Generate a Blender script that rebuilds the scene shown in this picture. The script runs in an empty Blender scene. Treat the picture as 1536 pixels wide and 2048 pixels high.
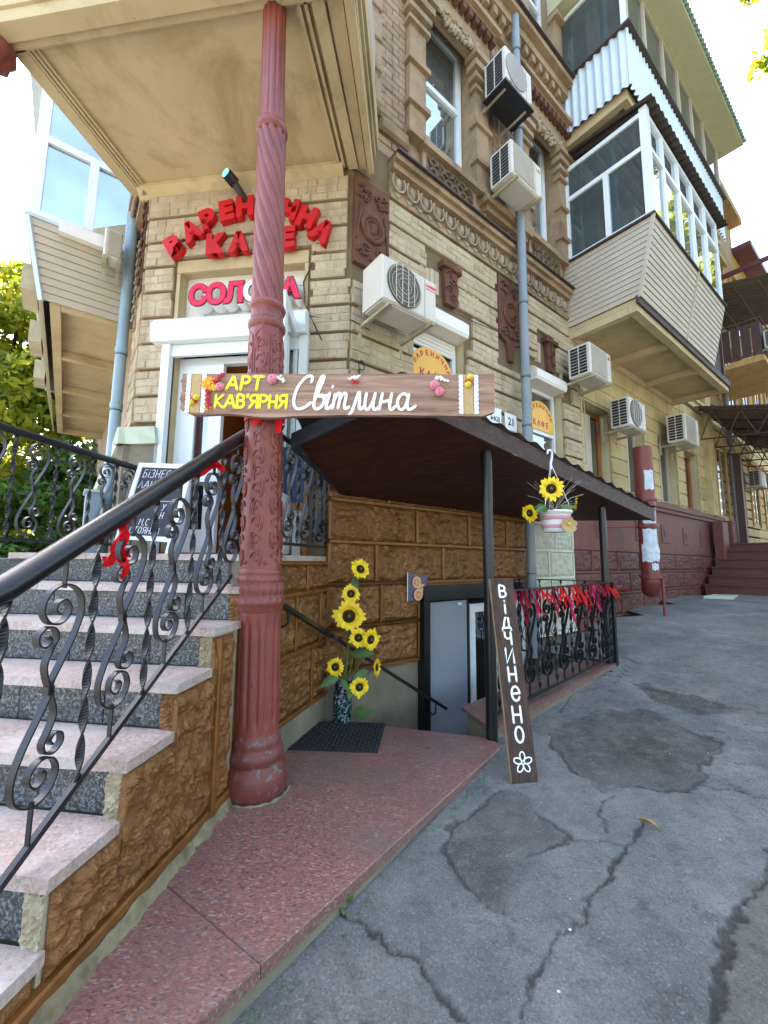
import bpy, bmesh, math, random
import numpy as np
from mathutils import Vector, Matrix, noise as mnoise
random.seed(7)
rng = np.random.default_rng(7)
S = bpy.context.scene
COL = S.collection
R_ = math.radians

# ------------------------------------------------------------------ camera, sky, sun, exposure
CAM = Vector((0, 0, 1.5))
pt, rl = R_(6.85), R_(0.6)
fw = Vector((0, math.cos(pt), math.sin(pt))); rt0 = Vector((1, 0, 0)); up0 = Vector((0, -math.sin(pt), math.cos(pt)))
rt = rt0 * math.cos(rl) + up0 * math.sin(rl); up = up0 * math.cos(rl) - rt0 * math.sin(rl)
cd = bpy.data.cameras.new('camera'); cam = bpy.data.objects.new('camera', cd); COL.objects.link(cam)
cam.matrix_world = Matrix(((rt.x, up.x, -fw.x, 0), (rt.y, up.y, -fw.y, 0), (rt.z, up.z, -fw.z, 1.5), (0, 0, 0, 1)))
cd.sensor_fit = 'HORIZONTAL'; cd.sensor_width = 36; cd.lens = 36 * 825 / 1536; cd.clip_start = 0.05; cd.clip_end = 2000
S.camera = cam
SUN_EL, SUN_DIR = R_(56), Vector((-0.42, 0.91, 0)).normalized()
w = bpy.data.worlds.new('World'); S.world = w; w.use_nodes = True
nt = w.node_tree; sky = nt.nodes.new('ShaderNodeTexSky'); sky.sky_type = 'NISHITA'; sky.sun_disc = False
sky.sun_elevation = SUN_EL; sky.sun_rotation = math.atan2(SUN_DIR.x, SUN_DIR.y); sky.air_density = 1.0; sky.dust_density = 4.0; sky.ozone_density = 0.35
nt.links.new(sky.outputs[0], nt.nodes['Background'].inputs[0]); nt.nodes['Background'].inputs[1].default_value = 0.15
sl = bpy.data.lights.new('sun', 'SUN'); sl.energy = 4.2; sl.angle = R_(0.5); sl.color = (1, 0.93, 0.82)
so = bpy.data.objects.new('sun', sl); COL.objects.link(so)
sd = Vector((SUN_DIR.x * math.cos(SUN_EL), SUN_DIR.y * math.cos(SUN_EL), math.sin(SUN_EL)))
so.rotation_euler = sd.to_track_quat('Z', 'Y').to_euler(); so.location = (0, 0, 30)
S.view_settings.view_transform = 'Standard'; S.view_settings.look = 'None'; S.view_settings.gamma = 1
S.view_settings.exposure = 2.98; S.view_settings.use_curve_mapping = False
S.cycles.max_bounces = 6; S.cycles.diffuse_bounces = 4

# ------------------------------------------------------------------ frames of the three facades
AZ = R_(52.5)
class Frame:
    def __init__(s, o, U, N): s.o = Vector(o); s.U = Vector(U); s.N = Vector(N)
    def __call__(s, u, n, z): return s.o + s.U * u + s.N * n + Vector((0, 0, z))
K = Vector((-0.373, 4.0, 0))
RF = Frame(K, (math.sin(AZ), math.cos(AZ), 0), (math.cos(AZ), -math.sin(AZ), 0))
a_ = AZ + R_(45)
CF = Frame(K, (math.sin(a_), math.cos(a_), 0), (math.cos(a_), -math.sin(a_), 0))
K2 = CF(-2.34, 0, 0)
LF = Frame(K2, (-math.cos(AZ), math.sin(AZ), 0), (-math.sin(AZ), -math.cos(AZ), 0))
WF = Frame((0, 0, 0), (1, 0, 0), (0, -1, 0))
def ruv(x, y): d = Vector((x, y, 0)) - K; return d.dot(RF.U), d.dot(RF.N)

# ------------------------------------------------------------------ mesh building
class MB:
    def __init__(s): s.v = []; s.f = []; s.sm = []
    def add(s, vs, fs, smooth=False):
        b = len(s.v); s.v += [tuple(v) for v in vs]; s.f += [tuple(i + b for i in f) for f in fs]; s.sm += [smooth] * len(fs)
        return s
    def quad(s, a, b, c, d): return s.add([a, b, c, d], [(0, 1, 2, 3)])
    def hexa(s, p):  # 8 points: bottom 4 ccw, top 4
        return s.add(p, [(3, 2, 1, 0), (4, 5, 6, 7), (0, 1, 5, 4), (1, 2, 6, 5), (2, 3, 7, 6), (3, 0, 4, 7)])
    def box(s, F, u0, u1, n0, n1, z0, z1):
        return s.hexa([F(u0, n1, z0), F(u1, n1, z0), F(u1, n0, z0), F(u0, n0, z0), F(u0, n1, z1), F(u1, n1, z1), F(u1, n0, z1), F(u0, n0, z1)])
    def brick(s, F, u0, u1, n0, n1, z0, z1, b=0.008):
        p = [F(u0, n0, z0), F(u1, n0, z0), F(u1, n0, z1), F(u0, n0, z1),
             F(u0, n1 - b, z0), F(u1, n1 - b, z0), F(u1, n1 - b, z1), F(u0, n1 - b, z1),
             F(u0 + b, n1, z0 + b), F(u1 - b, n1, z0 + b), F(u1 - b, n1, z1 - b), F(u0 + b, n1, z1 - b)]
        return s.add(p, [(0, 1, 5, 4), (1, 2, 6, 5), (2, 3, 7, 6), (3, 0, 4, 7), (4, 5, 9, 8), (5, 6, 10, 9), (6, 7, 11, 10), (7, 4, 8, 11), (8, 9, 10, 11)])
    def tube(s, pts, r, seg=10, caps=True, smooth=True):
        pts = [Vector(p) for p in pts]; n = len(pts); rr = r if hasattr(r, '__len__') else [r] * n
        t = (pts[1] - pts[0]).normalized(); ref = Vector((0, 0, 1)) if abs(t.z) < 0.9 else Vector((1, 0, 0))
        a = t.cross(ref).normalized(); vs = []
        for i, p in enumerate(pts):
            t = (pts[min(i + 1, n - 1)] - pts[max(i - 1, 0)]).normalized()
            a = (a - t * a.dot(t)).normalized(); b = t.cross(a)
            for k in range(seg):
                an = 2 * math.pi * k / seg; vs.append(p + (a * math.cos(an) + b * math.sin(an)) * rr[i])
        fs = [(i * seg + k, i * seg + (k + 1) % seg, (i + 1) * seg + (k + 1) % seg, (i + 1) * seg + k) for i in range(n - 1) for k in range(seg)]
        s.add(vs, fs, smooth)
        if caps: s.add(vs[:seg], [tuple(range(seg))[::-1]]); s.add(vs[-seg:], [tuple(range(seg))])
        return s
    def lathe(s, prof, c=(0, 0, 0), seg=32, fn=None, axis=None, smooth=True):
        # prof: (r, z); fn(angle, z, r) -> r ; axis: function z -> centre offset
        vs = []
        for r, z in prof:
            ox, oy = axis(z) if axis else (0, 0)
            for k in range(seg):
                an = 2 * math.pi * k / seg; q = fn(an, z, r) if fn else r
                vs.append((c[0] + ox + q * math.cos(an), c[1] + oy + q * math.sin(an), c[2] + z))
        m = len(prof)
        fs = [(i * seg + k, i * seg + (k + 1) % seg, (i + 1) * seg + (k + 1) % seg, (i + 1) * seg + k) for i in range(m - 1) for k in range(seg)]
        s.add(vs, fs, smooth)
        s.add(vs[:seg], [tuple(range(seg))[::-1]]); s.add(vs[-seg:], [tuple(range(seg))])
        return s
    def prism(s, F, poly, n0, n1):  # polygon in (u, z), extruded along the normal
        m = len(poly)
        vs = [F(u, n1, z) for u, z in poly] + [F(u, n0, z) for u, z in poly]
        return s.add(vs, [tuple(range(m)), tuple(range(2 * m - 1, m - 1, -1))] + [(i + m, (i + 1) % m + m, (i + 1) % m, i) for i in range(m)])
    def slab(s, poly, z0, z1):  # polygon in xy
        m = len(poly); zf0 = z0 if callable(z0) else (lambda x, y: z0); zf1 = z1 if callable(z1) else (lambda x, y: z1)
        vs = [(x, y, zf1(x, y)) for x, y in poly] + [(x, y, zf0(x, y)) for x, y in poly]
        return s.add(vs, [tuple(range(m)), tuple(range(2 * m - 1, m - 1, -1))] + [(i + m, (i + 1) % m + m, (i + 1) % m, i) for i in range(m)])
    def sweep(s, pts, side, w, t):  # flat bar along pts; side = width direction, t = thickness
        pts = [Vector(p) for p in pts]; side = Vector(side).normalized(); vs = []; n = len(pts)
        for i, p in enumerate(pts):
            tg = (pts[min(i + 1, n - 1)] - pts[max(i - 1, 0)]).normalized(); q = tg.cross(side).normalized()
            vs += [p + side * w / 2 + q * t / 2, p - side * w / 2 + q * t / 2, p - side * w / 2 - q * t / 2, p + side * w / 2 - q * t / 2]
        fs = [(i * 4 + k, i * 4 + (k + 1) % 4, i * 4 + 4 + (k + 1) % 4, i * 4 + 4 + k) for i in range(n - 1) for k in range(4)]
        s.add(vs, fs); s.add(vs[:4], [(3, 2, 1, 0)]); s.add(vs[-4:], [(0, 1, 2, 3)]); return s
    def bar(s, a, b, w, h, upv=(0, 0, 1)):
        a, b = Vector(a), Vector(b); t = (b - a).normalized(); sd_ = t.cross(Vector(upv)).normalized(); q = sd_.cross(t)
        p = []
        for c in (a, b): p += [c - sd_ * w / 2 - q * h / 2, c + sd_ * w / 2 - q * h / 2, c + sd_ * w / 2 + q * h / 2, c - sd_ * w / 2 + q * h / 2]
        return s.hexa([p[0], p[1], p[2], p[3], p[4], p[5], p[6], p[7]])
    def ball(s, c, r, seg=12, rings=8, sc=(1, 1, 1)):
        c = Vector(c); vs = []
        for i in range(rings + 1):
            th = math.pi * i / rings
            for k in range(seg):
                an = 2 * math.pi * k / seg
                vs.append(c + Vector((r * sc[0] * math.sin(th) * math.cos(an), r * sc[1] * math.sin(th) * math.sin(an), r * sc[2] * math.cos(th))))
        fs = [(i * seg + k, (i + 1) * seg + k, (i + 1) * seg + (k + 1) % seg, i * seg + (k + 1) % seg) for i in range(rings) for k in range(seg)]
        return s.add(vs, fs, True)
    def grid(s, fn, nu, nv, smooth=True):
        vs = [fn(i / nu, j / nv) for j in range(nv + 1) for i in range(nu + 1)]
        return s.add(vs, [(j * (nu + 1) + i, j * (nu + 1) + i + 1, (j + 1) * (nu + 1) + i + 1, (j + 1) * (nu + 1) + i) for j in range(nv) for i in range(nu)], smooth)
    def mesh(s, name, mat, off=(0, 0, 0)):
        me = bpy.data.meshes.new(name); o = Vector(off)
        me.from_pydata([(v[0] - o.x, v[1] - o.y, v[2] - o.z) for v in s.v], [], s.f)
        me.polygons.foreach_set('use_smooth', s.sm)
        for m in (mat if isinstance(mat, (list, tuple)) else [mat]): me.materials.append(m)
        me.update(); return me
    def build(s, name, mat, parent=None, origin=None):
        wl = wloc(parent)
        if parent is None and origin is None:
            a = np.array(s.v); lo, hi = a.min(0), a.max(0); origin = ((lo[0] + hi[0]) / 2, (lo[1] + hi[1]) / 2, lo[2])
        off = Vector(origin) if origin is not None else wl
        o = bpy.data.objects.new(name, s.mesh(name, mat, off)); COL.objects.link(o)
        if parent: o.parent = parent; o.location = off - wl
        else: o.location = off
        return o
def wloc(o):
    v = Vector((0, 0, 0))
    while o is not None: v += o.location; o = o.parent
    return v
def tag(o, label=None, cat=None, group=None, kind=None):
    if label: o['label'] = label
    if cat: o['category'] = cat
    if group: o['group'] = group
    if kind: o['kind'] = kind
    return o
def thing(name, label, cat, loc=(0, 0, 0), group=None, kind=None):
    o = bpy.data.objects.new(name, None); o.empty_display_size = 0.1; COL.objects.link(o); o.location = loc
    return tag(o, label, cat, group, kind)
def inst(name, me, loc, rotz=0, parent=None, mat=None):
    o = bpy.data.objects.new(name, me); COL.objects.link(o); o.parent = parent
    wl = wloc(parent); o.location = Vector(loc) - wl; o.rotation_euler = (0, 0, rotz); return o

# numpy value noise
def vnoise(x, y, seed=0):
    def h(i, j): 
        n = (i * 374761393 + j * 668265263 + seed * 1442695041) & 0x7fffffff
        n = ((n ^ (n >> 13)) * 1274126177) & 0x7fffffff
        return ((n ^ (n >> 16)) & 0xffff) / 65535.0
    xi = np.floor(x).astype(np.int64); yi = np.floor(y).astype(np.int64); fx = x - xi; fy = y - yi
    fx = fx * fx * (3 - 2 * fx); fy = fy * fy * (3 - 2 * fy)
    return (h(xi, yi) * (1 - fx) + h(xi + 1, yi) * fx) * (1 - fy) + (h(xi, yi + 1) * (1 - fx) + h(xi + 1, yi + 1) * fx) * fy
def fbm(x, y, seed=0, o=4):
    r = 0; a = .5
    for k in range(o): r = r + a * vnoise(x * 2 ** k, y * 2 ** k, seed + k); a *= .5
    return r
KU = np.array([-30, -6, -2.5, -1.5, .58, 3.1, 6, 8, 10, 30.]); KZ = np.array([-.4, -.12, -.01, .02, .1, .33, .66, .78, .84, 1.2])
def pchip(x, X, Y):
    x = np.asarray(x, float); h = np.diff(X); d = np.diff(Y) / h; m = np.zeros(len(X)); m[0] = d[0]; m[-1] = d[-1]
    for i in range(1, len(X) - 1):
        if d[i - 1] * d[i] > 0:
            w1 = 2 * h[i] + h[i - 1]; w2 = h[i] + 2 * h[i - 1]; m[i] = (w1 + w2) / (w1 / d[i - 1] + w2 / d[i])
    i = np.clip(np.searchsorted(X, x) - 1, 0, len(X) - 2); t = np.clip((x - X[i]) / h[i], 0, 1)
    return (1 + 2 * t) * (1 - t) ** 2 * Y[i] + t * (1 - t) ** 2 * h[i] * m[i] + t * t * (3 - 2 * t) * Y[i + 1] + t * t * (t - 1) * h[i] * m[i + 1]
def gz(x, y):
    u, n = ruv(x, y); return float(pchip(u, KU, KZ)) - .012 * max(0, n - 1.3)

# ------------------------------------------------------------------ materials
def srgb(h):
    h = h.lstrip('#'); c = [int(h[i:i + 2], 16) / 255 for i in (0, 2, 4)]
    return tuple(x / 12.92 if x <= .04045 else ((x + .055) / 1.055) ** 2.4 for x in c) + (1,)
class Mat:
    def __init__(s, name, rough=.6, metal=0, spec=.5):
        s.m = bpy.data.materials.new(name); s.m.use_nodes = True; s.t = s.m.node_tree; s.b = s.t.nodes['Principled BSDF']
        s.b.inputs['Roughness'].default_value = rough; s.b.inputs['Metallic'].default_value = metal; s.b.inputs['Specular IOR Level'].default_value = spec
        s.co = s.t.nodes.new('ShaderNodeTexCoord').outputs['Object']; s.geo = s.t.nodes.new('ShaderNodeNewGeometry')
    def n(s, typ, **kw):
        x = s.t.nodes.new(typ)
        for k, v in kw.items():
            if k in x.inputs: s.set(x.inputs[k], v)
            else: setattr(x, k, v)
        return x
    def set(s, i, v):
        if isinstance(v, bpy.types.NodeSocket): s.t.links.new(v, i)
        else: i.default_value = v
    def pos(s, sc=(1, 1, 1), world=True):
        mp = s.t.nodes.new('ShaderNodeMapping'); s.t.links.new(s.geo.outputs['Position'] if world else s.co, mp.inputs[0]); mp.inputs['Scale'].default_value = sc
        return mp.outputs[0]
    def spos(s):
        mp = s.t.nodes.new('ShaderNodeMapping'); s.t.links.new(s.geo.outputs['Position'], mp.inputs[0]); mp.inputs['Rotation'].default_value = (0, 0, -.9); mp.inputs['Scale'].default_value = (.55, 1.3, 1); return mp.outputs[0]
    def noise(s, scale, detail=4, rough=.55, vec=None, dist=0):
        x = s.n('ShaderNodeTexNoise', Scale=scale, Detail=detail, Roughness=rough, Distortion=dist); s.set(x.inputs['Vector'], vec or s.pos()); return x.outputs['Fac']
    def vor(s, scale, feature='F1', out='Distance', vec=None, rnd=1):
        x = s.n('ShaderNodeTexVoronoi', feature=feature); x.inputs['Scale'].default_value = scale; x.inputs['Randomness'].default_value = rnd
        s.set(x.inputs['Vector'], vec or s.pos()); return x.outputs[out]
    def ramp(s, fac, stops, interp='LINEAR'):
        r = s.t.nodes.new('ShaderNodeValToRGB'); s.set(r.inputs[0], fac); e = r.color_ramp; e.interpolation = interp
        while len(e.elements) < len(stops): e.elements.new(.5)
        for el, (p, c) in zip(e.elements, stops):
            el.position = p; el.color = c if hasattr(c, '__len__') else (c, c, c, 1)
        return r.outputs[0]
    def mix(s, fac, a, b, blend='MIX'):
        x = s.n('ShaderNodeMix', data_type='RGBA', blend_type=blend)
        s.set(x.inputs[0], fac); s.set(x.inputs[6], a); s.set(x.inputs[7], b); return x.outputs[2]
    def math(s, op, a, b=0):
        x = s.n('ShaderNodeMath', operation=op); s.set(x.inputs[0], a); s.set(x.inputs[1], b); return x.outputs[0]
    def attr(s, name): return s.n('ShaderNodeAttribute', attribute_name=name).outputs['Fac']
    def color(s, c): s.set(s.b.inputs['Base Color'], c); return s
    def rough(s, c): s.set(s.b.inputs['Roughness'], c); return s
    def bump(s, h, strength=.3, dist=.01):
        x = s.n('ShaderNodeBump'); s.set(x.inputs['Height'], h); x.inputs['Strength'].default_value = strength; x.inputs['Distance'].default_value = dist
        s.set(s.b.inputs['Normal'], x.outputs[0]); return s
    def rand(s): return s.n('ShaderNodeObjectInfo').outputs['Random']
    def island(s): return s.geo.outputs['Random Per Island']
def simple(name, col, rough=.5, metal=0, var=.12, scale=8, bump=.0, spec=.5, bscale=60):
    m = Mat(name, rough, metal, spec); c = srgb(col) if isinstance(col, str) else col
    d = tuple(x * (1 - var) for x in c[:3]) + (1,); l = tuple(min(1, x * (1 + var)) for x in c[:3]) + (1,)
    m.color(m.ramp(m.noise(scale), [(.3, d), (.7, l)]))
    if bump: m.bump(m.noise(bscale), bump, .004)
    return m.m
M = {}
def brickmat(name, cols, bands=False):
    m = Mat(name, .9, 0, .2);
    base = m.ramp(m.math('ADD', m.math('MULTIPLY', m.island(), .6), m.math('MULTIPLY', m.rand(), .4)), [(0, srgb(cols[0])), (.45, srgb(cols[1])), (1, srgb(cols[2]))])
    dirt = m.ramp(m.noise(1.3, 6, .65), [(.38, 0), (.66, 1)])
    c = m.mix(m.math('MULTIPLY', dirt, .5), base, srgb(cols[3]))
    streak = m.ramp(m.noise(1, 5, .6, m.pos((7, 7, .7))), [(.5, 0), (.75, 1)])
    c = m.mix(m.math('MULTIPLY', streak, .55), c, srgb(cols[4]))
    soot = m.ramp(m.noise(.55, 8, .7, dist=1.0), [(.52, 0), (.68, 1)]); c = m.mix(m.math('MULTIPLY', soot, .6), c, srgb(cols[4]))
    pit = m.ramp(m.noise(70, 3, .6), [(.32, 1), (.42, 0)])
    c = m.mix(m.math('MULTIPLY', pit, .6), c, srgb(cols[4]))
    m.color(c); m.bump(m.noise(90, 4, .6), .5, .006); return m.m
M['brick'] = brickmat('cream_brick', ['#aa987c', '#bdac92', '#cdbfa6', '#97866c', '#726249'])
M['upper'] = brickmat('tan_brick', ['#937a64', '#a78e75', '#b8a088', '#7e6954', '#544437'])
M['band'] = brickmat('yellow_band_plaster', ['#b9a271', '#c7b280', '#cfbc8e', '#a48f64', '#84724f'])
def plaster(name, a, b, stain, sc=2.2, st=.5):
    m = Mat(name, .9, 0, .2)
    c = m.ramp(m.noise(sc, 6, .6), [(.3, srgb(a)), (.7, srgb(b))])
    c = m.mix(m.math('MULTIPLY', m.ramp(m.noise(.9, 7, .7, dist=.6), [(.48, 0), (.68, 1)]), st), c, srgb(stain))
    c = m.mix(m.ramp(m.noise(16, 5, .7), [(.66, 0), (.72, .55)]), c, srgb(stain))
    m.color(c); m.bump(m.noise(24, 6, .65), .35, .008); return m.m
M['mortar'] = plaster('mortar', '#6b5a46', '#806c54', '#4f4133')
M['bed'] = plaster('mortar_bed', '#ac987a', '#bda98b', '#85735a')
M['plaster'] = plaster('beige_plaster', '#b3a07b', '#c4b18b', '#8b795b')
M['soffit'] = plaster('soffit_plaster', '#b3a078', '#c4b189', '#877551', 1.3, .75)
M['trim'] = plaster('stone_trim', '#8f775c', '#a99073', '#574636', 4, .65)
M['orn'] = plaster('brown_terracotta', '#5c4034', '#73503f', '#3a2a22', 6)
M['orn3'] = plaster('dark_weathered_stucco', '#5d4c3c', '#7d6a55', '#3b2f26', 8)
M['orn2'] = plaster('grey_stucco_ornament', '#8d7a62', '#b0a08a', '#4f4336', 9)
M['reveal'] = plaster('cream_reveal', '#b3a883', '#c4ba96', '#8d8264', 3, .3)
M['greycement'] = plaster('grey_cement', '#77705f', '#8f8672', '#554e42', 3)
M['palecap'] = plaster('pale_green_cap', '#b9c1a8', '#c8ceb8', '#8d937e', 6, .5)
M['fillet'] = plaster('stained_pale_mortar', '#655d46', '#8f8466', '#463e2b', 14, .85)
M['broken'] = plaster('broken_pale_mortar', '#96896c', '#bdb296', '#6e5c40', 16, .7)
def roughstone(name, a, b, c, metal, rough):
    m = Mat(name, rough, metal, .5)
    col = m.ramp(m.noise(14, 5, .65, dist=1.2), [(.25, srgb(a)), (.5, srgb(b)), (.78, srgb(c))])
    chip = m.ramp(m.noise(34, 4, .6), [(.69, 0), (.73, 1)])
    col = m.mix(m.math('MULTIPLY', m.rand(), .5), col, m.ramp(m.noise(3, 5, .6), [(.4, srgb(a)), (.7, srgb(b))]))
    m.color(m.mix(m.math('MULTIPLY', chip, .55), col, srgb('#b7a68a')))
    rg = m.n('ShaderNodeTexNoise', noise_type='RIDGED_MULTIFRACTAL', Scale=17.0, Detail=6.0, Roughness=.6, Distortion=.8); m.set(rg.inputs['Vector'], m.pos())
    m.bump(m.math('ADD', m.math('MULTIPLY', rg.outputs['Fac'], .25), m.noise(60, 5, .7, dist=1.2)), .7, .012); return m.m
M['bronze'] = roughstone('bronze_painted_stone', '#603f22', '#8c6034', '#b38852', .32, .29)
M['bronzejoint'] = simple('bronze_painted_joint', '#7f5325', .42, .3, .25, 12, .25)
M['redstone'] = roughstone('red_brown_painted_stone', '#4c2a21', '#66392d', '#7c493a', .0, .6)
M['redjoint'] = simple('red_brown_plinth', '#6b3d2e', .65, 0, .15, 6, .1)
M['whitestone'] = roughstone('whitewashed_stone', '#a9a990', '#c9c9b4', '#dcdccb', .0, .7)
M['whitejoint'] = simple('whitewashed_joint', '#d0d0bc', .7, 0, .1, 8, .1)
def granite(name, cells, rough=.35, sc=70, dirt='#9a948c', da=.45, streak=False):
    m = Mat(name, rough, 0, .5)
    wv = m.n('ShaderNodeVectorMath', operation='ADD'); m.set(wv.inputs[0], m.pos((1, 1, 1)) if not streak else m.spos()); 
    nz = m.n('ShaderNodeTexNoise', Scale=20.0); m.set(nz.inputs['Vector'], m.pos()); sc_ = m.n('ShaderNodeVectorMath', operation='SCALE'); m.set(sc_.inputs[0], nz.outputs['Color']); sc_.inputs['Scale'].default_value = .02
    m.set(wv.inputs[1], sc_.outputs[0]); v = wv.outputs[0]
    cell = m.vor(sc, out='Color', vec=v); sep = m.n('ShaderNodeSeparateColor'); m.set(sep.inputs[0], cell)
    c = m.ramp(sep.outputs[0], cells, 'CONSTANT')
    c2 = m.ramp(m.noise(sc * .55, 5, .7, v), [(p, k) for p, k in zip((.3, .42, .5, .6), [x[1] for x in cells[:4]])])
    c = m.mix(.6, c, c2)
    d = m.ramp(m.noise(2.2, 7, .65), [(.45, 0), (.7, 1)])
    m.color(m.mix(m.math('MULTIPLY', d, da), c, srgb(dirt)))
    m.rough(m.ramp(m.noise(5, 5, .6), [(.3, rough * .7), (.7, min(1, rough * 1.6))]))
    m.bump(m.noise(sc * 1.4, 3, .6), .12, .003); return m.m
RG = [(0, srgb('#64423c')), (.28, srgb('#855a4d')), (.52, srgb('#97695d')), (.70, srgb('#4c4345')), (.83, srgb('#857a76')), (.94, srgb('#b3a69d'))]
M['granite'] = granite('red_granite', RG, .36, 135, '#675953', .65, True)
TG = [(0, srgb('#a08073')), (.35, srgb('#ab9184')), (.6, srgb('#b5a499')), (.8, srgb('#86766f')), (.9, srgb('#bdb6af'))]
M['tread'] = granite('pale_worn_red_granite', TG, .45, 90, '#c2beb6', .9)
BG = [(0, srgb('#15181a')), (.55, srgb('#23282a')), (.78, srgb('#3f4546')), (.93, srgb('#8d9290'))]
M['riser'] = granite('black_speckled_granite', BG, .3, 140, '#33393a', .35)
M['brgranite'] = granite('brown_granite', [(0, srgb('#5a3b34')), (.4, srgb('#7d564c')), (.7, srgb('#8f6b60')), (.9, srgb('#4a3a38'))], .4, 80, '#8b7a72', .5)
def paint(name, col, under, rough=.4, chip=.66, bump=.25):
    m = Mat(name, rough, 0, .5); c = srgb(col)
    base = m.ramp(m.noise(5, 5), [(.3, tuple(x * .8 for x in c[:3]) + (1,)), (.7, tuple(min(1, x * 1.15) for x in c[:3]) + (1,))])
    k = m.ramp(m.noise(22, 6, .65), [(chip, 0), (chip + .03, 1)])
    m.color(m.mix(k, base, srgb(under))); m.bump(m.noise(40, 4, .6), bump, .004); return m.m
M['colred'] = paint('red_oxide_paint', '#7f3e34', '#4a3833', .42, .64)
M['colbase'] = paint('chipped_red_oxide_paint', '#70382f', '#60605c', .5, .57, .5)
M['black'] = paint('black_metal_paint', '#17191a', '#565350', .3, .76, .2)
M['iron'] = paint('dark_grey_iron', '#1c1d1e', '#121213', .36, .66, .15)
M['rust'] = paint('rusty_brown_metal', '#4a302a', '#2e2422', .6, .6)
M['pvc'] = simple('white_upvc', '#dfe4e4', .35, 0, .03, 3)
M['pvc2'] = simple('off_white_painted_panel', '#e4dfd5', .5, 0, .04, 3)
M['acwhite'] = plaster('white_enamel', '#c6c0b2', '#d2cdc1', '#a39a86', 2.5, .35); M['acwhite'].node_tree.nodes['Principled BSDF'].inputs['Roughness'].default_value = .45
M['acgrey'] = simple('grey_grille_plastic', '#8f8879', .5, 0, .08, 5)
M['acunder'] = plaster('weathered_pale_metal', '#a59a82', '#b8ad92', '#6f644f', 5, .6)
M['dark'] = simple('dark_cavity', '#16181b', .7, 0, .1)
M['pipe'] = simple('grey_blue_painted_pipe', '#7d868a', .4, 0, .08, 4, .1)
M['bluepipe'] = simple('pale_blue_painted_pipe', '#8ba0aa', .4, 0, .08, 4, .1)
def glass(name, tint=(.012, .016, .02, 1), ior=3.6):
    m = Mat(name, .015, 0, .5); m.b.inputs['IOR'].default_value = ior
    m.color(m.ramp(m.noise(.8, 3), [(.35, tuple(x * .6 for x in tint[:3]) + (1,)), (.7, tint)])); m.bump(m.noise(1.6, 2), .03, .02); return m.m
M['mirror'] = glass('reflective_window_glass', (.55, .62, .64, 1)); M['mirror'].node_tree.nodes['Principled BSDF'].inputs['Metallic'].default_value = .8; M['glass'] = glass('window_glass'); M['greenglass'] = glass('greenish_glass', (.05, .09, .08, 1), 1.7); M['greyglass'] = glass('frosted_grey_glass', (.07, .095, .095, 1), 1.7)
def clear(name):
    m = Mat(name, .02, 0, .5); t = m.t; tr = t.nodes.new('ShaderNodeBsdfTransparent'); gl = t.nodes.new('ShaderNodeBsdfGlossy'); gl.inputs['Roughness'].default_value = .02
    lw = t.nodes.new('ShaderNodeFresnel'); lw.inputs[0].default_value = 1.6; mx = t.nodes.new('ShaderNodeMixShader')
    tr.inputs[0].default_value = (.85, .9, .9, 1)
    t.links.new(lw.outputs[0], mx.inputs[0]); t.links.new(tr.outputs[0], mx.inputs[1]); t.links.new(gl.outputs[0], mx.inputs[2]); t.links.new(mx.outputs[0], t.nodes['Material Output'].inputs[0]); return m.m
M['clear'] = clear('clear_glass')
M['siding'] = simple('cream_siding', '#b5aa95', .55, 0, .05, 2.5); M['siding2'] = simple('pale_pink_siding', '#b7a890', .55, 0, .05, 2.5)
M['corr'] = simple('white_corrugated_steel', '#c9d3d9', .45, .1, .06, 3); M['greytrim'] = simple('pale_grey_trim', '#b9c3c7', .5, 0, .05)
M['darktrim'] = simple('dark_brown_trim', '#3f332b', .6, 0, .15)
def wood(name, a, b, c, ax=(2, 26, 26), rough=.7, bump=.4, world=True, flake=None):
    m = Mat(name, rough, 0, .3); v = m.pos(ax, world)
    col = m.ramp(m.noise(1.3, 8, .68, v, .8), [(.28, srgb(a)), (.5, srgb(b)), (.72, srgb(c))])
    if flake: col = m.mix(m.ramp(m.noise(9, 6, .7, m.pos((1, 1, 2.5), world)), [(.66, 0), (.69, 1)]), col, srgb(flake))
    m.color(col); m.bump(m.noise(1.8, 8, .7, v), bump, .006); return m.m
M['plank'] = wood('weathered_plank', '#6a503f', '#967663', '#b6977e', (1.2, 22, 22), .75, .5)
M['boarddark'] = wood('dark_stained_board', '#2c211c', '#453329', '#57433a', (30, 30, 2.2), .6, .3)
M['rawwood'] = wood('raw_wood_edge', '#8f7350', '#a98a62', '#bda077', (30, 30, 2), .7)
M['ceil'] = wood('dark_mahogany_boards', '#2b130a', '#3b1c11', '#4a2618', (3, 9, 9), .6, .1)
M['fascia'] = wood('peeling_brown_fascia', '#2e221d', '#443128', '#574136', (4, 10, 14), .6, .3, True, '#8d7f73')
M['fasciablk'] = wood('peeling_black_fascia', '#1b1d1f', '#292c2f', '#3a3d40', (4, 10, 14), .45, .3, True, '#8f969a')
M['orangewood'] = wood('orange_wood', '#7e4a22', '#9a612f', '#b1783f', (6, 6, 1.5), .5)
def flat(name, col, rough=.5): return simple(name, col, rough, 0, .04, 6)
M['yellow'] = flat('yellow_paint', '#f2d70f'); M['whitepaint'] = flat('white_paint', '#f1efe8'); M['chalk'] = flat('chalk', '#d5d8da', .9)
M['redlet'] = simple('red_foam_letter', '#c00a14', .55, 0, .1, 3); M['pinklet'] = simple('crimson_acrylic', '#e2123f', .3, 0, .06, 3); M['maroon'] = flat('maroon_edge', '#6d1230')
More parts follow.
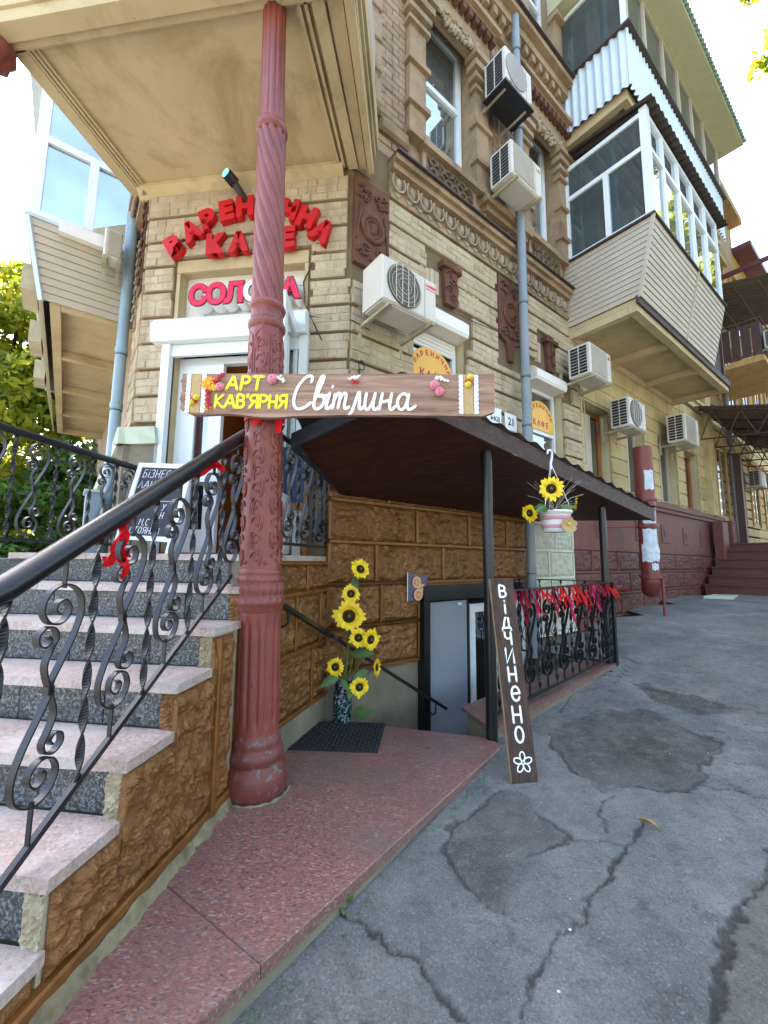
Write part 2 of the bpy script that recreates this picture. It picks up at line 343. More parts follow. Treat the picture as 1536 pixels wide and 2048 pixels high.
M['red'] = simple('red_satin', '#c00612', .6, 0, .12, 12, 0, .15); M['crimson'] = simple('crimson_satin', '#78041c', .6, 0, .15, 12, 0, .15); M['pink'] = simple('hot_pink_satin', '#b01246', .6, 0, .1, 12, 0, .15)
M['signyel'] = flat('amber_vinyl', '#e8b040', .4); M['signred'] = flat('red_vinyl', '#b3241c', .4); M['ink'] = flat('black_ink', '#24272c', .5); M['plaque'] = flat('white_enamel_plaque', '#e4e8e8', .3)
M['slate'] = simple('chalkboard_slate', '#2c3036', .7, 0, .15, 7); M['lace'] = flat('white_lace', '#e2dfe6', .8); M['burlap'] = simple('burlap', '#b79a6c', .95, 0, .12, 90, .4, .2, 220)
M['rubber'] = simple('black_rubber', '#1d1f21', .75, 0, .2, 20, .2)
M['steelleaf'] = simple('blue_grey_steel_door', '#8e949a', .35, .1, .08, 1.5); M['bluebox'] = simple('pale_blue_grey_cabinet', '#8799a2', .5, 0, .06, 2)
M['petal'] = Mat('yellow_petal', .5); m = M['petal']; m.color(m.ramp(m.island(), [(0, srgb('#f0c400')), (1, srgb('#ffe31c'))])); m.b.inputs['Subsurface Weight'].default_value = 0; M['petal'] = m.m
M['orangepetal'] = flat('orange_petal', '#eda21b'); M['disc'] = simple('sunflower_disc', '#3a2612', .9, 0, .5, 160, .6, .2, 200); M['leaf'] = simple('cloth_leaf_green', '#4d6b35', .6, 0, .3, 9)
M['rose'] = simple('pink_rose', '#e08a97', .6, 0, .12, 30); M['berry'] = simple('red_berry', '#c4142a', .3, 0, .15, 20); M['bloom'] = flat('white_blossom', '#e9ead9', .7); M['yberry'] = flat('yellow_berry', '#e8d23c', .4)
M['vase'] = Mat('dark_patterned_vase', .2); m = M['vase']; m.color(m.mix(m.ramp(m.noise(45, 5, .7), [(.53, 0), (.6, 1)]), m.ramp(m.noise(6), [(.4, srgb('#0f1a22')), (.6, srgb('#0f3a33'))]), srgb('#9fa6b4'))); M['vase'] = m.m
M['orangewall'] = flat('orange_interior_wall', '#b9742f', .8); M['potwhite'] = flat('white_plastic', '#e6e2e0', .4); M['potpink'] = flat('pink_lace_stripe', '#c9929f', .8)
M['redpipe'] = paint('red_brown_pipe_paint', '#7c3b33', '#57302a', .45, .72); M['paper'] = paint('torn_paper_notices', '#ccd3d8', '#a39a97', .85, .6, .3)
M['led'] = Mat('cyan_lens', .2); m = M['led']; m.color(srgb('#6fd3e2')); m.b.inputs['Emission Color'].default_value = srgb('#6fd3e2'); m.b.inputs['Emission Strength'].default_value = .25; M['led'] = m.m
M['roofgreen'] = simple('pale_green_eave', '#8fae9b', .5, 0, .1); M['eave'] = simple('cream_eave_soffit', '#b8b48e', .7, 0, .06)
M['farwall'] = brickmat('ochre_far_wall', ['#b2905a', '#bf9d66', '#c9a972', '#a07d4b', '#7f6238']); M['redroof'] = simple('dark_red_sheet', '#5b2a2c', .5, 0, .1); M['brownsteps'] = simple('brown_red_tiles', '#5e3831', .5, 0, .15, 5, .1)
M['poly'] = simple('grey_brown_sheet', '#6e6658', .5, 0, .15, 3)
M['bark'] = simple('bark', '#3c3128', .95, 0, .35, 14, .8, .1, 20)
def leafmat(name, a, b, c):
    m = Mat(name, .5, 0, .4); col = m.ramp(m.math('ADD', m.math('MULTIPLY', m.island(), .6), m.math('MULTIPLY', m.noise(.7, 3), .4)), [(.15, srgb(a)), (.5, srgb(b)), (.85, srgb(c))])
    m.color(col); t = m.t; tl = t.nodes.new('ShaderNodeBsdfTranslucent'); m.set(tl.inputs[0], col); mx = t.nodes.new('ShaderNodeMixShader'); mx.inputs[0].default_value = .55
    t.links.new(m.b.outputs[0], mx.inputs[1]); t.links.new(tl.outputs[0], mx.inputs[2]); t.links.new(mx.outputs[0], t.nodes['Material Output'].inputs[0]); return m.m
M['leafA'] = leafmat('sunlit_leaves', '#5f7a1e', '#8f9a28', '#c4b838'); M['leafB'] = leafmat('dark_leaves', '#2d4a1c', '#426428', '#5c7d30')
# ------------------------------------------------------------------ ground
def seg_dist(X, Y, pts, closed=False):
    d = np.full(X.shape, 1e9); P = pts + pts[:1] if closed else pts
    for (x0, y0), (x1, y1) in zip(P[:-1], P[1:]):
        dx, dy = x1 - x0, y1 - y0; L = dx * dx + dy * dy + 1e-12
        t = np.clip(((X - x0) * dx + (Y - y0) * dy) / L, 0, 1); d = np.minimum(d, np.hypot(X - x0 - t * dx, Y - y0 - t * dy))
    return d
def inside(X, Y, poly):
    r = np.zeros(X.shape, bool); n = len(poly)
    for i in range(n):
        x0, y0 = poly[i]; x1, y1 = poly[(i + 1) % n]
        c = ((y0 > Y) != (y1 > Y)); xx = x0 + (Y - y0) * (x1 - x0) / (y1 - y0 + 1e-12); r ^= c & (X < xx)
    return r
CR = dict(edge=[(1.95, 2.25), (1.81, 2.1), (1.59, 1.96), (1.39, 1.83), (1.24, 1.69), (1.08, 1.51), (.9, 1.2), (.6, .6)],
          mid=[(1.47, 2.48), (1.28, 2.3), (1.1, 2.14), (.97, 2.03), (.88, 1.95), (.79, 1.86), (.67, 1.76), (.57, 1.68), (.47, 1.57), (.3, 1.3)],
          low=[(-.2, 1.95), (-.08, 1.87), (.16, 1.67), (.24, 1.57), (.33, 1.45)], b3=[(1.42, 2.74), (1.27, 2.6), (1.2, 2.4)], b5=[(2.6, 4.4), (2.92, 3.96), (3.22, 3.61), (3.9, 3.0)],
          b6=[(1.02, 2.34), (1.2, 2.32), (1.28, 2.3)], b7=[(1.6, 3.9), (1.9, 4.3), (2.4, 4.45), (3.1, 5.2)], b8=[(2.0, 2.8), (2.6, 2.4), (3.2, 2.5)])
PA = [(.74, 2.77), (.92, 2.74), (.9, 2.57), (1.02, 2.34), (.76, 2.28), (.65, 2.16), (.57, 2.01), (.52, 1.93), (.48, 1.95), (.39, 2.07), (.33, 2.29), (.35, 2.43), (.52, 2.6)]
PB = [(1.5, 3.76), (1.94, 3.85), (2.34, 3.84), (2.5, 3.29), (2.41, 3.16), (2.06, 2.83), (1.73, 2.7), (1.52, 2.81), (1.37, 2.77), (1.28, 3.07), (1.29, 3.35)]
PC = [(2.58, 4.39), (2.72, 4.37), (3.08, 3.72), (2.71, 3.69), (2.5, 4.03)]
def axis(lo, hi, a, b, st):
    c = list(np.arange(a, b + 1e-6, st)); q = st; x = b
    while x < hi: q = min(q * 1.35, 9); x += q; c.append(x)
    q = st; x = a
    while x > lo: q = min(q * 1.35, 9); x -= q; c.insert(0, x)
    return np.array(c)
xs = axis(-60, 70, -.6, 3.0, .0105); ys = axis(-60, 90, 1.3, 4.5, .0105)
X, Y = np.meshgrid(xs, ys); du = (X - K.x) * RF.U.x + (Y - K.y) * RF.U.y; dn = (X - K.x) * RF.N.x + (Y - K.y) * RF.N.y
Z = pchip(du, KU, KZ) - .012 * np.clip(dn - 1.3, 0, 12)
Xw = X + .16 * (fbm(X * 4, Y * 4, 3) - .5) + .07 * (fbm(X * 17, Y * 17, 5) - .5); Yw = Y + .16 * (fbm(X * 4, Y * 4, 13) - .5) + .07 * (fbm(X * 17, Y * 17, 15) - .5)
Xc = X + .07 * (fbm(X * 7, Y * 7, 63) - .5) + .06 * (fbm(X * 24, Y * 24, 65) - .5); Yc = Y + .07 * (fbm(X * 7, Y * 7, 73) - .5) + .06 * (fbm(X * 24, Y * 24, 75) - .5)
crack = np.zeros(X.shape)
for k, p in CR.items():
    wd = {'edge': .016, 'mid': .011, 'low': .008}.get(k, .005); wd = wd * np.clip(2.6 * fbm(X * 5, Y * 5, 31) - .45, .12, 1.6)
    crack = np.maximum(crack, np.clip((wd - seg_dist(Xc, Yc, p)) / .009 + .5, 0, 1))
patch = np.zeros(X.shape)
for p in (PA, PB, PC):
    d = seg_dist(Xw, Yw, p, True); ins = inside(Xw, Yw, p)
    patch = np.maximum(patch, np.clip(np.where(ins, d, -d) / .07 + .4, 0, 1) * np.clip(.25 + 1.3 * fbm(X * 3.1, Y * 3.1, 44), 0, 1))
    crack = np.maximum(crack, np.clip((.016 * np.clip(3.2 * fbm(X * 3.3, Y * 3.3, 41) - 1.1, 0, 1.2) - d) / .012 + .3, 0, .8))
old = np.clip(inside(Xw, Yw, CR['edge'] + [(.6, -3), (9, -3), (9, 6)]).astype(float), 0, 1)
Z = Z + .006 * (fbm(X * 3, Y * 3, 51) - .5) + .004 * (fbm(X * 30, Y * 30, 52, 3) - .5) - .012 * crack - .008 * patch - .006 * old
bld = [tuple(K2[:2]), tuple(K[:2]), tuple(RF(60, 0, 0)[:2]), tuple(RF(60, -12, 0)[:2]), tuple(LF(14, -9, 0)[:2]), tuple(LF(14, .02, 0)[:2])]
pit = [tuple(RF(-.5, 1.1, 0)[:2]), tuple(RF(.66, 1.2, 0)[:2]), tuple(RF(3.0, 1.12, 0)[:2]), tuple(RF(3.0, 0, 0)[:2]), tuple(RF(-.5, 0, 0)[:2])]
sl_in = [(-.9, 1.5), (-.56, 1.5), (.8, 3.27), (.8, 3.4), (-.7, 3.7)]
cx = (X[:-1, :-1] + X[1:, 1:]) / 2; cy = (Y[:-1, :-1] + Y[1:, 1:]) / 2
keep = ~(inside(cx, cy, bld) | inside(cx, cy, pit) | inside(cx, cy, sl_in))
nyy, nxx = X.shape; idx = np.arange(nyy * nxx).reshape(nyy, nxx)
q = np.stack([idx[:-1, :-1], idx[:-1, 1:], idx[1:, 1:], idx[1:, :-1]], -1)[keep]
me = bpy.data.meshes.new('asphalt_pavement'); me.from_pydata(np.stack([X, Y, Z], -1).reshape(-1, 3).tolist(), [], q.tolist())
for nm, arr in (('crack', crack), ('patch', patch), ('old', old)):
    at = me.attributes.new(nm, 'FLOAT', 'POINT'); at.data.foreach_set('value', arr.reshape(-1).astype(np.float32))
me.polygons.foreach_set('use_smooth', [True] * len(me.polygons))
m = Mat('worn_asphalt', .85, 0, .35)
base = m.ramp(m.noise(2.3, 7, .65), [(.28, srgb('#5a5c59')), (.5, srgb('#71736e')), (.72, srgb('#90908a'))])
sp = m.n('ShaderNodeSeparateColor'); m.set(sp.inputs[0], m.vor(170, out='Color'))
base = m.mix(m.ramp(sp.outputs[0], [(0, .3), (.25, 0), (.92, 0), (.99, .28)]), base, m.ramp(sp.outputs[0], [(.4, srgb('#33383b')), (.6, srgb('#b9bec0'))]))
base = m.mix(m.math('MULTIPLY', m.ramp(m.vor(45), [(.05, .55), (.11, 0)]), m.ramp(m.noise(9), [(.52, 0), (.62, 1)])), base, srgb('#bfc3c0'))
dust = m.ramp(m.noise(1.1, 6, .6), [(.5, 0), (.72, .55)]); base = m.mix(dust, base, srgb('#7d776a'))
base = m.mix(m.math('MULTIPLY', m.attr('patch'), .85), base, m.ramp(m.noise(7, 6, .7), [(.3, srgb('#2f2d29')), (.5, srgb('#45423b')), (.7, srgb('#6a665b'))]))
base = m.mix(m.math('MULTIPLY', m.attr('old'), .8), base, m.ramp(m.noise(5, 6, .7), [(.3, srgb('#565848')), (.7, srgb('#77776a'))]))
grit = m.ramp(m.noise(88, 4, .8), [(.36, .5), (.47, 0), (.55, 0), (.66, .4)]); base = m.mix(grit, base, m.ramp(m.noise(88, 4, .8), [(.45, srgb('#2b2e2e')), (.55, srgb('#a9aaa4'))]))
mot = m.noise(13, 8, .72); base = m.mix(m.ramp(mot, [(.34, .5), (.47, 0), (.55, 0), (.68, .35)]), base, m.ramp(mot, [(.45, srgb('#34342f')), (.55, srgb('#989690'))]))
base = m.mix(m.math('MULTIPLY', m.ramp(m.noise(.42, 4, .6), [(.45, 0), (.62, 1)]), .3), base, srgb('#8d928e'))
base = m.mix(m.math('MULTIPLY', m.attr('crack'), .68), base, m.ramp(m.noise(30, 4), [(.4, srgb('#171717')), (.7, srgb('#3c372f'))]))
m.color(base); m.bump(m.math('ADD', m.noise(75, 5, .8), m.math('MULTIPLY', m.noise(20, 6, .7), 1.2)), 1.0, .014); M['asphalt'] = m.m
me.materials.append(m.m); go = bpy.data.objects.new('asphalt_pavement', me); COL.objects.link(go); tag(go, 'cracked blue grey asphalt pavement with dark patches, rising up the street', None, None, 'structure')

# ------------------------------------------------------------------ entrance paving: red granite slabs
WL = lambda n: (CF(-.35, n, 0).x, CF(-.35, n, 0).y)
pav = thing('granite_paving', 'red speckled granite slabs between the stair wall and the asphalt', None, (0, 0, 0), None, 'structure')
back0, back1 = Vector((-.66, 3.86)), Vector((.885, 3.47)); rc = Vector((.9, 3.3)); r0 = Vector((-.56, 1.40)); l0 = Vector((-1.10, 1.40)); l1 = Vector((-.955, 2.45)); l2 = Vector((-.79, 2.9))
j0 = Vector((-1.0, 2.0)); j1 = r0.lerp(rc, .105); b0 = Vector((-.73, 3.2)); b1 = Vector((.66, 3.0)); b1 = r0.lerp(rc, .86)
SZ = .115
def gslab(poly, dz=0):
    c = sum((p for p in poly), Vector((0, 0))) / len(poly); g = []
    for p in poly: d = (c - p).normalized() * .003; g.append((p + d)[:])
    mb = MB(); m_ = len(g); e = .006
    top = [(x + (c.x - x) * .006, y + (c.y - y) * .006, SZ + dz) for x, y in g]; mid = [(x, y, SZ + dz - e) for x, y in g]; bot = [(x, y, SZ - .05) for x, y in g]
    mb.add(top + mid + bot, [tuple(range(m_))] + [(i + m_ * (k + 1), (i + 1) % m_ + m_ * (k + 1), (i + 1) % m_ + m_ * k, i + m_ * k) for k in (0, 1) for i in range(m_)])
    mb.build('granite_slab', M['granite'], pav)
gslab([l0, r0, j1, j0]); gslab([j0, j1, b1, b0, l2, l1], .002); gslab([b0, b1, rc, back1, back0], .001)
nearl, nearr = Vector((-1.3, .3)), Vector((-1.2, .3)); gslab([Vector((-1.22, .55)), Vector((-1.12, .55)), r0 + Vector((0, -.004)), l0 + Vector((0, -.004))], -.001)
mb = MB(); kb = [r0 + Vector((-.012, .0)), r0 + Vector((-.2, .1)), Vector((-.7, 3.2)), Vector((-.6, 3.8)), back1 + Vector((-.03, -.02)), rc + Vector((-.025, -.01))]
mb.slab([tuple(p) for p in kb][::1], -.12, SZ - .052); mb.build('paving_base', M['greycement'], pav)
# ------------------------------------------------------------------ staircase
LZ = 1.54; RISE = .206; RUN = .30; N0 = 1.14
st = thing('entrance_staircase', 'stone staircase with worn pink treads and black speckled risers beside the red column', 'staircase', CF(-1.2, 2, 0))
UL, UR = -3.0, -.345
for k in range(0, 9):
    n1 = N0 + RUN * k; z = LZ - RISE * k
    # tread boards (two stones per step), chipped nosing
    if k:
        cut = UL + .9 + .5 * ((k * 37) % 10) / 10
        for a, b in ((UL, cut - .002), (cut + .002, UR + .035)):
            mb = MB(); nu = 18
            pts = []
            for i in range(nu + 1):
                u = a + (b - a) * i / nu; ch = .02 * max(0, mnoise.noise((u * 7, k * 3.1, 0)) - .25); pts.append((u, ch))
            for (u, c0), (v, c1) in zip(pts[:-1], pts[1:]):
                mb.hexa([CF(u, n1 + .02 - c0, z - .042), CF(v, n1 + .02 - c1, z - .042), CF(v, n1 - RUN + .004, z - .042), CF(u, n1 - RUN + .004, z - .042),
                         CF(u, n1 + .016 - c0, z), CF(v, n1 + .016 - c1, z), CF(v, n1 - RUN + .004, z), CF(u, n1 - RUN + .004, z)])
            mb.build('tread_slab', M['tread'], st)
    u = UL; i = 0
    while u < UR - .01:
        L = .42 + .1 * (((k * 13 + i * 7) % 5) / 5); v = min(u + L, UR - .055); 
        if v - u < .08: break
        mb = MB().brick(CF, u + .002, v - .002, n1 - .03, n1 - .004 + .002 * ((i + k) % 2), z - RISE + .002, z - .044, .004); mb.build('riser_tile', M['riser'], st); u = v; i += 1
mb = MB()
for k in range(0, 9):
    n1 = N0 + RUN * k; z = LZ - RISE * k
    mb.box(CF, UL, UR - .012, n1 - RUN, n1 - .03, -.3, z - .045)
    pass
mb.build('stair_core', M['greycement'], st)
# landing paving and its side wall
lp = [CF(-2.35, -.02, 0), CF(-2.35, N0 + .02, 0), CF(-.27, N0 + .02, 0), CF(-.115, .02, 0)]
mb = MB(); c = lp
for i in range(4):
    f0, f1 = i / 4 + .001, (i + 1) / 4 - .001
    mb2 = MB(); P = lambda f, g: (c[0].lerp(c[3], f)).lerp(c[1].lerp(c[2], f), g)
    mb2.slab([tuple(P(f0, 0)[:2]), tuple(P(f0, 1)[:2]), tuple(P(f1, 1)[:2]), tuple(P(f1, 0)[:2])], LZ - .045, LZ); mb2.build('landing_slab', M['tread'], st)
MB().slab([tuple(CF(-2.3, 0, 0)[:2]), tuple(CF(-2.3, N0 - .035, 0)[:2]), tuple(CF(-.33, N0 - .035, 0)[:2]), tuple(CF(-.2, .02, 0)[:2])], -.3, LZ - .047).build('landing_core', M['greycement'], st)

# rough-faced stone block with noise displaced face inside a chamfered margin
def rough_block(F, u0, u1, z0, z1, n0, nb, nu=16, nv=9, amp=.022, seed=0):
    def fn(a, b):
        u = u0 + (u1 - u0) * a; z = z0 + (z1 - z0) * b; e = min(a * (u1 - u0), (1 - a) * (u1 - u0), b * (z1 - z0), (1 - b) * (z1 - z0)); q = min(1, e / .03)
        h = (mnoise.ridged_multi_fractal((u * 9 + seed, z * 11, seed * .7), .9, 2.2, 5, 1.0, 2.0) - 1.1) * .5 
        return F(u, nb * .25 + q * (nb * .75 + amp * h) , z)
    mb = MB().grid(fn, nu, nv, False); return mb
def stone_courses(F, rows, ulist, parent, mat, matj, nb=.030, res=(22, 12), amp=.04, jw=.035, zlo=None, ufn=None):
    """rows: list of z joints; ulist: per row list of u joints. Raised flat joint strips between rough blocks."""
    jb = MB(); s = 0
    for r in range(len(rows) - 1):
        us = ulist[r]
        for a, b in zip(us[:-1], us[1:]):
            s += 1; rough_block(F, a + jw / 2, b - jw / 2, rows[r] + jw / 2, rows[r + 1] - jw / 2, 0, nb, res[0], res[1], amp, s * 3.7).build('stone_block', mat, parent)
        for a in us: jb.brick(F, a - jw / 2, a + jw / 2, 0, nb + .004, rows[r] + jw / 2 + .001, rows[r + 1] - jw / 2 - .001, .006)
    for r, z in enumerate(rows): jb.brick(F, min(ulist[0][0], ulist[-1][0]), max(ulist[0][-1], ulist[-1][-1]), 0, nb + .006, z - jw / 2, z + jw / 2, .006)
    jb.build('joint_strip', matj, parent)
# stair side wall: stepped outline under the treads
SW = Frame(CF(-.33, 0, 0), CF.N, CF.U)   # u runs towards the viewer, normal to the right
wall = thing('stair_side_wall', 'rough bronze painted stone wall below the stair treads left of the column', 'stone wall', SW(2, 0, 0))
def prof(n): 
    k = max(0, math.ceil((n - N0 - .021) / RUN)); return LZ - RISE * k - .044
MB().box(SW, 1.2, 3.8, -.06, 0, -.2, .02).build('wall_backing', M['broken'], wall)
for k in range(1, 9):
    mk = M['broken'] if k in (2, 4, 5) else M['bronze']; ne = N0 + RUN * k + .02; zt_ = LZ - RISE * k - .044
    MB().box(SW, N0 + RUN * (k - 1) + .02, ne - .012, -.06, 0, .02, zt_).build('wall_backing', mk, wall)
    MB().grid(lambda i, j: SW(ne - .012 + .016 * abs(mnoise.fractal((i * 4 + k, j * 7, k), .8, 2.1, 4)), -.065 + .07 * i, zt_ - (RISE - .044) * (1 - j) - .006), 10, 22, False).build('wall_end', mk, wall)
n = 1.50; s = 90
segs = []
while n < 3.6: L = 1.15 + .2 * (s % 2); segs.append((n, min(n + L, 3.7))); n += L; s += 1
for a, b in segs:
    def fn(i, j, a=a, b=b):
        nn = a + .02 + (b - a - .04) * i; top = min(prof(nn), prof(nn)) - .012; lo = .20; z = lo + (max(top, lo + .01) - lo) * j
        h = (mnoise.ridged_multi_fractal((nn * 9, z * 11, 5.5), .9, 2.2, 5, 1.0, 2.0) - 1.1) * .5; e = min(i * (b - a), (1 - i) * (b - a), j * max(.02, top - lo), (1 - j) * max(.02, top - lo)); q_ = min(1, e / .03)
        return SW(nn, .006 + q_ * (.022 + .045 * h), z)
    MB().grid(fn, 110, 44, False).build('stone_block', M['bronze'], wall)
MB().brick(SW, 1.70, 1.74, -.01, .052, .2, prof(1.72) - .01, .006).build('joint_strip', M['bronzejoint'], wall)
MB().brick(SW, 1.3, 3.8, -.01, .036, .155, .2, .008).build('joint_strip', M['bronzejoint'], wall)
MB().hexa([SW(1.2, .03, SZ - .03), SW(3.8, .03, SZ - .03), SW(3.8, -.02, SZ - .03), SW(1.2, -.02, SZ - .03), SW(1.2, .03, .155), SW(3.8, .03, .155), SW(3.8, -.02, .155), SW(1.2, -.02, .155)]).build('mortar_core', M['fillet'], wall)
MB().grid(lambda i, j: SW(1.25 + 2.5 * i, .036 + (.03 + .022 * mnoise.noise((i * 30, 1, 2)) + .012 * mnoise.noise((i * 110, 1, 5))) * (1 - j) + .004 * mnoise.noise((i * 90, j * 5, 1)), SZ + (.045 + .02 * mnoise.noise((i * 26, 3, 1))) * j), 160, 6).build('mortar_fillet', M['fillet'], wall)
# landing side wall (right of the column), three courses
A0 = CF(-.335, 1.42, 0); A1 = CF(-.135, .12, 0); dv = (A0 - A1).normalized(); LWF = Frame(A1, dv, Vector((-dv.y, dv.x, 0)) if Vector((-dv.y, dv.x, 0)).dot(CF.U) > 0 else Vector((dv.y, -dv.x, 0)))
LL = (A0 - A1).length
lw = thing('landing_side_wall', 'short bronze painted stone wall below the landing, right of the column', 'stone wall', LWF(.6, 0, 0))
MB().box(LWF, -.6, LL, -.08, 0, -1.2, LZ - .046).build('wall_backing', M['greycement'], lw)
stone_courses(LWF, [.33, .79, 1.24, LZ - .06], [[-.05, .32, .95, LL], [-.05, .18, .62, LL], [-.05, .45, 1.0, LL]], lw, M['bronze'], M['bronzejoint'], res=(44, 34))
MB().hexa([LWF(-.6, .05, -1.2), LWF(LL, .05, SZ - .05), LWF(LL, -.02, SZ - .05), LWF(-.6, -.02, -1.2), LWF(-.6, .03, .31), LWF(LL, .02, .31), LWF(LL, -.02, .31), LWF(-.6, -.02, .31)]).build('cement_base', M['greycement'], lw)

# ------------------------------------------------------------------ the old apartment building
bd = thing('apartment_building', 'old cream brick apartment building with ornate stucco windows and glazed balconies on a street corner', 'building', K)
def wall_holes(F, u0, u1, z0, z1, holes, depth, mat, revmat, name='wall', n=0):
    us = sorted(set([u0, u1] + [v for h in holes for v in h[:2]])); zs = sorted(set([z0, z1] + [v for h in holes for v in h[2:]]))
    mb = MB()
    for a, b in zip(us[:-1], us[1:]):
        for c, d in zip(zs[:-1], zs[1:]):
            if not any(h[0] <= a and b <= h[1] and h[2] <= c and d <= h[3] for h in holes): mb.quad(F(a, n, c), F(b, n, c), F(b, n, d), F(a, n, d))
    o = mb.build(name, mat, bd)
    if holes:
        for a, b, c, d in holes:
            rv = MB(); rv.quad(F(a, n, c), F(a, n, d), F(a, n - depth, d), F(a, n - depth, c)); rv.quad(F(b, n, c), F(b, n - depth, c), F(b, n - depth, d), F(b, n, d))
            rv.quad(F(a, n, d), F(b, n, d), F(b, n - depth, d), F(a, n - depth, d)); rv.quad(F(a, n, c), F(a, n - depth, c), F(b, n - depth, c), F(b, n, c))
            rv.build('window_reveal', revmat, o)
    return o
def window(F, u0, u1, z0, z1, n, vm=(), hm=(), fr=.07, mat=None, gmat=None, name='window', hv=None):
    mat = mat or M['pvc']; o = MB().box(F, u0, u0 + fr, n - .03, n + .03, z0, z1).box(F, u1 - fr, u1, n - .03, n + .03, z0, z1).box(F, u0 + fr, u1 - fr, n - .03, n + .03, z0, z0 + fr).box(F, u0 + fr, u1 - fr, n - .03, n + .03, z1 - fr, z1)
    for v in vm: o.box(F, v - fr * .55, v + fr * .55, n - .026, n + .034, z0 + fr, (hv if hv else z1 - fr))
    for h in hm: o.box(F, u0 + fr, u1 - fr, n - .028, n + .032, h - fr * .5, h + fr * .5)
    o = o.build(name, mat, bd)
    uu = [u0 + fr * .5] + list(vm) + [u1 - fr * .5]; zz = [z0 + fr * .5] + list(hm) + [z1 - fr * .5]
    for c, d in zip(zz[:-1], zz[1:]):
        for a, b in (zip(uu[:-1], uu[1:]) if (hv is None or c < hv) else [(uu[0], uu[-1])]):
            t = .004 * random.uniform(-1, 1)
            MB().add([F(a, n - .008 + t, c), F(b, n - .008 - t, c), F(b, n - .004 - t, d), F(a, n - .004 + t, d), F(a, n - .02, c), F(b, n - .02, c), F(b, n - .02, d), F(a, n - .02, d)], [(0, 1, 2, 3), (7, 6, 5, 4), (0, 4, 5, 1), (1, 5, 6, 2), (2, 6, 7, 3), (3, 7, 4, 0)]).build('pane', gmat or M['glass'], o)
    return o
H0 = 1.54
# --- solid core that blocks light, well behind the facades
MB().slab([tuple(CF(-2.2, -2.9, 0)[:2]), tuple(CF(-.1, -2.9, 0)[:2]), tuple(RF(.8, -.7, 0)[:2]), tuple(RF(17, -.7, 0)[:2]), tuple(RF(17, -11, 0)[:2]), tuple(LF(13, -8, 0)[:2]), tuple(LF(13, -.7, 0)[:2]), tuple(LF(.8, -.7, 0)[:2])], .2, 13.0).build('inner_core', M['dark'], bd)
# --- walls
doorhole = (-1.93, -.5, H0, 3.79); panelhole = (-1.86, -.5, 3.79, 4.72)
wch = wall_holes(CF, -2.34, 0, H0 - .6, 6.2, [(-1.93, -.5, H0, 4.68)], .14, M['mortar'], M['plaster'])
w0 = (.86, 1.74, 2.85, 4.6); w2 = (3.22, 4.12, 2.6, 4.5); w3 = (4.78, 5.76, 2.6, 4.3); w4 = (6.45, 7.35, 2.9, 4.35); w5 = (8.1, 9.2, 2.88, 4.4); w6 = (9.75, 10.75, 2.88, 4.35)
bdoor = (1.0, 2.95, -1.1, 1.08)
wrg = wall_holes(RF, 0, 11.4, -1.2, 6.2, [w0, w2, w3, w4, w5, w6, bdoor], .22, M['mortar'], M['reveal'])
u1_, u2_ = (1.0, 1.97, 6.72, 9.0), (3.28, 4.2, 6.72, 9.0); u3_, u4_ = (1.15, 1.9, 10.8, 13.2), (3.4, 4.25, 10.6, 13.0)
wru = wall_holes(RF, 0, 17, 6.2, 14.2, [u1_, u2_, u3_, u4_, (5.2, 6.4, 6.75, 9.0), (7.0, 7.9, 6.75, 9.0), (5.2, 6.4, 10.4, 12.6)], .22, M['upper'], M['trim'])
wlf = wall_holes(LF, 0, 14, -.5, 14.2, [(1.4, 2.6, 5.3, 7.0), (4.0, 5.2, 5.3, 7.0)], .2, M['upper'], M['trim'])
MB().quad(CF(-2.34, 0, 6.2), CF(0, 0, 6.2), CF(0, 0, 14.2), CF(-2.34, 0, 14.2)).build('wall', M['upper'], bd)
MB().slab([tuple(CF(-2.6, .25, 0)[:2]), tuple(CF(.25, .25, 0)[:2]), tuple(RF(17, .35, 0)[:2]), tuple(RF(17, -11, 0)[:2]), tuple(LF(13, -8, 0)[:2]), tuple(LF(13, .3, 0)[:2])], 14.2, 14.45).build('roof', M['trim'], bd)
# --- bricks: rusticated bands of three courses with deep grooves. The 300 that show largest are objects, the rest is one mesh
BZ = [5.61 - .30 * i for i in range(0, 14)]   # band tops
bricks = []
def lay(F, u0, u1, ztop, zbot, holes, per=3, L=(.16, .27), n1=.045):
    zt = ztop
    while zt - .27 > zbot:
        ch = .262 / per
        for c in range(per):
            z1 = zt - c * ch; z0 = z1 - ch + .007; u = u0 + (.0 if c % 2 else -.09)
            while u < u1:
                l = random.uniform(*L) if random.random() < .7 else L[0] * .6; a, b = max(u, u0), min(u + l, u1); u += l + .006
                if b - a < .04: continue
                cuts = [(a, b)]
                for h in holes:
                    if h[2] < z1 - .01 and h[3] > z0 + .01:
                        nc = []
                        for p, q_ in cuts:
                            if h[1] <= p or h[0] >= q_: nc.append((p, q_))
                            else:
                                if h[0] - p > .04: nc.append((p, h[0]))
                                if q_ - h[1] > .04: nc.append((h[1], q_))
                        cuts = nc
                for p, q_ in cuts: bricks.append((F, p, q_, z0, z1, n1 + random.uniform(-.006, .007)))
        zt -= .30
frame_hole = (-2.0, -.42, 3.6, 4.80); 
lay(CF, -2.34, 0, 5.61, 2.85, [(-2.0, -.42, 1.5, 4.80), (-.05, 0, 4.45, 5.7)])
pan1 = (-.05, .46, 4.5, 5.75); pan2 = (2.42, 3.0, 4.3, 5.7); key0 = (1.05, 1.6, 4.5, 5.25); key2 = (3.4, 3.9, 4.4, 5.1)
def grow(h, a): return (h[0] - a, h[1] + a, h[2] - a, h[3] + a)
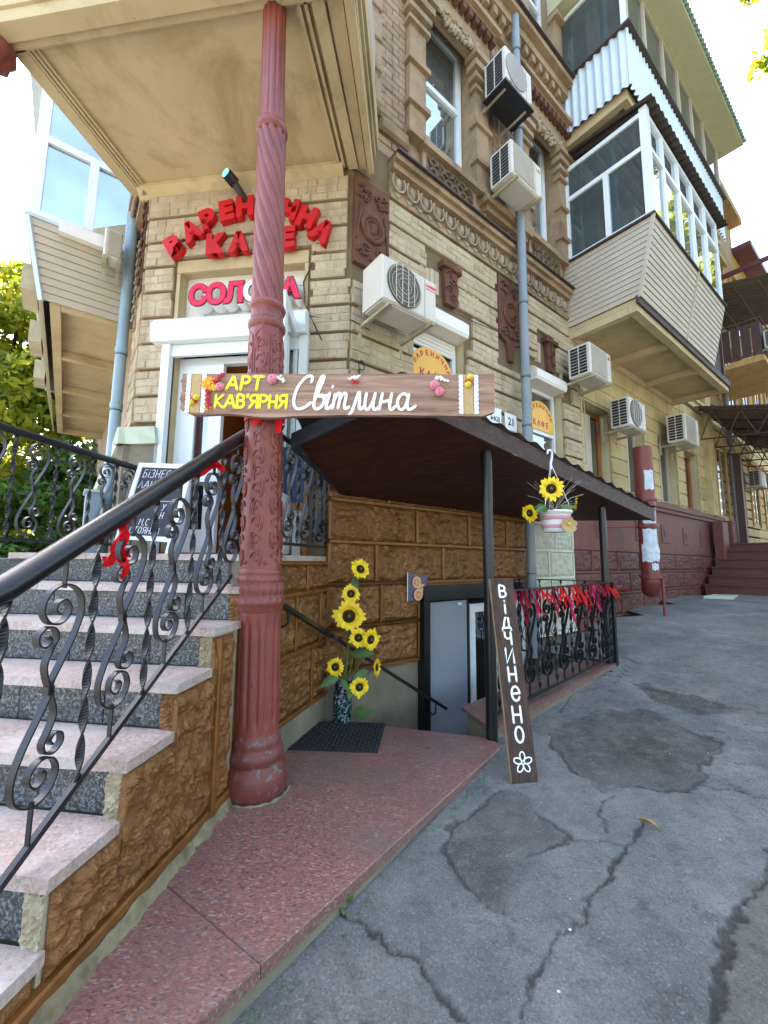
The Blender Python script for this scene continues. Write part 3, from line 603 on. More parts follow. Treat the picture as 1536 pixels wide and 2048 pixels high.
lay(RF, 0, 4.7, 5.61, 2.2, [pan1, pan2, key0, key2, grow(w0, .02), (w0[0] - .15, w0[1] + .15, 4.3, 4.75), grow(w2, .02), (w2[0] - .1, w2[1] + .3, 4.2, 4.6), (4.66, 4.8, 2, 4.5)])
lay(LF, 0, .62, 5.61, 1.6, [], L=(.16, .27))
cp = CAM
def score(b):
    F, p, q_, z0, z1, n1 = b; c = F((p + q_) / 2, 0, (z0 + z1) / 2); d = c - cp; L = d.length; vz = abs(d.normalized().dot(F.N))
    x = 768 + 825 * d.dot(rt) / d.dot(fw); y = 1024 - 825 * d.dot(up) / d.dot(fw)
    if not (0 < x < 1536 and 0 < y < 1100) or (620 < x < 1300 and y > 850): return 0
    return (q_ - p) * (z1 - z0) * vz / L ** 2
bricks.sort(key=score, reverse=True)
for b in bricks[:300]:
    F, p, q_, z0, z1, n1 = b; MB().brick(F, p, q_, 0, n1, z0, z1, .009).build('brick', M['brick'], wch if F is CF else wrg if F is RF else wlf)
mb = MB()
for F, p, q_, z0, z1, n1 in bricks[300:]: mb.brick(F, p, q_, 0, n1, z0, z1, .009)
tag(mb.build('brickwork', M['brick'], bd), kind='stuff')
mb = MB()
for F, p, q_, z0, z1, n1 in bricks: mb.box(F, p - .0035, q_ + .0035, 0, .039, z0 - .0036, z1 + .0036)
tag(mb.build('mortar_bed', M['bed'], bd), kind='stuff')
# cleaner rusticated bands further up the street: one block per pier and band
zt = 5.55
while zt > 3.0:
    edges = [4.7] + [v for h in (w3, w4, w5, w6) if h[2] < zt - .05 < h[3] + .12 for v in (h[0] - .02, h[1] + .02)] + [11.3]
    for a, b in zip(edges[0::2], edges[1::2]):
        if b - a < .06: continue
        k = max(1, round((b - a) / .55))
        for i in range(k): MB().brick(RF, a + (b - a) * i / k + .003, a + (b - a) * (i + 1) / k - .003, 0, .034, zt - .262, zt, .01).build('band_block', M['band'], wrg)
        MB().box(RF, a, b, 0, .014, zt - .301, zt + .001).build('band_groove', M['band'], wrg)
    zt -= .30
# upper storey: small quoin slots and courses of bricks left of the first window
ub = []
for i in range(0, 38):
    z0 = 6.32 + i * .092
    for F, a0, b0 in ((RF, .0, .72), (RF, 2.45, 3.12), (RF, 4.35, 5.1)):
        u = a0 + (.0 if i % 2 else -.1)
        while u < b0:
            a, b = max(u, a0), min(u + .2, b0); u += .206
            if b - a > .03: ub.append((F, a, b, z0, z0 + .086, .02 + random.uniform(-.005, .006)))
mb = MB()
for F, a, b, z0, z1, n1 in ub: mb.brick(F, a, b, 0, n1, z0, z1, .007)
tag(mb.build('upper_brickwork', M['upper'], bd), kind='stuff')
for i in range(6): MB().brick(RF, .0, .34, .0, .05, 6.75 + i * .42, 7.06 + i * .42, .012).build('quoin_block', M['upper'], wru)
MB().brick(RF, -.03, .3, .0, .12, 6.52, 6.68, .03).brick(RF, .3, .74, .0, .09, 6.40, 6.58, .03).build('string_course', M['trim'], bd)

# --- cornice with egg and dart between the ground and first floors
def cornice(u0, u1):
    o = MB().box(RF, u0, u1, 0, .16, 6.06, 6.13).box(RF, u0, u1, 0, .11, 5.98, 6.06).box(RF, u0, u1, 0, .035, 5.70, 5.98).box(RF, u0, u1, 0, .06, 5.64, 5.70)
    o = o.build('cornice', M['trim'], bd); MB().box(RF, u0, u1, .0, .2, 6.132, 6.155).build('drip_edge', M['darktrim'], o)
    u = u0 + .1
    while u < u1 - .08:
        MB().ball(RF(u, .055, 5.845), .06, 8, 6, (.75, .75, 1.35)).build('egg', M['orn2'], o)
        MB().sweep([RF(u + .095 * math.sin(a), .07, 5.86 - .115 * math.cos(a)) for a in np.linspace(-2.3, 2.3, 12)], RF.N, .03, .02).build('egg_rim', M['orn2'], o); u += .215
    for k in range(int((u1 - u0) / .17)): 
        v = u0 + .09 + k * .17; o2 = MB().prism(RF, [(v - .05, 5.715), (v + .05, 5.715), (v, 5.66)], .058, .075)
        o2.build('dart', M['orn2'], o)
cornice(.48, 4.45)
MB().box(RF, 4.45, 11.3, 0, .09, 5.6, 5.75).box(RF, 4.45, 11.3, 0, .14, 5.75, 5.83).build('cornice', M['band'], bd)
# --- terracotta panels
def scrollrel(mb, F, u, z, r, n, sgn=1, t=.018):
    pts = [F(u + sgn * (r * (1 - a / 9) * math.cos(a)), n + .004 * a, z + r * (1 - a / 9) * math.sin(a)) for a in np.linspace(0, 6.6, 18)]; mb.tube(pts, [t * (1 - i / 26) for i in range(18)], 6)
def panel(F, u0, u1, z0, z1, taper=False):
    c = (u0 + u1) / 2; wd = u1 - u0
    poly = [(u0, z0 + .12), (u1, z0 + .12), (u1, z1), (u0, z1)]
    if taper: poly = [(c - .05, z0 - .16), (c + .05, z0 - .16), (c + .09, z0 + .1), (c + wd / 2, z0 + .18), (u1, z1), (u0, z1), (c - wd / 2, z0 + .18), (c - .09, z0 + .1)]
    o = MB().prism(F, poly, 0, .055).build('ornament_panel', M['orn'], bd); r = MB()
    zc = z0 + (z1 - z0) * .52; R1 = wd * .30
    r.tube([F(c + R1 * math.cos(a), .06, zc + R1 * 1.05 * math.sin(a)) for a in np.linspace(0, 2 * math.pi, 33)], .03, 8, False)
    r.tube([F(c + R1 * .68 * math.cos(a), .06, zc + R1 * .72 * math.sin(a)) for a in np.linspace(0, 2 * math.pi, 25)], .014, 6, False)
    for a in np.linspace(0, 2 * math.pi, 18)[:-1]: r.ball(F(c + R1 * .84 * math.cos(a), .066, zc + R1 * .88 * math.sin(a)), .014, 6, 4)
    r.ball(F(c, .06, zc), R1 * .5, 12, 8, (.8, .35, 1))
    for sg in (-1, 1):
        for (du_, dz, rr) in ((.12, .30, .055), (.07, .38, .05), (.15, .42, .045), (.1, -.27, .06), (.16, -.34, .05), (.05, -.36, .05)): scrollrel(r, F, c + sg * du_ * wd / .5, zc + dz, rr, .062, sg)
        for i in range(6): r.ball(F(c + sg * (.06 + .03 * i) * wd / .5, .064, zc + .34 + .03 * math.sin(i * 2)), .028, 7, 5, (1, .5, .8)); r.ball(F(c + sg * (.04 + .03 * i) * wd / .5, .064, zc - .30 - .03 * math.cos(i * 2)), .026, 7, 5, (1, .5, .8))
        r.tube([F(c + sg * wd * (.40 - .06 * math.sin(t_ * 6)), .062, zc + t_) for t_ in np.linspace(-.2, .22, 12)], .014, 6)
    r.build('relief', M['orn'], o)
panel(RF, 0.0, .46, 4.50, 5.63); panel(RF, 2.44, 2.98, 4.52, 5.60, True); panel(CF, -.06, -.005, 4.5, 5.63) if False else None
def keystone(u, z0, z1, wd):
    o = MB().prism(RF, [(u - wd * .38, z0), (u + wd * .38, z0), (u + wd * .5, z1 - .08), (u - wd * .5, z1 - .08)], .0, .07).brick(RF, u - wd * .72, u + wd * .72, 0, .11, z1 - .08, z1, .012).build('keystone', M['orn'], bd)
    r = MB(); 
    for i in range(4): scrollrel(r, RF, u + .03 * (-1) ** i, z0 + .1 + i * .1, .06, .075, (-1) ** i, .014)
    r.build('relief', M['orn'], o)
keystone(1.45, 4.70, 5.24, .24); keystone(3.75, 4.52, 5.05, .24)
# vertical soldier bricks over the ground floor windows
for (a, b, z0, z1, ks, kw) in ((.95, 2.0, 4.78, 5.1, 1.45, .2), (3.35, 4.15, 4.6, 4.95, 3.75, .2)):
    u = a
    while u < b:
        if abs(u + .04 - ks) > kw: MB().brick(RF, u, u + .075, 0, .026 + random.uniform(-.004, .006), z0, z1 - random.uniform(0, .05), .008).build('brick', M['brick'], wrg)
        u += .085
# --- ground floor windows: roller shutter boxes, amber cafe signs
def shutter_box(F, u0, u1, z0, z1, n0, n1, mat): return MB().prism(Frame(F(u0, 0, 0), F.N, F.U), [(n0, z0), (n1 - .02, z0 + .02), (n1, z0 + .06), (n1, z1 - .07), (n1 - .07, z1), (n0, z1)], 0, u1 - u0).build('shutter_box', mat, bd)
shutter_box(RF, .86, 1.74, 4.33, 4.6, -.19, .1, M['pvc2']); window(RF, .88, 1.72, 2.85, 4.32, -.15, (), (3.62,), .06)
for i in range(4): MB().brick(RF, .95, 1.66, -.13, -.105, 4.12 + i * .05, 4.166 + i * .05, .012).build('shutter_slat', M['pvc2'], bd)
shutter_box(RF, 3.24, 4.1, 4.24, 4.48, -.19, .12, M['pvc2']); window(RF, 3.24, 4.1, 2.6, 4.24, -.15, (), (3.55,), .06)
MB().box(RF, .8, 1.8, .0, .05, 2.8, 2.85).box(RF, 3.2, 4.2, 0, .05, 2.55, 2.6).build('window_sill', M['pvc'], bd)
window(RF, 4.8, 5.74, 2.6, 4.28, -.17, (5.3,), (), .07, M['orangewood']); window(RF, 6.47, 7.33, 2.9, 4.33, -.17, (6.9,), (), .07, M['siding']); window(RF, 8.12, 9.18, 2.88, 4.38, -.17, (8.65,), (), .07, M['siding']); window(RF, 9.77, 10.73, 2.88, 4.33, -.17, (10.2,), (), .07, M['orangewood'])
MB().box(RF, 4.9, 5.3, -.13, -.11, 2.7, 4.2).build('curtain', M['siding'], bd)
# --- first floor windows with pilasters, stucco frieze and consoles
def fancy_window(h, cap=True):
    u0, u1, z0, z1 = h
    window(RF, u0 + .02, u1 - .02, z0, z1, -.2, (), (z0 + 1.28,), .075, None, M['mirror'])
    MB().box(RF, u0 - .02, u1 + .02, -.1, .06, z0 - .035, z0).build('window_sill', M['pvc'], bd)
    for s0, s1 in ((u0 - .27, u0), (u1, u1 + .27)):
        o = MB().box(RF, s0, s1, 0, .09, z0 - .05, z1).build('pilaster', M['trim'], bd)
        for zz, e, hh in ((z0 - .1, .03, .12), (z0 + .32, .045, .07), (z0 + .9, .045, .07), (z0 + 1.46, .045, .06), (z0 + 1.62, .06, .08), (z0 + 1.76, .09, .1), (z0 + 1.90, .12, .09)): MB().box(RF, s0 - e, s1 + e, .0, .09 + e, zz, zz + hh).build('capital', M['trim'], o)
    zt_ = z0 + 2.02
    o = MB().box(RF, u0 - .3, u1 + .3, 0, .1, z1 - .28, z1 + .3).build('entablature', M['trim'], bd); r = MB(); random.seed(int(u0 * 100))
    # swag of leaves and fruit in light stucco along the lintel
    for i in range(60):
        t = i / 59; u = u0 + (u1 - u0) * t; zz = z1 - .30 + .12 * abs(2 * t - 1) ** 1.5; r.ball(RF(u, .12 + random.uniform(-.01, .03), zz + random.uniform(-.05, .06)), random.uniform(.022, .05), 6, 4, (1, .8, random.uniform(.6, 1.3)))
    for i in range(8): scrollrel(r, RF, u0 + (u1 - u0) * (i + .5) / 8, z1 - .12, .06, .11, (-1) ** i, .016)
    r.build('stucco_swag', M['orn2'], o)
    d = MB(); k = 0; u = u0 - .3
    while u < u1 + .3: d.box(RF, u, u + .07, .1, .2, z1 + .14, z1 + .27); u += .13
    d.build('dentil_row', M['orn'], o)
    MB().box(RF, u0 - .42, u1 + .42, 0, .26, z1 + .3, z1 + .38).box(RF, u0 - .36, u1 + .36, 0, .2, z1 + .27, z1 + .3).build('hood_cornice', M['trim'], o)
    # apron below the sill with a stucco relief
    a = MB().box(RF, u0 - .02, u1 + .02, 0, .05, z0 - .52, z0 - .12).box(RF, u0 - .06, u1 + .06, .0, .13, z0 - .13, z0 - .04).build('apron', M['trim'], bd); r = MB()
    for i in range(6):
        for zz in (-.24, -.38): scrollrel(r, RF, u0 + .14 + (u1 - u0 - .28) * i / 5, z0 + zz, .085, .058, (-1) ** i, .026)
    for i in range(26): r.ball(RF(random.uniform(u0 + .08, u1 - .08), .055, random.uniform(z0 - .45, z0 - .2)), random.uniform(.015, .035), 6, 4, (1, .6, 1))
    r.build('relief', M['orn3'], a); MB().box(RF, u0 + .04, u1 - .04, .05, .054, z0 - .49, z0 - .15).build('relief_ground', M['orn3'], a)
fancy_window(u1_); fancy_window(u2_)
for h in (u3_, u4_):
    window(RF, h[0], h[1], h[2], h[3], -.18, (), (h[2] + 1.3,), .08, None, M['mirror'])
    for s0 in (h[0] - .3, h[1]): MB().box(RF, s0, s0 + .28, 0, .12, h[2] - .2, h[3]).box(RF, s0 - .05, s0 + .33, 0, .18, h[2] - .2, h[2] - .05).box(RF, s0 - .06, s0 + .34, 0, .2, h[2] + .9, h[2] + 1.0).build('pilaster', M['trim'], bd)
MB().box(RF, 0, 4.4, 0, .32, 10.02, 10.12).box(RF, 0, 4.4, 0, .22, 9.86, 10.02).box(RF, 0, 4.4, 0, .1, 9.6, 9.86).build('cornice', M['trim'], bd)
MB().box(RF, 0, 4.4, 0, .37, 10.122, 10.15).build('drip_edge', M['darktrim'], bd)
d = MB(); u = .1
while u < 4.3: d.box(RF, u, u + .09, .1, .2, 9.72, 9.85); u += .2
tag(d.build('dentil_row', M['trim'], bd), kind='stuff')
MB().box(RF, 2.1, 3.2, 0, .16, 6.5, 6.6).box(RF, 2.16, 3.14, 0, .1, 6.42, 6.5).build('string_course', M['trim'], bd)
# far pier with pilaster
MB().box(RF, 11.3, 11.75, 0, .16, 2.8, 9).build('pilaster', M['band'], bd)
# --- L facade: tall ornament strips and corner profile at the chamfer edge
for i, u in enumerate((.12, .42)):
    o = MB().box(LF, u - .09, u + .09, 0, .06, 4.5 - .3 * i, 5.66).build('ornament_panel', M['orn'] if i == 0 else M['trim'], bd); r = MB()
    for k in range(9): scrollrel(r, LF, u, 4.62 - .3 * i + k * .12, .06, .066, (-1) ** k, .016)
    r.build('relief', M['orn'] if i == 0 else M['orn2'], o)
cz = MB(); 
for u in np.arange(.05, .8, .055): cz.ball(LF(u, .16, 5.80), .03, 6, 4, (1, 1, 1.5))
cz.build('egg', M['orn2'], bd); MB().box(LF, 0, .8, 0, .2, 5.86, 5.95).box(LF, 0, .8, 0, .12, 5.64, 5.86).build('cornice', M['trim'], bd)
MB().box(LF, .16, .62, 0, .02, 3.3, 3.72).build('name_plate', M['corr'], bd)
# --- plinth courses of rough stone under the canopy (bronze, then whitewashed, then red brown) and coping
PF = Frame(RF(0, .02, 0), RF.U, RF.N)
pl = MB().box(RF, -.2, .93, -.05, .018, .46, 1.24).box(RF, 2.98, 4.21, -.05, .018, .46, 1.24).box(RF, -.2, 4.21, -.05, .018, 1.241, 2.5).build('plinth', M['bronzejoint'], bd)
rows = [.48, .885, 1.285, 1.685, 2.085, 2.485]
def row(off, a, b, L=.9):
    r = [a]; u = a + off
    while u < b - .25: r.append(u); u += L
    return r + [b]
# leave out what the basement doorway takes
stone_courses(PF, rows[:2], [[-.2, .12, .93]], pl, M['bronze'], M['bronzejoint'], res=(60, 28))
stone_courses(PF, rows[1:3], [[-.2, .42, .93]], pl, M['bronze'], M['bronzejoint'], res=(60, 30))
stone_courses(PF, [1.285, 1.685, 2.085, 2.485], [[-.2, .35, 1.3, 2.2, 2.98], [-.2, .9, 1.75, 2.5, 2.98], [-.2, .5, 1.5, 2.4, 2.98]], pl, M['bronze'], M['bronzejoint'], res=(70, 32))
stone_courses(PF, [.485, .885, 1.285, 1.685, 2.085], [[3.0, 3.6, 4.2], [3.0, 3.75, 4.2], [3.0, 3.5, 4.2], [3.0, 3.7, 4.2]], pl, M['whitestone'], M['whitejoint'], res=(20, 10))
stone_courses(PF, [.6, .98, 1.36, 1.74], [[4.22] + [4.9 + .95 * i for i in range(7)] + [11.4], [4.22] + [5.3 + .95 * i for i in range(6)] + [11.4], [4.22] + [4.8 + .95 * i for i in range(7)] + [11.4]], pl, M['redstone'], M['redjoint'], res=(18, 8))
MB().box(RF, 4.21, 11.5, 0, .045, .4, .58).box(RF, 4.21, 12.4, 0, .035, 1.76, 2.62).box(RF, 4.21, 12.4, 0, .13, 2.70, 2.80).box(RF, 4.21, 12.4, 0, .09, 2.62, 2.70).build('plinth_wall', M['redjoint'], bd)
for u in (5.0, 6.6, 7.9, 9.2, 10.4): MB().brick(RF, u, u + .36, .03, .052, 1.95, 2.35, .01).box(RF, u + .07, u + .29, .0521, .054, 2.02, 2.28).brick(RF, u + .12, u + .24, .054, .064, 2.08, 2.22, .008).build('vent_panel', M['redstone'], bd)

MB().box(RF, -.3, .93, -.03, .02, -1.2, .46).build('basement_wall', M['greycement'], bd); MB().box(RF, 2.98, 3.2, -.03, .02, -1.2, .46).build('basement_wall', M['greycement'], bd)
MB().prism(CF, [(-2.44, .9), (-1.98, .9), (-1.98, 2.68), (-2.44, 2.68)], 0, .1).prism(LF, [(-.1, .3), (14, .3), (14, 2.68), (-.1, 2.68)], 0, .1).build('plinth_pier', M['greycement'], bd)
MB().prism(CF, [(-2.46, 2.68), (-1.97, 2.68), (-2.0, 2.86), (-2.42, 2.86)], 0, .15).prism(LF, [(-.13, 2.68), (14, 2.68), (14, 2.86), (-.1, 2.86)], 0, .15).build('plinth_cap', M['palecap'], bd)
MB().prism(CF, [(-.45, 1.5), (-.02, 1.5), (-.02, 2.2), (-.45, 2.2)], 0, .06).build('plinth_pier', M['greycement'], bd)
# ------------------------------------------------------------------ balcony slab over the entrance
sb = MB(); SBZ = 5.72
def cslab(poly, z0, z1, name, mat, parent): return MB().slab([tuple(p[:2]) for p in poly], z0, z1).build(name, mat, parent)
eb = cslab([CF(-2.62, 1.62, 0), CF(.31, 1.62, 0), CF(.21, -.04, 0), RF(.26, -.04, 0), CF(0, -.05, 0), CF(-2.62, -.05, 0)], SBZ + .03, 6.25, 'entrance_balcony', M['soffit'], bd)
f = MB()
f.box(CF, -2.62, -2.50, 0, 1.40, SBZ - .02, SBZ + .028)                       # left margin
for i in range(3): f.box(CF, -2.50 + i * .035, -2.475 + i * .035, .04, 1.40, SBZ - .012 + .008 * i, SBZ + .028)
f.box(CF, -2.62, .34, 1.40, 1.47, SBZ - .05, SBZ + .028); f.box(CF, -2.62, .34, 1.475, 1.60, SBZ - .085, SBZ + .028); f.box(CF, -2.62, .34, 1.37, 1.395, SBZ - .02, SBZ + .028)
f.build('soffit_moulding', M['soffit'], eb)
f = MB()
def strip(a0, a1, b0, b1, z0, z1): f.slab([tuple(CF(a0, 1.40, 0)[:2]), tuple(CF(a1, 1.40, 0)[:2]), tuple(RF(b1, .0, 0)[:2] if b1 > .05 else CF(b1, .02, 0)[:2]), tuple(CF(b0, .02, 0)[:2])], z0, z1)
f.box(CF, -.16, -.13, .05, 1.40, SBZ - .015, SBZ + .028).box(CF, -.10, -.075, .05, 1.40, SBZ - .02, SBZ + .028).box(CF, -.04, .06, .03, 1.40, SBZ - .03, SBZ + .028)
f.slab([tuple(p[:2]) for p in (CF(.08, 1.4, 0), CF(.20, 1.4, 0), CF(.15, .0, 0), CF(.07, .0, 0))], SBZ - .01, SBZ + .028)
f.slab([tuple(p[:2]) for p in (CF(.215, 1.4, 0), CF(.29, 1.4, 0), CF(.22, -.03, 0), CF(.165, -.03, 0))], SBZ - .06, SBZ + .026)
f.build('soffit_moulding', M['soffit'], eb)
MB().prism(Frame(CF(-2.5, 0, 0), CF.N, CF.U), [(0, 5.60), (.03, 5.60), (.06, 5.66), (.10, 5.70), (.10, SBZ + .025), (0, SBZ + .025)], 0, 2.4).build('cove_moulding', M['soffit'], eb)
f = MB(); f.slab([tuple(p[:2]) for p in (CF(.312, 1.63, 0), CF(.335, 1.63, 0), CF(.24, -.04, 0), CF(.215, -.04, 0))], 5.86, 5.94)
f.slab([tuple(p[:2]) for p in (CF(.312, 1.63, 0), CF(.36, 1.63, 0), CF(.265, -.04, 0), CF(.215, -.04, 0))], 5.96, 6.25); f.slab([tuple(p[:2]) for p in (CF(-2.66, 1.623, 0), CF(.34, 1.623, 0), CF(.34, 1.70, 0), CF(-2.66, 1.70, 0))], 5.98, 6.3)
f.build('fascia_moulding', M['soffit'], eb)
MB().slab([tuple(p[:2]) for p in (CF(.22, 1.58, 0), CF(.31, 1.58, 0), CF(.22, -.02, 0), CF(.13, -.02, 0))], 6.252, 7.3).build('parapet', M['siding'], eb)
# light fitting bracket etc. are separate things below
# ------------------------------------------------------------------ entrance door
MB().prism(Frame(CF(-2.12, 0, 0), CF.N, CF.U), [(-.10, 3.79), (.15, 3.79), (.17, 3.86), (.17, 3.98), (.12, 4.05), (-.10, 4.05)], 0, 1.70).build('shutter_box', M['pvc'], bd)
[MB().box(CF, *q_).build('shutter_rail', M['pvc'], bd) for q_ in ((-2.02, -1.93, .03, .10, H0, 3.785), (-.50, -.415, .03, .10, H0, 3.785), (-1.93, -.5, .02, .06, 3.66, 3.785))]
fr = MB().box(CF, -1.93, -1.86, -.16, -.09, H0, 3.70).box(CF, -.57, -.5, -.16, -.09, H0, 3.70).box(CF, -1.86, -.57, -.16, -.09, 3.62, 3.70).build('door_frame', M['pvc'], bd)
MB().box(CF, -1.97, -.46, -.02, .015, 4.66, 4.80).box(CF, -1.97, -1.93, -.02, .014, 3.9, 4.655).box(CF, -.5, -.46, -.02, .014, 3.9, 4.655).build('door_surround', M['plaster'], bd)
MB().box(CF, -1.93, -.5, -.17, -.13, 3.78, 4.68).box(CF, -1.72, -1.69, -.13, -.118, 3.79, 4.62).box(CF, -1.9, -.55, -.13, -.118, 4.5, 4.53).build('panel', M['pvc2'], bd)
def door_leaf(F, u0, u1, z0, z1, n, g, name='door_leaf'):
    o = MB().box(F, u0, u0 + g, n - .03, n + .03, z0, z1).box(F, u1 - g, u1, n - .03, n + .03, z0, z1).box(F, u0 + g, u1 - g, n - .03, n + .03, z1 - g, z1).box(F, u0 + g, u1 - g, n - .03, n + .03, z0, z0 + .25).box(F, u0 + g, u1 - g, n - .026, n + .026, z0 + .85, z0 + .93).build(name, M['pvc'], bd)
    MB().box(F, u0 + g, u1 - g, n - .008, n + .008, z0 + .25, z0 + .85).build('pane', M['glass'], o); MB().box(F, u0 + g, u1 - g, n - .008, n + .008, z0 + .93, z1 - g).build('pane', M['glass'], o); return o
dl = door_leaf(CF, -1.85, -1.40, H0 + .02, 3.61, -.10, .145)
MB().box(CF, -1.46, -1.43, -.07, -.03, 2.45, 2.7).build('handle', M['pvc'], dl)
hx = CF(-.58, -.06, 0); od = Frame(hx, (CF.N * math.cos(R_(-9)) - CF.U * math.sin(R_(-9))), CF.U * math.cos(R_(-9)) + CF.N * math.sin(R_(-9)))
o2 = MB().box(od, 0, .10, -.03, .03, H0 + .02, 3.9).box(od, .60, .72, -.03, .03, H0 + .02, 3.9).box(od, .1, .6, -.03, .03, 3.78, 3.9).box(od, .1, .6, -.03, .03, H0 + .02, 2.1).build('door_leaf', M['pvc'], bd)
MB().box(od, .1, .6, -.007, .007, 2.1, 3.78).build('pane', M['clear'], o2)
MB().quad(CF(-1.9, -.2, H0 + .004), CF(-.5, -.2, H0 + .004), CF(-.5, -2.5, H0 + .004), CF(-1.9, -2.5, H0 + .004)).build('interior_floor', M['tread'], bd)
f = MB(); f.quad(CF(-2.0, -2.5, H0), CF(-.4, -2.5, H0), CF(-.4, -2.5, 3.7), CF(-2.0, -2.5, 3.7)).quad(CF(-2.0, -.2, H0), CF(-2.0, -2.5, H0), CF(-2.0, -2.5, 3.7), CF(-2.0, -.2, 3.7)).quad(CF(-.4, -.2, H0), CF(-.4, -2.5, H0), CF(-.4, -2.5, 3.7), CF(-.4, -.2, 3.7)).quad(CF(-2.0, -.2, 3.7), CF(-.4, -.2, 3.7), CF(-.4, -2.5, 3.7), CF(-2.0, -2.5, 3.7))
f.build('interior_wall', M['orangewall'], bd)
MB().box(CF, -1.3, -.62, -1.2, -1.1, H0, 3.4).build('inner_door', M['orangewood'], bd)
MB().box(CF, -1.93, -.42, -.05, .04, H0 + .002, H0 + .03).build('threshold', M['darktrim'], bd)
# ------------------------------------------------------------------ left bay balcony (L facade)
lb = MB().box(LF, .82, 7.0, 0, .86, 4.52, 4.62).build('bay_balcony', M['plaster'], bd)
g = MB().box(LF, .82, 7.0, .76, .86, 4.40, 4.52)
for i in range(5): u = .82 + (7.0 - .92) * i / 4; g.box(LF, u, u + .1, .0, .755, 4.40, 4.515)
g.build('slab_beam', M['plaster'], lb)
def plank_rows(face, nrow, mat, parent, t=.014):
    """face(a, b) -> Vector for a along, b up; clapboards overlapping downwards"""
    for i in range(nrow):
        b0, b1 = i / nrow + .004, (i + 1) / nrow; p = [face(0, b0), face(1, b0), face(1, b1), face(0, b1)]
        nn = (p[1] - p[0]).cross(p[3] - p[0]).normalized()
        if nn.dot(cp - p[0]) < 0: nn = -nn
        MB().hexa([p[0] + nn * t, p[1] + nn * t, p[1] - nn * .01, p[0] - nn * .01, p[3] + nn * .003, p[2] + nn * .003, p[2] - nn * .012, p[3] - nn * .012]).build('siding_plank', mat, parent)
bl = lambda A, B, C, D: (lambda a, b: (A.lerp(B, a)).lerp(D.lerp(C, a), b))
plank_rows(bl(LF(.80, .93, 4.42), LF(.80, .02, 4.42), LF(.80, .02, 5.36), LF(.80, 1.12, 5.36)), 10, M['siding2'], lb)
plank_rows(bl(LF(7.0, .93, 4.42), LF(.80, .93, 4.42), LF(.80, 1.12, 5.36), LF(7.0, 1.12, 5.36)), 10, M['siding2'], lb)
MB().bar(LF(.79, .935, 4.40), LF(.79, 1.13, 5.36), .05, .03, (0, 1, 0)).build('corner_trim', M['greytrim'], lb); MB().box(LF, .78, 7.05, .0, 1.16, 5.362, 5.40).build('sill_board', M['greytrim'], lb)
MB().box(LF, .70, .79, .35, .85, 5.26, 5.40).build('drip_tray', M['pvc2'], lb)
BWL = Frame(LF(.84, 0, 0), LF.N, -LF.U)
window(BWL, .12, 1.12, 5.40, 7.4, 0, (.58,), (6.42,), .085, None, M['mirror'], 'bay_window', 6.42)
BWF = Frame(LF(0, 1.12, 0), LF.U, LF.N); window(BWF, .86, 7.0, 5.40, 7.4, 0, (1.9, 3.0, 4.0, 5.0, 6.0), (6.42,), .085, None, M['glass'], 'bay_window')
MB().box(LF, .6, 7.2, 0, 1.3, 7.402, 7.5).build('bay_roof', M['greytrim'], lb)
for i in range(3): MB().box(LF, 1.7 + i * 1.5, 2.3 + i * 1.5, 1.06, 1.22, 4.95 - .06 * i, 5.3 - .06 * i).build('aircon_box', M['acunder'], lb)  # plain boxes standing in for small air conditioners on the bay
# ------------------------------------------------------------------ right glazed balconies (R facade)
rb = MB().box(RF, 4.40, 9.2, 0, 1.1, 5.42, 5.50).build('glazed_balcony', M['plaster'], bd)
g = MB().box(RF, 4.40, 9.2, .98, 1.1, 5.30, 5.42).box(RF, 4.40, 9.2, 0, .06, 5.30, 5.42)
for u in (4.40, 5.95, 7.5, 9.08): g.box(RF, u, u + .12, .06, .975, 5.30, 5.415)
g.build('slab_beam', M['plaster'], rb)
MB().box(RF, 4.36, 9.24, 1.101, 1.14, 5.40, 5.52).build('drip_edge', M['darktrim'], rb)
plank_rows(bl(RF(4.38, .02, 5.50), RF(4.38, 1.15, 5.50), RF(4.38, 1.40, 6.66), RF(4.38, .02, 6.66)), 13, M['siding'], rb)
plank_rows(bl(RF(4.38, 1.15, 5.50), RF(6.35, 1.15, 5.50), RF(6.35, 1.40, 6.66), RF(4.38, 1.40, 6.66)), 13, M['siding'], rb)
plank_rows(bl(RF(6.37, 1.15, 5.50), RF(8.0, 1.15, 5.50), RF(8.0, 1.40, 6.66), RF(6.37, 1.40, 6.66)), 13, M['siding'], rb)
MB().bar(RF(4.37, 1.155, 5.48), RF(4.37, 1.41, 6.67), .05, .03, RF.U).build('corner_trim', M['siding'], rb); MB().bar(RF(6.36, 1.165, 5.5), RF(6.36, 1.415, 6.66), .035, .02, RF.U).build('corner_trim', M['siding'], rb)
MB().box(RF, 4.33, 8.03, .0, 1.44, 6.662, 6.69).build('sill_board', M['darktrim'], rb)
BN = Frame(RF(4.43, 0, 0), RF.N, -RF.U); window(BN, .06, 1.40, 6.69, 8.5, 0, (.76,), (7.88,), .075, None, M['greyglass'], 'balcony_window', 7.88)
BF = Frame(RF(0, 1.36, 0), RF.U, RF.N); window(BF, 4.47, 8.0, 6.69, 8.5, 0, (5.05, 5.75, 6.45, 7.2), (7.9,), .075, None, M['mirror'], 'balcony_window')
MB().box(RF, 4.39, 4.50, 1.30, 1.41, 6.691, 8.55).build('corner_post', M['pvc'], rb)
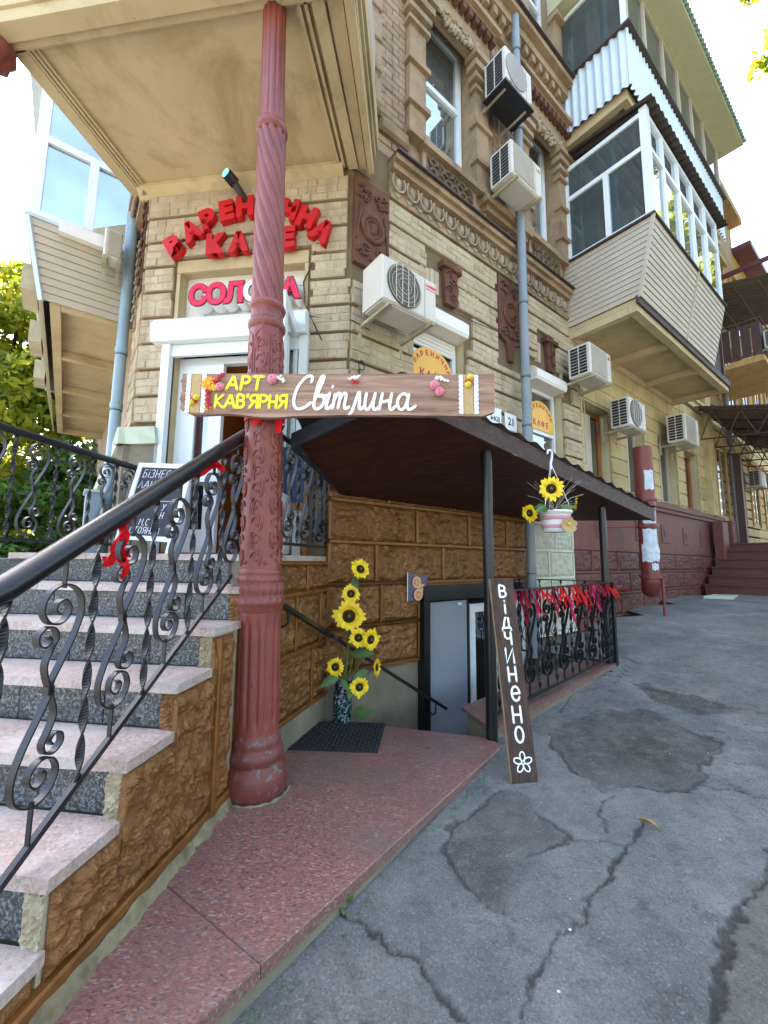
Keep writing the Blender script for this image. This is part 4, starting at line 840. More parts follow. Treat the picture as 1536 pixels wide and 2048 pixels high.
MB().box(RF, 8.05, 8.12, 1.0, 1.07, 5.5, 8.5).box(RF, 9.1, 9.17, 1.0, 1.07, 5.5, 8.5).box(RF, 8.12, 9.1, 1.0, 1.06, 6.48, 6.55).box(RF, 8.12, 9.1, 1.0, 1.06, 7.6, 7.66).box(RF, 8.58, 8.63, 1.0, 1.06, 6.55, 7.6).build('old_frame', M['rust'], rb)
MB().box(RF, 8.12, 9.1, 1.02, 1.035, 6.55, 8.5).build('pane', M['greenglass'], rb)
for i in range(9): MB().box(RF, 8.14 + i * .108, 8.14 + i * .108 + .085, 1.01, 1.03, 5.52, 6.47).build('old_plank', M['rust'], rb)
def corrug(face, nw, amp, name, mat, parent, seg=6):
    def fn(a, b):
        p = face(a, b); nn = (face(1, 0) - face(0, 0)).cross(face(0, 1) - face(0, 0)).normalized(); ph = (a * nw) % 1
        return p + nn * amp * max(-1, min(1, 1.8 * math.sin(2 * math.pi * ph)))
    return MB().grid(fn, nw * seg, 2, False).build(name, mat, parent)
corrug(bl(RF(4.3, 0.02, 8.72), RF(8.3, .02, 8.72), RF(8.3, 1.52, 8.56), RF(4.3, 1.52, 8.56)), 24, .02, 'sheet_roof', M['darktrim'], rb)
# upper balcony in corrugated steel
ubl = MB().box(RF, 4.5, 9.6, 0, 1.12, 9.12, 9.24).box(RF, 4.5, 9.6, 1.02, 1.12, 9.02, 9.12).box(RF, 4.5, 4.62, 0, 1.02, 9.02, 9.118).build('steel_balcony', M['plaster'], bd)
corrug(bl(RF(4.42, .0, 9.2), RF(4.42, 1.2, 9.14), RF(4.42, 1.2, 10.22), RF(4.42, .0, 10.22)), 9, .022, 'steel_sheet', M['corr'], ubl)
corrug(bl(RF(4.42, 1.2, 9.14), RF(9.7, 1.2, 9.14), RF(9.7, 1.2, 10.2), RF(4.42, 1.2, 10.2)), 40, .022, 'steel_sheet', M['corr'], ubl)
MB().box(RF, 4.36, 9.75, 1.15, 1.28, 10.222, 10.26).box(RF, 4.36, 4.46, .0, 1.15, 10.222, 10.26).build('capping', M['darktrim'], ubl)
B2N = Frame(RF(4.46, 0, 0), RF.N, -RF.U); window(B2N, .04, 1.2, 10.26, 11.62, 0, (), (), .075, None, M['greyglass'], 'balcony_window')
B2F = Frame(RF(0, 1.17, 0), RF.U, RF.N); window(B2F, 4.5, 9.7, 10.26, 11.62, 0, (5.3, 6.2, 7.0, 7.8, 8.6), (), .075, M['siding'], M['greyglass'], 'balcony_window')
MB().hexa([RF(4.2, 1.62, 11.62), RF(10.1, 1.62, 11.62), RF(10.1, -.0, 11.66), RF(4.2, 0, 11.66), RF(4.2, 1.62, 11.68), RF(10.1, 1.62, 11.68), RF(10.1, 0, 12.1), RF(4.2, 0, 12.1)]).build('eave', M['eave'], ubl)
corrug(bl(RF(4.15, 1.68, 11.70), RF(10.15, 1.68, 11.70), RF(10.15, 0, 12.13), RF(4.15, 0, 12.13)), 50, .02, 'sheet_roof', M['roofgreen'], ubl)
# ------------------------------------------------------------------ basement doorway
MB().box(RF, .93, 2.98, .0, .12, 1.085, 1.245).box(RF, .93, 1.02, .0, .12, -1.1, 1.08).build('basement_lintel', M['black'], bd)
sl_ = MB().box(RF, 1.03, 1.66, .02, .065, -1.08, 1.06).box(RF, 1.05, 1.64, .065, .072, -1.0, 1.03).build('steel_door_leaf', M['steelleaf'], bd)
MB().box(RF, 1.50, 1.56, .075, .085, 1.01, 1.04).build('door_closer', M['pvc'], sl_)
MB().box(RF, 1.67, 1.70, .0, .07, -1.08, 1.06).build('door_edge', M['dark'], bd)
window(RF, 1.78, 2.32, -1.08, 1.0, -.02, (), (), .10, None, M['glass'], 'basement_door'); window(RF, 2.36, 2.9, -1.08, 1.0, -.02, (), (), .1, None, M['glass'], 'basement_door')
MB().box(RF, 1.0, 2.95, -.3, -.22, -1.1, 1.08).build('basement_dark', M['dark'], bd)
# stairwell floor and steps
swl = thing('basement_stairwell', 'sunken concrete steps and low granite topped kerb in front of the basement door', 'stairwell', RF(1.2, .4, -1.1))
for i in range(5): MB().box(RF, -.3 + .26 * i, -.04 + .26 * i + (0 if i < 4 else 2.2), .02, 1.0, -1.2, -.07 - .2 * i).build('concrete_step', M['greycement'], swl)
kz = lambda u: .19 + max(0, u - .8) * .075
k1 = MB().hexa([RF(.66, 1.21, -.2), RF(3.12, 1.11, -.2), RF(3.12, .80, -.2), RF(.88, .74, -.2), RF(.66, 1.21, kz(.6) - .035), RF(3.12, 1.11, kz(3.1) - .035), RF(3.12, .80, kz(3.1) - .035), RF(.88, .74, kz(.8) - .035)]).build('kerb_wall', M['greycement'], swl)
MB().hexa([RF(.64, 1.225, kz(.6) - .033), RF(3.14, 1.12, kz(3.1) - .033), RF(3.14, .76, kz(3.1) - .033), RF(.85, .70, kz(.8) - .033), RF(.64, 1.225, kz(.6)), RF(3.14, 1.12, kz(3.1)), RF(3.14, .76, kz(3.1)), RF(.85, .70, kz(.8))]).build('kerb_cap', M['brgranite'], swl)
MB().box(RF, 3.0, 3.1, .0, 1.1, -1.2, .34).build('end_wall', M['greycement'], swl)
# ------------------------------------------------------------------ far end of the street: steps, canopies, second building
fs = thing('far_steps', 'flight of dark brown tiled steps crossing the pavement up the street', 'steps', RF(10.8, 1.6, .84))
for i in range(6): MB().box(RF, 10.1 + .32 * i, 10.1 + .32 * (i + 1) - .004, .14, 5.2, .5, .84 + .205 * (i + 1)).build('step', M['brownsteps'], fs); MB().box(RF, 10.07 + .32 * i, 10.12 + .32 * i, .142, 5.2, .84 + .205 * (i + 1) - .03, .84 + .205 * (i + 1) + .004).build('nosing', M['redstone'], fs)
MB().box(RF, 12.02, 20, .14, 5.2, .5, 2.05).build('terrace', M['brownsteps'], fs)
for i, uu in enumerate((11.2, 12.1)): MB().brick(RF, uu - .06, uu + .42, .14, .34, .7, 2.62 + .08 * i, .02).build('pier', M['redjoint'], fs)
fc = thing('truss_canopy', 'rusty steel truss canopy with grey sheets over the far steps', 'canopy', RF(13, 1.8, 2.1))
corrug(bl(RF(10.6, .1, 5.62), RF(17, .1, 5.62), RF(17, 3.4, 4.75), RF(10.6, 3.4, 4.75)), 30, .025, 'roof_sheet', M['poly'], fc)
for i in range(6):
    u = 10.7 + i * 1.2; t = MB(); top = lambda n: 5.56 - .265 * n; bot = lambda n: 4.75 - .10 * n
    t.tube([RF(u, .15, top(.15)), RF(u, 3.4, top(3.4))], .022, 6).tube([RF(u, .15, bot(.15)), RF(u, 3.3, bot(3.3) - .02)], .02, 6)
    for j in range(6): a = .15 + j * .55; t.tube([RF(u, a, bot(a)), RF(u, a + .27, top(a + .27))], .014, 6).tube([RF(u, a + .27, top(a + .27)), RF(u, a + .55, bot(a + .55))], .014, 6)
    t.build('truss', M['rust'], fc)
t = MB()
for n_ in (.3, 1.2, 2.2, 3.2): t.tube([RF(10.6, n_, 5.54 - .265 * n_), RF(17, n_, 5.54 - .265 * n_)], .016, 6)
t.build('purlin', M['rust'], fc)
for u, n_ in ((12.6, .35), (12.6, 3.2), (16.4, 3.2)): MB().box(RF, u, u + .16, n_, n_ + .16, 2.0, 4.6).build('post', M['rust'], fc)
fb = thing('far_building', 'ochre brick building at the far end of the street', 'building', RF(20, 0, .8))
MB().box(RF, 17, 48, -10, .0, -1, 13.2).build('wall', M['farwall'], fb); MB().box(RF, 16.9, 48, -10, .55, 13.2, 13.4).build('roof', M['redroof'], fb)
for i in range(9):
    u = 12.3 + i * 1.9
    if u < 16.5: par, x0 = bd, 0
    else: par, x0 = fb, 0
    for zz in (2.9, 6.6, 9.8): 
        o = MB().box(RF, u, u + .9, .002, .03, zz, zz + 1.9).build('window', M['glass'], par); MB().box(RF, u - .12, u, .002, .07, zz - .1, zz + 2.0).box(RF, u + .9, u + 1.02, .002, .07, zz - .1, zz + 2.0).box(RF, u - .2, u + 1.1, .002, .14, zz + 2.0, zz + 2.15).box(RF, u + .42, u + .48, .03, .05, zz, zz + 1.9).build('frame', M['farwall'], o)
zt = 6.0
while zt > 2.2:
    for i in range(12): MB().brick(RF, 11.8 + i * .7, 12.49 + i * .7, 0, .03, zt - .25, zt, .012).build('band_block', M['band'], bd)
    zt -= .3
ob = MB().box(RF, 11.8, 14.6, 0, 1.35, 6.80, 6.95).build('old_balcony', M['farwall'], bd)
for i in range(12): MB().box(RF, 11.85 + i * .23, 12.03 + i * .23, 1.28, 1.31, 7.0, 7.9).build('old_plank', M['rust'], ob)
for i in range(6): MB().box(RF, 11.82, 11.85, .08 + i * .21, .26 + i * .21, 7.0, 7.9).build('old_plank', M['rust'], ob)
MB().tube([RF(11.82, .05, 8.0), RF(11.82, 1.32, 8.0), RF(14.6, 1.32, 8.0)], .02, 6).tube([RF(11.82, .05, 7.0), RF(11.82, 1.34, 7.0), RF(14.6, 1.34, 7.0)], .02, 6).build('rail', M['rust'], ob)
aw = thing('red_sheet_awning', 'dark red sheet awning above the old plank balcony', 'awning', RF(13, .8, 9))
corrug(bl(RF(11.6, .02, 9.35), RF(15, .02, 9.35), RF(15, 1.75, 8.95), RF(11.6, 1.75, 8.95)), 16, .02, 'sheet', M['poly'], aw); MB().box(RF, 11.55, 15, 1.73, 1.79, 8.88, 9.02).box(RF, 11.55, 11.61, 0, 1.79, 9.3, 9.42).build('edge', M['redroof'], aw)
t = MB()
for n_ in (.4, .9, 1.4): t.tube([RF(11.6, n_, 9.22 - .23 * n_), RF(15, n_, 9.22 - .23 * n_)], .02, 6)
t.build('rib', M['rust'], aw)
# ------------------------------------------------------------------ air conditioners
def aircon(label, F, u0, u1, z0, z1, n0, n1, style='round', group='air conditioner units on the building', logo=None, louvre=True):
    cu, cz_ = (u0 + u1) / 2, (z0 + z1) / 2
    t = thing('air_conditioner', label, 'air conditioner', F(cu, n0, z0 - .12), group)
    MB().brick(F, u0, u1, n0, n1, z0, z1, .018).box(F, u0 + .02, u1 - .02, n0 + .02, n1 - .03, z0 - .012, z0).build('casing', M['acwhite'], t)
    wd, ht = u1 - u0, z1 - z0; r = min(wd * .345, ht * .46); fu = u0 + wd * .385
    if style == 'disc':
        r *= 1.12; MB().prism(F, [(fu + r * math.cos(a), cz_ + r * math.sin(a)) for a in np.linspace(0, 2 * math.pi, 33)[:-1]], n1 + .001, n1 + .012).build('fan_disc', M['acgrey'], t); MB().box(F, u0 - .02, u1 + .02, n0 - .02, n1 + .01, z0 - .05, z0 - .014).build('drip_pan', M['iron'], t)
    elif style == 'round':
        g = MB(); c = F(fu, n1, cz_)
        g.prism(F, [(fu + r * math.cos(a), cz_ + r * math.sin(a)) for a in np.linspace(0, 2 * math.pi, 33)[:-1]], n1 + .001, n1 + .006); g.build('fan_recess', M['dark'], t)
        g = MB()
        for k in range(5): g.tube([F(fu + r * (k + 1) / 5.2 * math.cos(a), n1 + .012, cz_ + r * (k + 1) / 5.2 * math.sin(a)) for a in np.linspace(0, 2 * math.pi, 25)], .0025, 4, False)
        for k in range(26): z = cz_ - r + 2 * r * (k + .5) / 26; h = math.sqrt(max(0, r * r - (z - cz_) ** 2)); g.tube([F(fu - h, n1 + .014, z), F(fu + h, n1 + .014, z)], .0022, 4, False)
        for k in (-.55, -.18, .18, .55): h = r * math.sqrt(1 - k * k); g.tube([F(fu + k * r, n1 + .018, cz_ - h), F(fu + k * r, n1 + .018, cz_ + h)], .005, 5, False)
        g.build('fan_grille', M['acwhite'], t)
        MB().prism(F, [(fu + r * 1.06 * math.cos(a), cz_ + r * 1.06 * math.sin(a)) for a in np.linspace(0, 2 * math.pi, 33)[:-1]], n1 - .004, n1 + .0008).build('fan_ring', M['acgrey'], t)
    else:
        MB().brick(F, u0 + .05 * wd, u0 + .72 * wd, n1 - .002, n1 + .006, z0 + .06 * ht, z1 - .06 * ht, .006).build('fan_grille', M['acgrey'], t)
        g = MB()
        for k in range(18): z = z0 + ht * (.09 + .82 * k / 17); g.box(F, u0 + .06 * wd, u0 + .71 * wd, n1 + .006, n1 + .011, z - .004, z + .004)
        g.build('grille_bar', M['acwhite'], t)
    MB().box(F, u0 + .76 * wd, u0 + .765 * wd, n1 - .002, n1 + .004, z0 + .02, z1 - .02).build('panel_seam', M['acgrey'], t)
    if louvre:
        g = MB(); 
        for a in range(2):
            for k in range(9): n_a = n0 + (n1 - n0) * (.1 + .4 * a); g.box(F, u0 - .006, u0 + .002, n_a, n_a + (n1 - n0) * .34, z0 + ht * (.06 + k * .1), z0 + ht * (.06 + k * .1) + ht * .075)
        g.build('louvre', M['dark'], t)
    for uu in (u0 + .12 * wd, u1 - .12 * wd):
        b = MB(); b.bar(F(uu, .0, z0 - .045), F(uu, n1 + .03, z0 - .03), .035, .035).box(F, uu - .02, uu + .02, .0, .035, z0 - .22, z0 + .25); b.build('bracket', M['acunder'], t)
    if logo: logo(t, F, u0, u1, z0, z1, n1)
    return t
def text_mb(txt, F, u, z, size, n0, n1, mat, parent, name='letter', rot=0, bold=0, align='CENTER', shear=0, sx=1):
    cu = bpy.data.curves.new('t', 'FONT'); cu.body = txt; cu.size = size; cu.align_x = align; cu.align_y = 'CENTER'; cu.extrude = abs(n1 - n0) / 2; cu.offset = bold; cu.resolution_u = 3; cu.shear = shear
    o = bpy.data.objects.new('t', cu); COL.objects.link(o); dg = bpy.context.evaluated_depsgraph_get(); dg.update(); me = bpy.data.meshes.new_from_object(o.evaluated_get(dg))
    bpy.data.objects.remove(o); bpy.data.curves.remove(cu)
    c, s_ = math.cos(rot), math.sin(rot); nm = (n0 + n1) / 2; wl = wloc(parent)
    for v in me.vertices:
        x, y, q_ = v.co; x *= sx; v.co = F(u + x * c - y * s_, nm + q_, z + x * s_ + y * c) - wl
    me.materials.clear(); me.materials.append(mat); me.name = name; ob = bpy.data.objects.new(name, me); COL.objects.link(ob); ob.parent = parent; return ob
def logo_red(t, F, u0, u1, z0, z1, n1):
    text_mb('CARRIER', F, u0 + (u1 - u0) * .88, z1 - .085, .042, n1 + .001, n1 + .003, M['pinklet'], t, 'lettering', 0, .001, sx=.9); MB().box(F, u0 + (u1 - u0) * .79, u0 + (u1 - u0) * .975, n1 + .001, n1 + .003, z1 - .125, z1 - .117).build('stripe', M['pinklet'], t)
def logo_gree(t, F, u0, u1, z0, z1, n1): MB().prism(F, [(u0 + (u1 - u0) * .88 + .03 * math.cos(a), z1 - .1 + .03 * math.sin(a)) for a in np.linspace(0, 5.2, 12)], n1 + .001, n1 + .004).build('logo', M['signred'], t)
def logo_lg(t, F, u0, u1, z0, z1, n1): text_mb('LG', F, u0 + (u1 - u0) * .88, z1 - .1, .08, n1 + .001, n1 + .003, M['signred'], t, 'lettering', 0, .001)
GA = 'air conditioner units on the building'
aircon('large white air conditioner with a caged round fan below the brown ornament panel', RF, .02, .74, 3.96, 4.42, .2, .52, 'round', GA, logo_red, False)
aircon('topmost air conditioner, right of the first floor window, with a plain round disc fan', RF, 2.04, 2.66, 7.98, 8.5, .2, .55, 'disc', GA, None)
aircon('air conditioner on the downpipe pier below the topmost one, with flat grille and red mark', RF, 2.12, 2.82, 6.62, 7.12, .2, .55, 'flat', GA, logo_lg)
aircon('white air conditioner with small red logo under the near end of the cream clad balcony', RF, 4.02, 4.72, 4.42, 4.92, .2, .55, 'flat', GA, logo_gree)
aircon('air conditioner with a white round fan, between two cream window jambs', RF, 5.42, 6.1, 3.9, 4.42, .2, .52, 'round', GA)
aircon('furthest air conditioner of the street level row, beside the rusty truss canopy', RF, 8.15, 9.0, 4.15, 4.75, .2, .55, 'flat', GA)
aircon('small distant air conditioner by the old plank balcony', RF, 11.9, 12.6, 7.15, 7.6, 1.36, 1.66, 'flat', GA)
aircon('small distant air conditioner below the truss canopy', RF, 15.0, 15.7, 4.0, 4.5, .2, .5, 'flat', GA)
aircon('small white air conditioner on the left bay beside the clapboard face', Frame(LF(.66, 0, 0), LF.N, -LF.U), .24, .42, 5.02, 5.38, .0, .2, 'flat', GA, None, False)
# ------------------------------------------------------------------ downpipes
def pipe(label, pts, r, mat, joints, name='downpipe'):
    t = thing(name, label, 'drainpipe', pts[-1]); MB().tube(pts, r, 16).build('pipe', mat, t)
    for z in joints:
        for a, b in zip(pts[:-1], pts[1:]):
            a, b = Vector(a), Vector(b)
            if min(a.z, b.z) <= z <= max(a.z, b.z): p = a.lerp(b, (z - a.z) / (b.z - a.z)); MB().tube([p - Vector((0, 0, .012)), p + Vector((0, 0, .05))], r * 1.12, 16).build('collar', mat, t); MB().tube([p + Vector((0, 0, -.03)), p - Vector((0, 0, .042))], r * 1.08, 12).build('clamp', M['darktrim'], t)
    return t
pipe('grey blue downpipe on the right facade between the two cafe windows', [RF(2.80, .235, 14), RF(2.76, .235, 6.0), RF(2.74, .235, .3)], .062, M['pipe'], (11.2, 9.4, 8.0, 7.0, 5.2, 4.1, 3.4, 2.6, 1.4))
pipe('pale blue downpipe at the left facade beside the bay balcony', [LF(.70, .14, 7.2), LF(.70, .14, 1.4)], .062, M['bluepipe'], (4.0, 3.3, 2.6))
pipe('distant grey downpipe on the ochre wall beyond the truss canopy', [RF(13.6, .12, 9), RF(13.6, .12, 2.1)], .07, M['pipe'], (5, 4, 3))
t = thing('standpipe', 'thick red brown standpipe with torn white notices in front of the plinth', 'pipe', RF(5.75, .62, .6)); pb = RF(5.85, .52, 0); P3 = lambda x, y, z: pb + RF.U * x + RF.N * y + Vector((0, 0, z))
MB().tube([P3(0, 0, 1.2), P3(0, 0, 2.02)], .142, 24).build('lower_pipe', M['redpipe'], t); MB().tube([P3(0, 0, 2.6), P3(-.01, 0, 3.56)], .150, 24).build('upper_pipe', M['redpipe'], t)
MB().tube([P3(0, 0, 2.0), P3(0, 0, 2.62)], .140, 24).build('middle_pipe', M['redpipe'], t)
MB().tube([P3(0, 0, 1.28)] + [P3(.2 * (1 - math.cos(a)) , -.2 * (1 - math.cos(a)) * .4, 1.27 - .2 * math.sin(a)) for a in np.linspace(.1, 1.57, 8)] + [P3(.42, -.16, 1.07)], .145, 20).build('elbow', M['redpipe'], t)
for z in (1.29, 2.16, 2.62): MB().tube([P3(0, 0, z - .022), P3(0, 0, z + .022)], .172, 24).build('flange', M['redpipe'], t)
MB().tube([P3(.02, .17, .56), P3(.02, .17, 1.28)], .024, 8).build('support_rod', M['redpipe'], t)
MB().tube([P3(0, 0, 2.16), P3(-.55, -.5, 2.14)], .02, 6).build('wall_tie', M['redpipe'], t)
def notice(z0, z1, a0, a1, r=.146):
    nd = math.atan2(-pb.y, -pb.x)
    def fn(i, j):
        a = nd + a0 + (a1 - a0) * i + .05 * mnoise.noise((j * 4, z0 * 3, i)); zz = z0 + (z1 - z0) * j + .03 * mnoise.noise((i * 5, z0, 2.2)) * (1 if j > .5 else -1); q = r + .006 + .012 * abs(mnoise.noise((i * 3, j * 4, z0)))
        return pb + Vector((q * math.cos(a), q * math.sin(a), zz))
    return MB().grid(fn, 12, 8).build('torn_notice', M['paper'], t)
notice(1.80, 2.10, -.5, 1.0); notice(1.54, 1.84, -.7, 1.1, .149); notice(1.58, 1.78, -.2, 1.2, .154); notice(2.78, 3.12, .0, .95, .154); notice(2.20, 2.40, -.4, .9, .148); notice(1.40, 1.52, .2, .9)
# ------------------------------------------------------------------ signs on the building
rs = thing('red_letter_sign', 'arched sign of chunky red letters above the entrance door', 'sign', CF(-1.2, .1, 4.8))
w1 = 'ВАРЕНИЧНА'; ac = (-1.16, 4.42); Rr = 1.02
def fat(txt, u, z, size, rot, mat, parent, d=.075):
    o = text_mb(txt, CF, u, z, size, .05, .05 + d, mat, parent, 'letter', rot, .021); return o
lt = [(-1.96, 4.92, 32), (-1.76, 5.08, 30), (-1.58, 5.20, 20), (-1.37, 5.275, 9), (-1.16, 5.30, 3), (-.90, 5.29, -5), (-.66, 5.21, -14), (-.47, 5.10, -22), (-.30, 4.93, -34)]
for ch, (u, z, a) in zip(w1, lt): fat(ch, u, z - .02, .275, R_(a), M['redlet'], rs)
for ch, u in zip('КАФЕ', (-1.49, -1.21, -.93, -.67)): fat(ch, u, 4.87, .275, 0, M['redlet'], rs)
MB().tube([CF(ac[0] - .92 * math.sin(a), .03, ac[1] + .26 + .66 * math.cos(a)) for a in np.linspace(1.0, -1.0, 24)], .012, 6).build('mounting_bar', M['rust'], rs)
ss = thing('crimson_letter_sign', 'crimson lettering on white blocks over the door panel with a white letter in the middle', 'sign', CF(-1.2, -.1, 4.2))
for i, (ch, du_) in enumerate(zip('СОЛОХА', (0, .225, .45, .68, .90, 1.12))):
    zz = 4.315; u = -1.66 + du_ * .92
    text_mb(ch, CF, u, zz, .30, -.06, .07, M['whitepaint'], ss, 'letter_back', 0, .024); text_mb(ch, CF, u, zz, .30, .071, .078, M['maroon'], ss, 'letter_edge', 0, .024)
    text_mb(ch, CF, u, zz, .30, .079, .084, M['whitepaint'] if i == 3 else M['pinklet'], ss, 'letter', 0, .014)
MB().tube([CF(-.98 + .09 * math.cos(a), .06, 4.45 + .07 * math.sin(a)) for a in np.linspace(2.6, 6.8, 12)], .022, 8).build('orange_crest', M['orangepetal'], ss)
def cafe_sign(label, F, uc, z0, wd, ht):
    t = tag(thing('cafe_sign', label, 'sign', F(uc, -.1, z0), 'amber cafe signs in windows'), None)
    arch = [(uc - wd / 2, z0), (uc + wd / 2, z0)] + [(uc + wd / 2 * math.cos(a), z0 + ht * .35 + ht * .65 * math.sin(a)) for a in np.linspace(0, math.pi, 14)]
    MB().prism(F, arch, -.112, -.104).build('amber_board', M['signyel'], t)
    for i, ch in enumerate('ВАРЕНИЧНА'): a = math.pi * (.90 - .80 * i / 8); text_mb(ch, F, uc + wd * .41 * math.cos(a), z0 + ht * .33 + ht * .50 * math.sin(a), .085, -.1035, -.1015, M['signred'], t, 'letter', (a - math.pi / 2) * .8, .003)
    for i, ch in enumerate('КАФЕ'): text_mb(ch, F, uc - wd * .24 + wd * .16 * i, z0 + ht * .22, .125, -.1035, -.1015, M['signred'], t, 'letter', 0, .004)
cafe_sign('amber cafe sign with red letters in the window right of the large air conditioner', RF, 1.28, 3.68, .72, .46)
cafe_sign('amber cafe sign with red letters in the window right of the grey blue downpipe', RF, 3.66, 3.58, .74, .48)
np_ = thing('number_plate', 'white house number plate marked 21 beside the downpipe', 'plate', RF(2.72, .03, 3.35)); MB().brick(RF, 2.50, 2.76, .055, .07, 3.32, 3.56, .004).build('plate', M['plaque'], np_); text_mb('21', RF, 2.63, 3.44, .15, .071, .074, M['ink'], np_, 'digits', 0, .002)
sp_ = thing('street_plate', 'white street name plate left of the number plate, half hidden by the canopy roof', 'plate', RF(2.2, .03, 3.3)); MB().prism(RF, [(1.9, 3.38), (2.40, 3.28), (2.42, 3.58), (1.92, 3.54)], .055, .067).build('plate', M['plaque'], sp_); text_mb('ька', RF, 2.28, 3.42, .12, .068, .071, M['ink'], sp_, 'lettering', 0, .001)
ps = thing('bun_poster', 'curled picture of golden buns stuck to the bronze stone beside the basement lintel', 'poster', RF(.88, .06, 1.1))
def pf(i, j): u = .73 + .30 * i * (1 - .25 * (1 - j)); return RF(u, .075 + .03 * math.sin(i * 3) * (1 - j), 1.09 + .30 * j - .07 * i * j + .03 * (1 - j) * i - .02 * math.sin(j * 5) * i)
MB().grid(pf, 8, 8).build('paper', flat('plum_print', '#5d5470'), ps)
for k, (a, b, r) in enumerate(((.42, .70, .062), (.72, .46, .06), (.50, .24, .062))): 
    p = pf(a, b) + RF.N * (.01 + .003 * k); g = MB()
    for q_, rr in ((0, r), (1, r * .66), (2, r * .34)): g = MB(); g.prism(Frame(p, RF.U, RF.N), [(rr * math.cos(x), rr * math.sin(x)) for x in np.linspace(0, 6.28, 15)[:-1]], .002 * q_, .002 * q_ + .0015); g.build('printed_bun', flat('bun_%d' % q_, ('#e2b48c', '#cf8350', '#e6a878')[q_]), ps)
MB().tube([pf(0, j) + RF.N * .004 for j in np.linspace(0, 1, 8)], .005, 6).build('white_edge', M['whitepaint'], ps)
ml = thing('floodlight', 'small black floodlight with a cyan lens under the balcony slab', 'lamp', CF(-1.28, .3, 5.6))
MB().tube([CF(-1.2, .02, 5.44), CF(-1.24, .12, 5.5), CF(-1.27, .17, 5.54)], .04, 10).build('arm', M['darktrim'], ml); MB().tube([CF(-1.27, .15, 5.55), CF(-1.32, .25, 5.58)], .06, 14).build('head', M['black'], ml); MB().tube([CF(-1.321, .251, 5.58), CF(-1.328, .264, 5.583)], .048, 14).build('lens', M['led'], ml)
wr = MB(); wr.tube([CF(-.30, .05, 5.05), CF(-.36, .04, 4.85), CF(-.42, .035, 4.6), CF(-.5, .035, 4.42), CF(-.47, .05, 4.15), CF(-.40, .04, 4.0), CF(-.28, .04, 3.75)], .008, 6).tube([CF(-.42, .045, 4.02), CF(-.2, .04, 3.98), RF(.0, .05, 3.95), RF(.2, .08, 3.9)], .005, 5)
tag(wr.build('cable', M['darktrim']), 'loose dark cable hanging from the red letters down beside the door', 'cable')
for nm_, pts_ in (('white cable running down beside the topmost air conditioner', [RF(2.75, .05, 9.6), RF(2.74, .06, 8.6), RF(2.80, .12, 8.0), RF(2.9, .08, 7.7), RF(2.93, .06, 7.1)]), ('pale conduit from the third row air conditioner down to the canopy roof', [RF(4.75, .05, 4.5), RF(4.78, .05, 4.1), RF(4.76, .05, 3.2)]), ('thin dark wire crossing the facade above the cafe windows', [RF(.5, .06, 4.62), RF(1.2, .07, 4.60), RF(2.0, .06, 4.66), RF(2.66, .2, 4.62)])): tag(MB().tube(pts_, .009 if 'thin' not in nm_ else .005, 6).build('cable', M['siding'] if 'thin' not in nm_ else M['darktrim']), nm_, 'cable')
hk = MB(); hk.tube([RF(.12 + .035 * math.cos(a), .05, 3.5 + .05 * math.sin(a)) for a in np.linspace(0, 6.1, 14)], .006, 5).tube([RF(.09, .06, 3.46), RF(.07, .07, 3.25), RF(.10, .06, 3.18), RF(.13, .06, 3.3)], .008, 5)
tag(hk.build('wire_coil', M['iron']), 'small coil of wire hanging on the wall under the large air conditioner', 'wire')
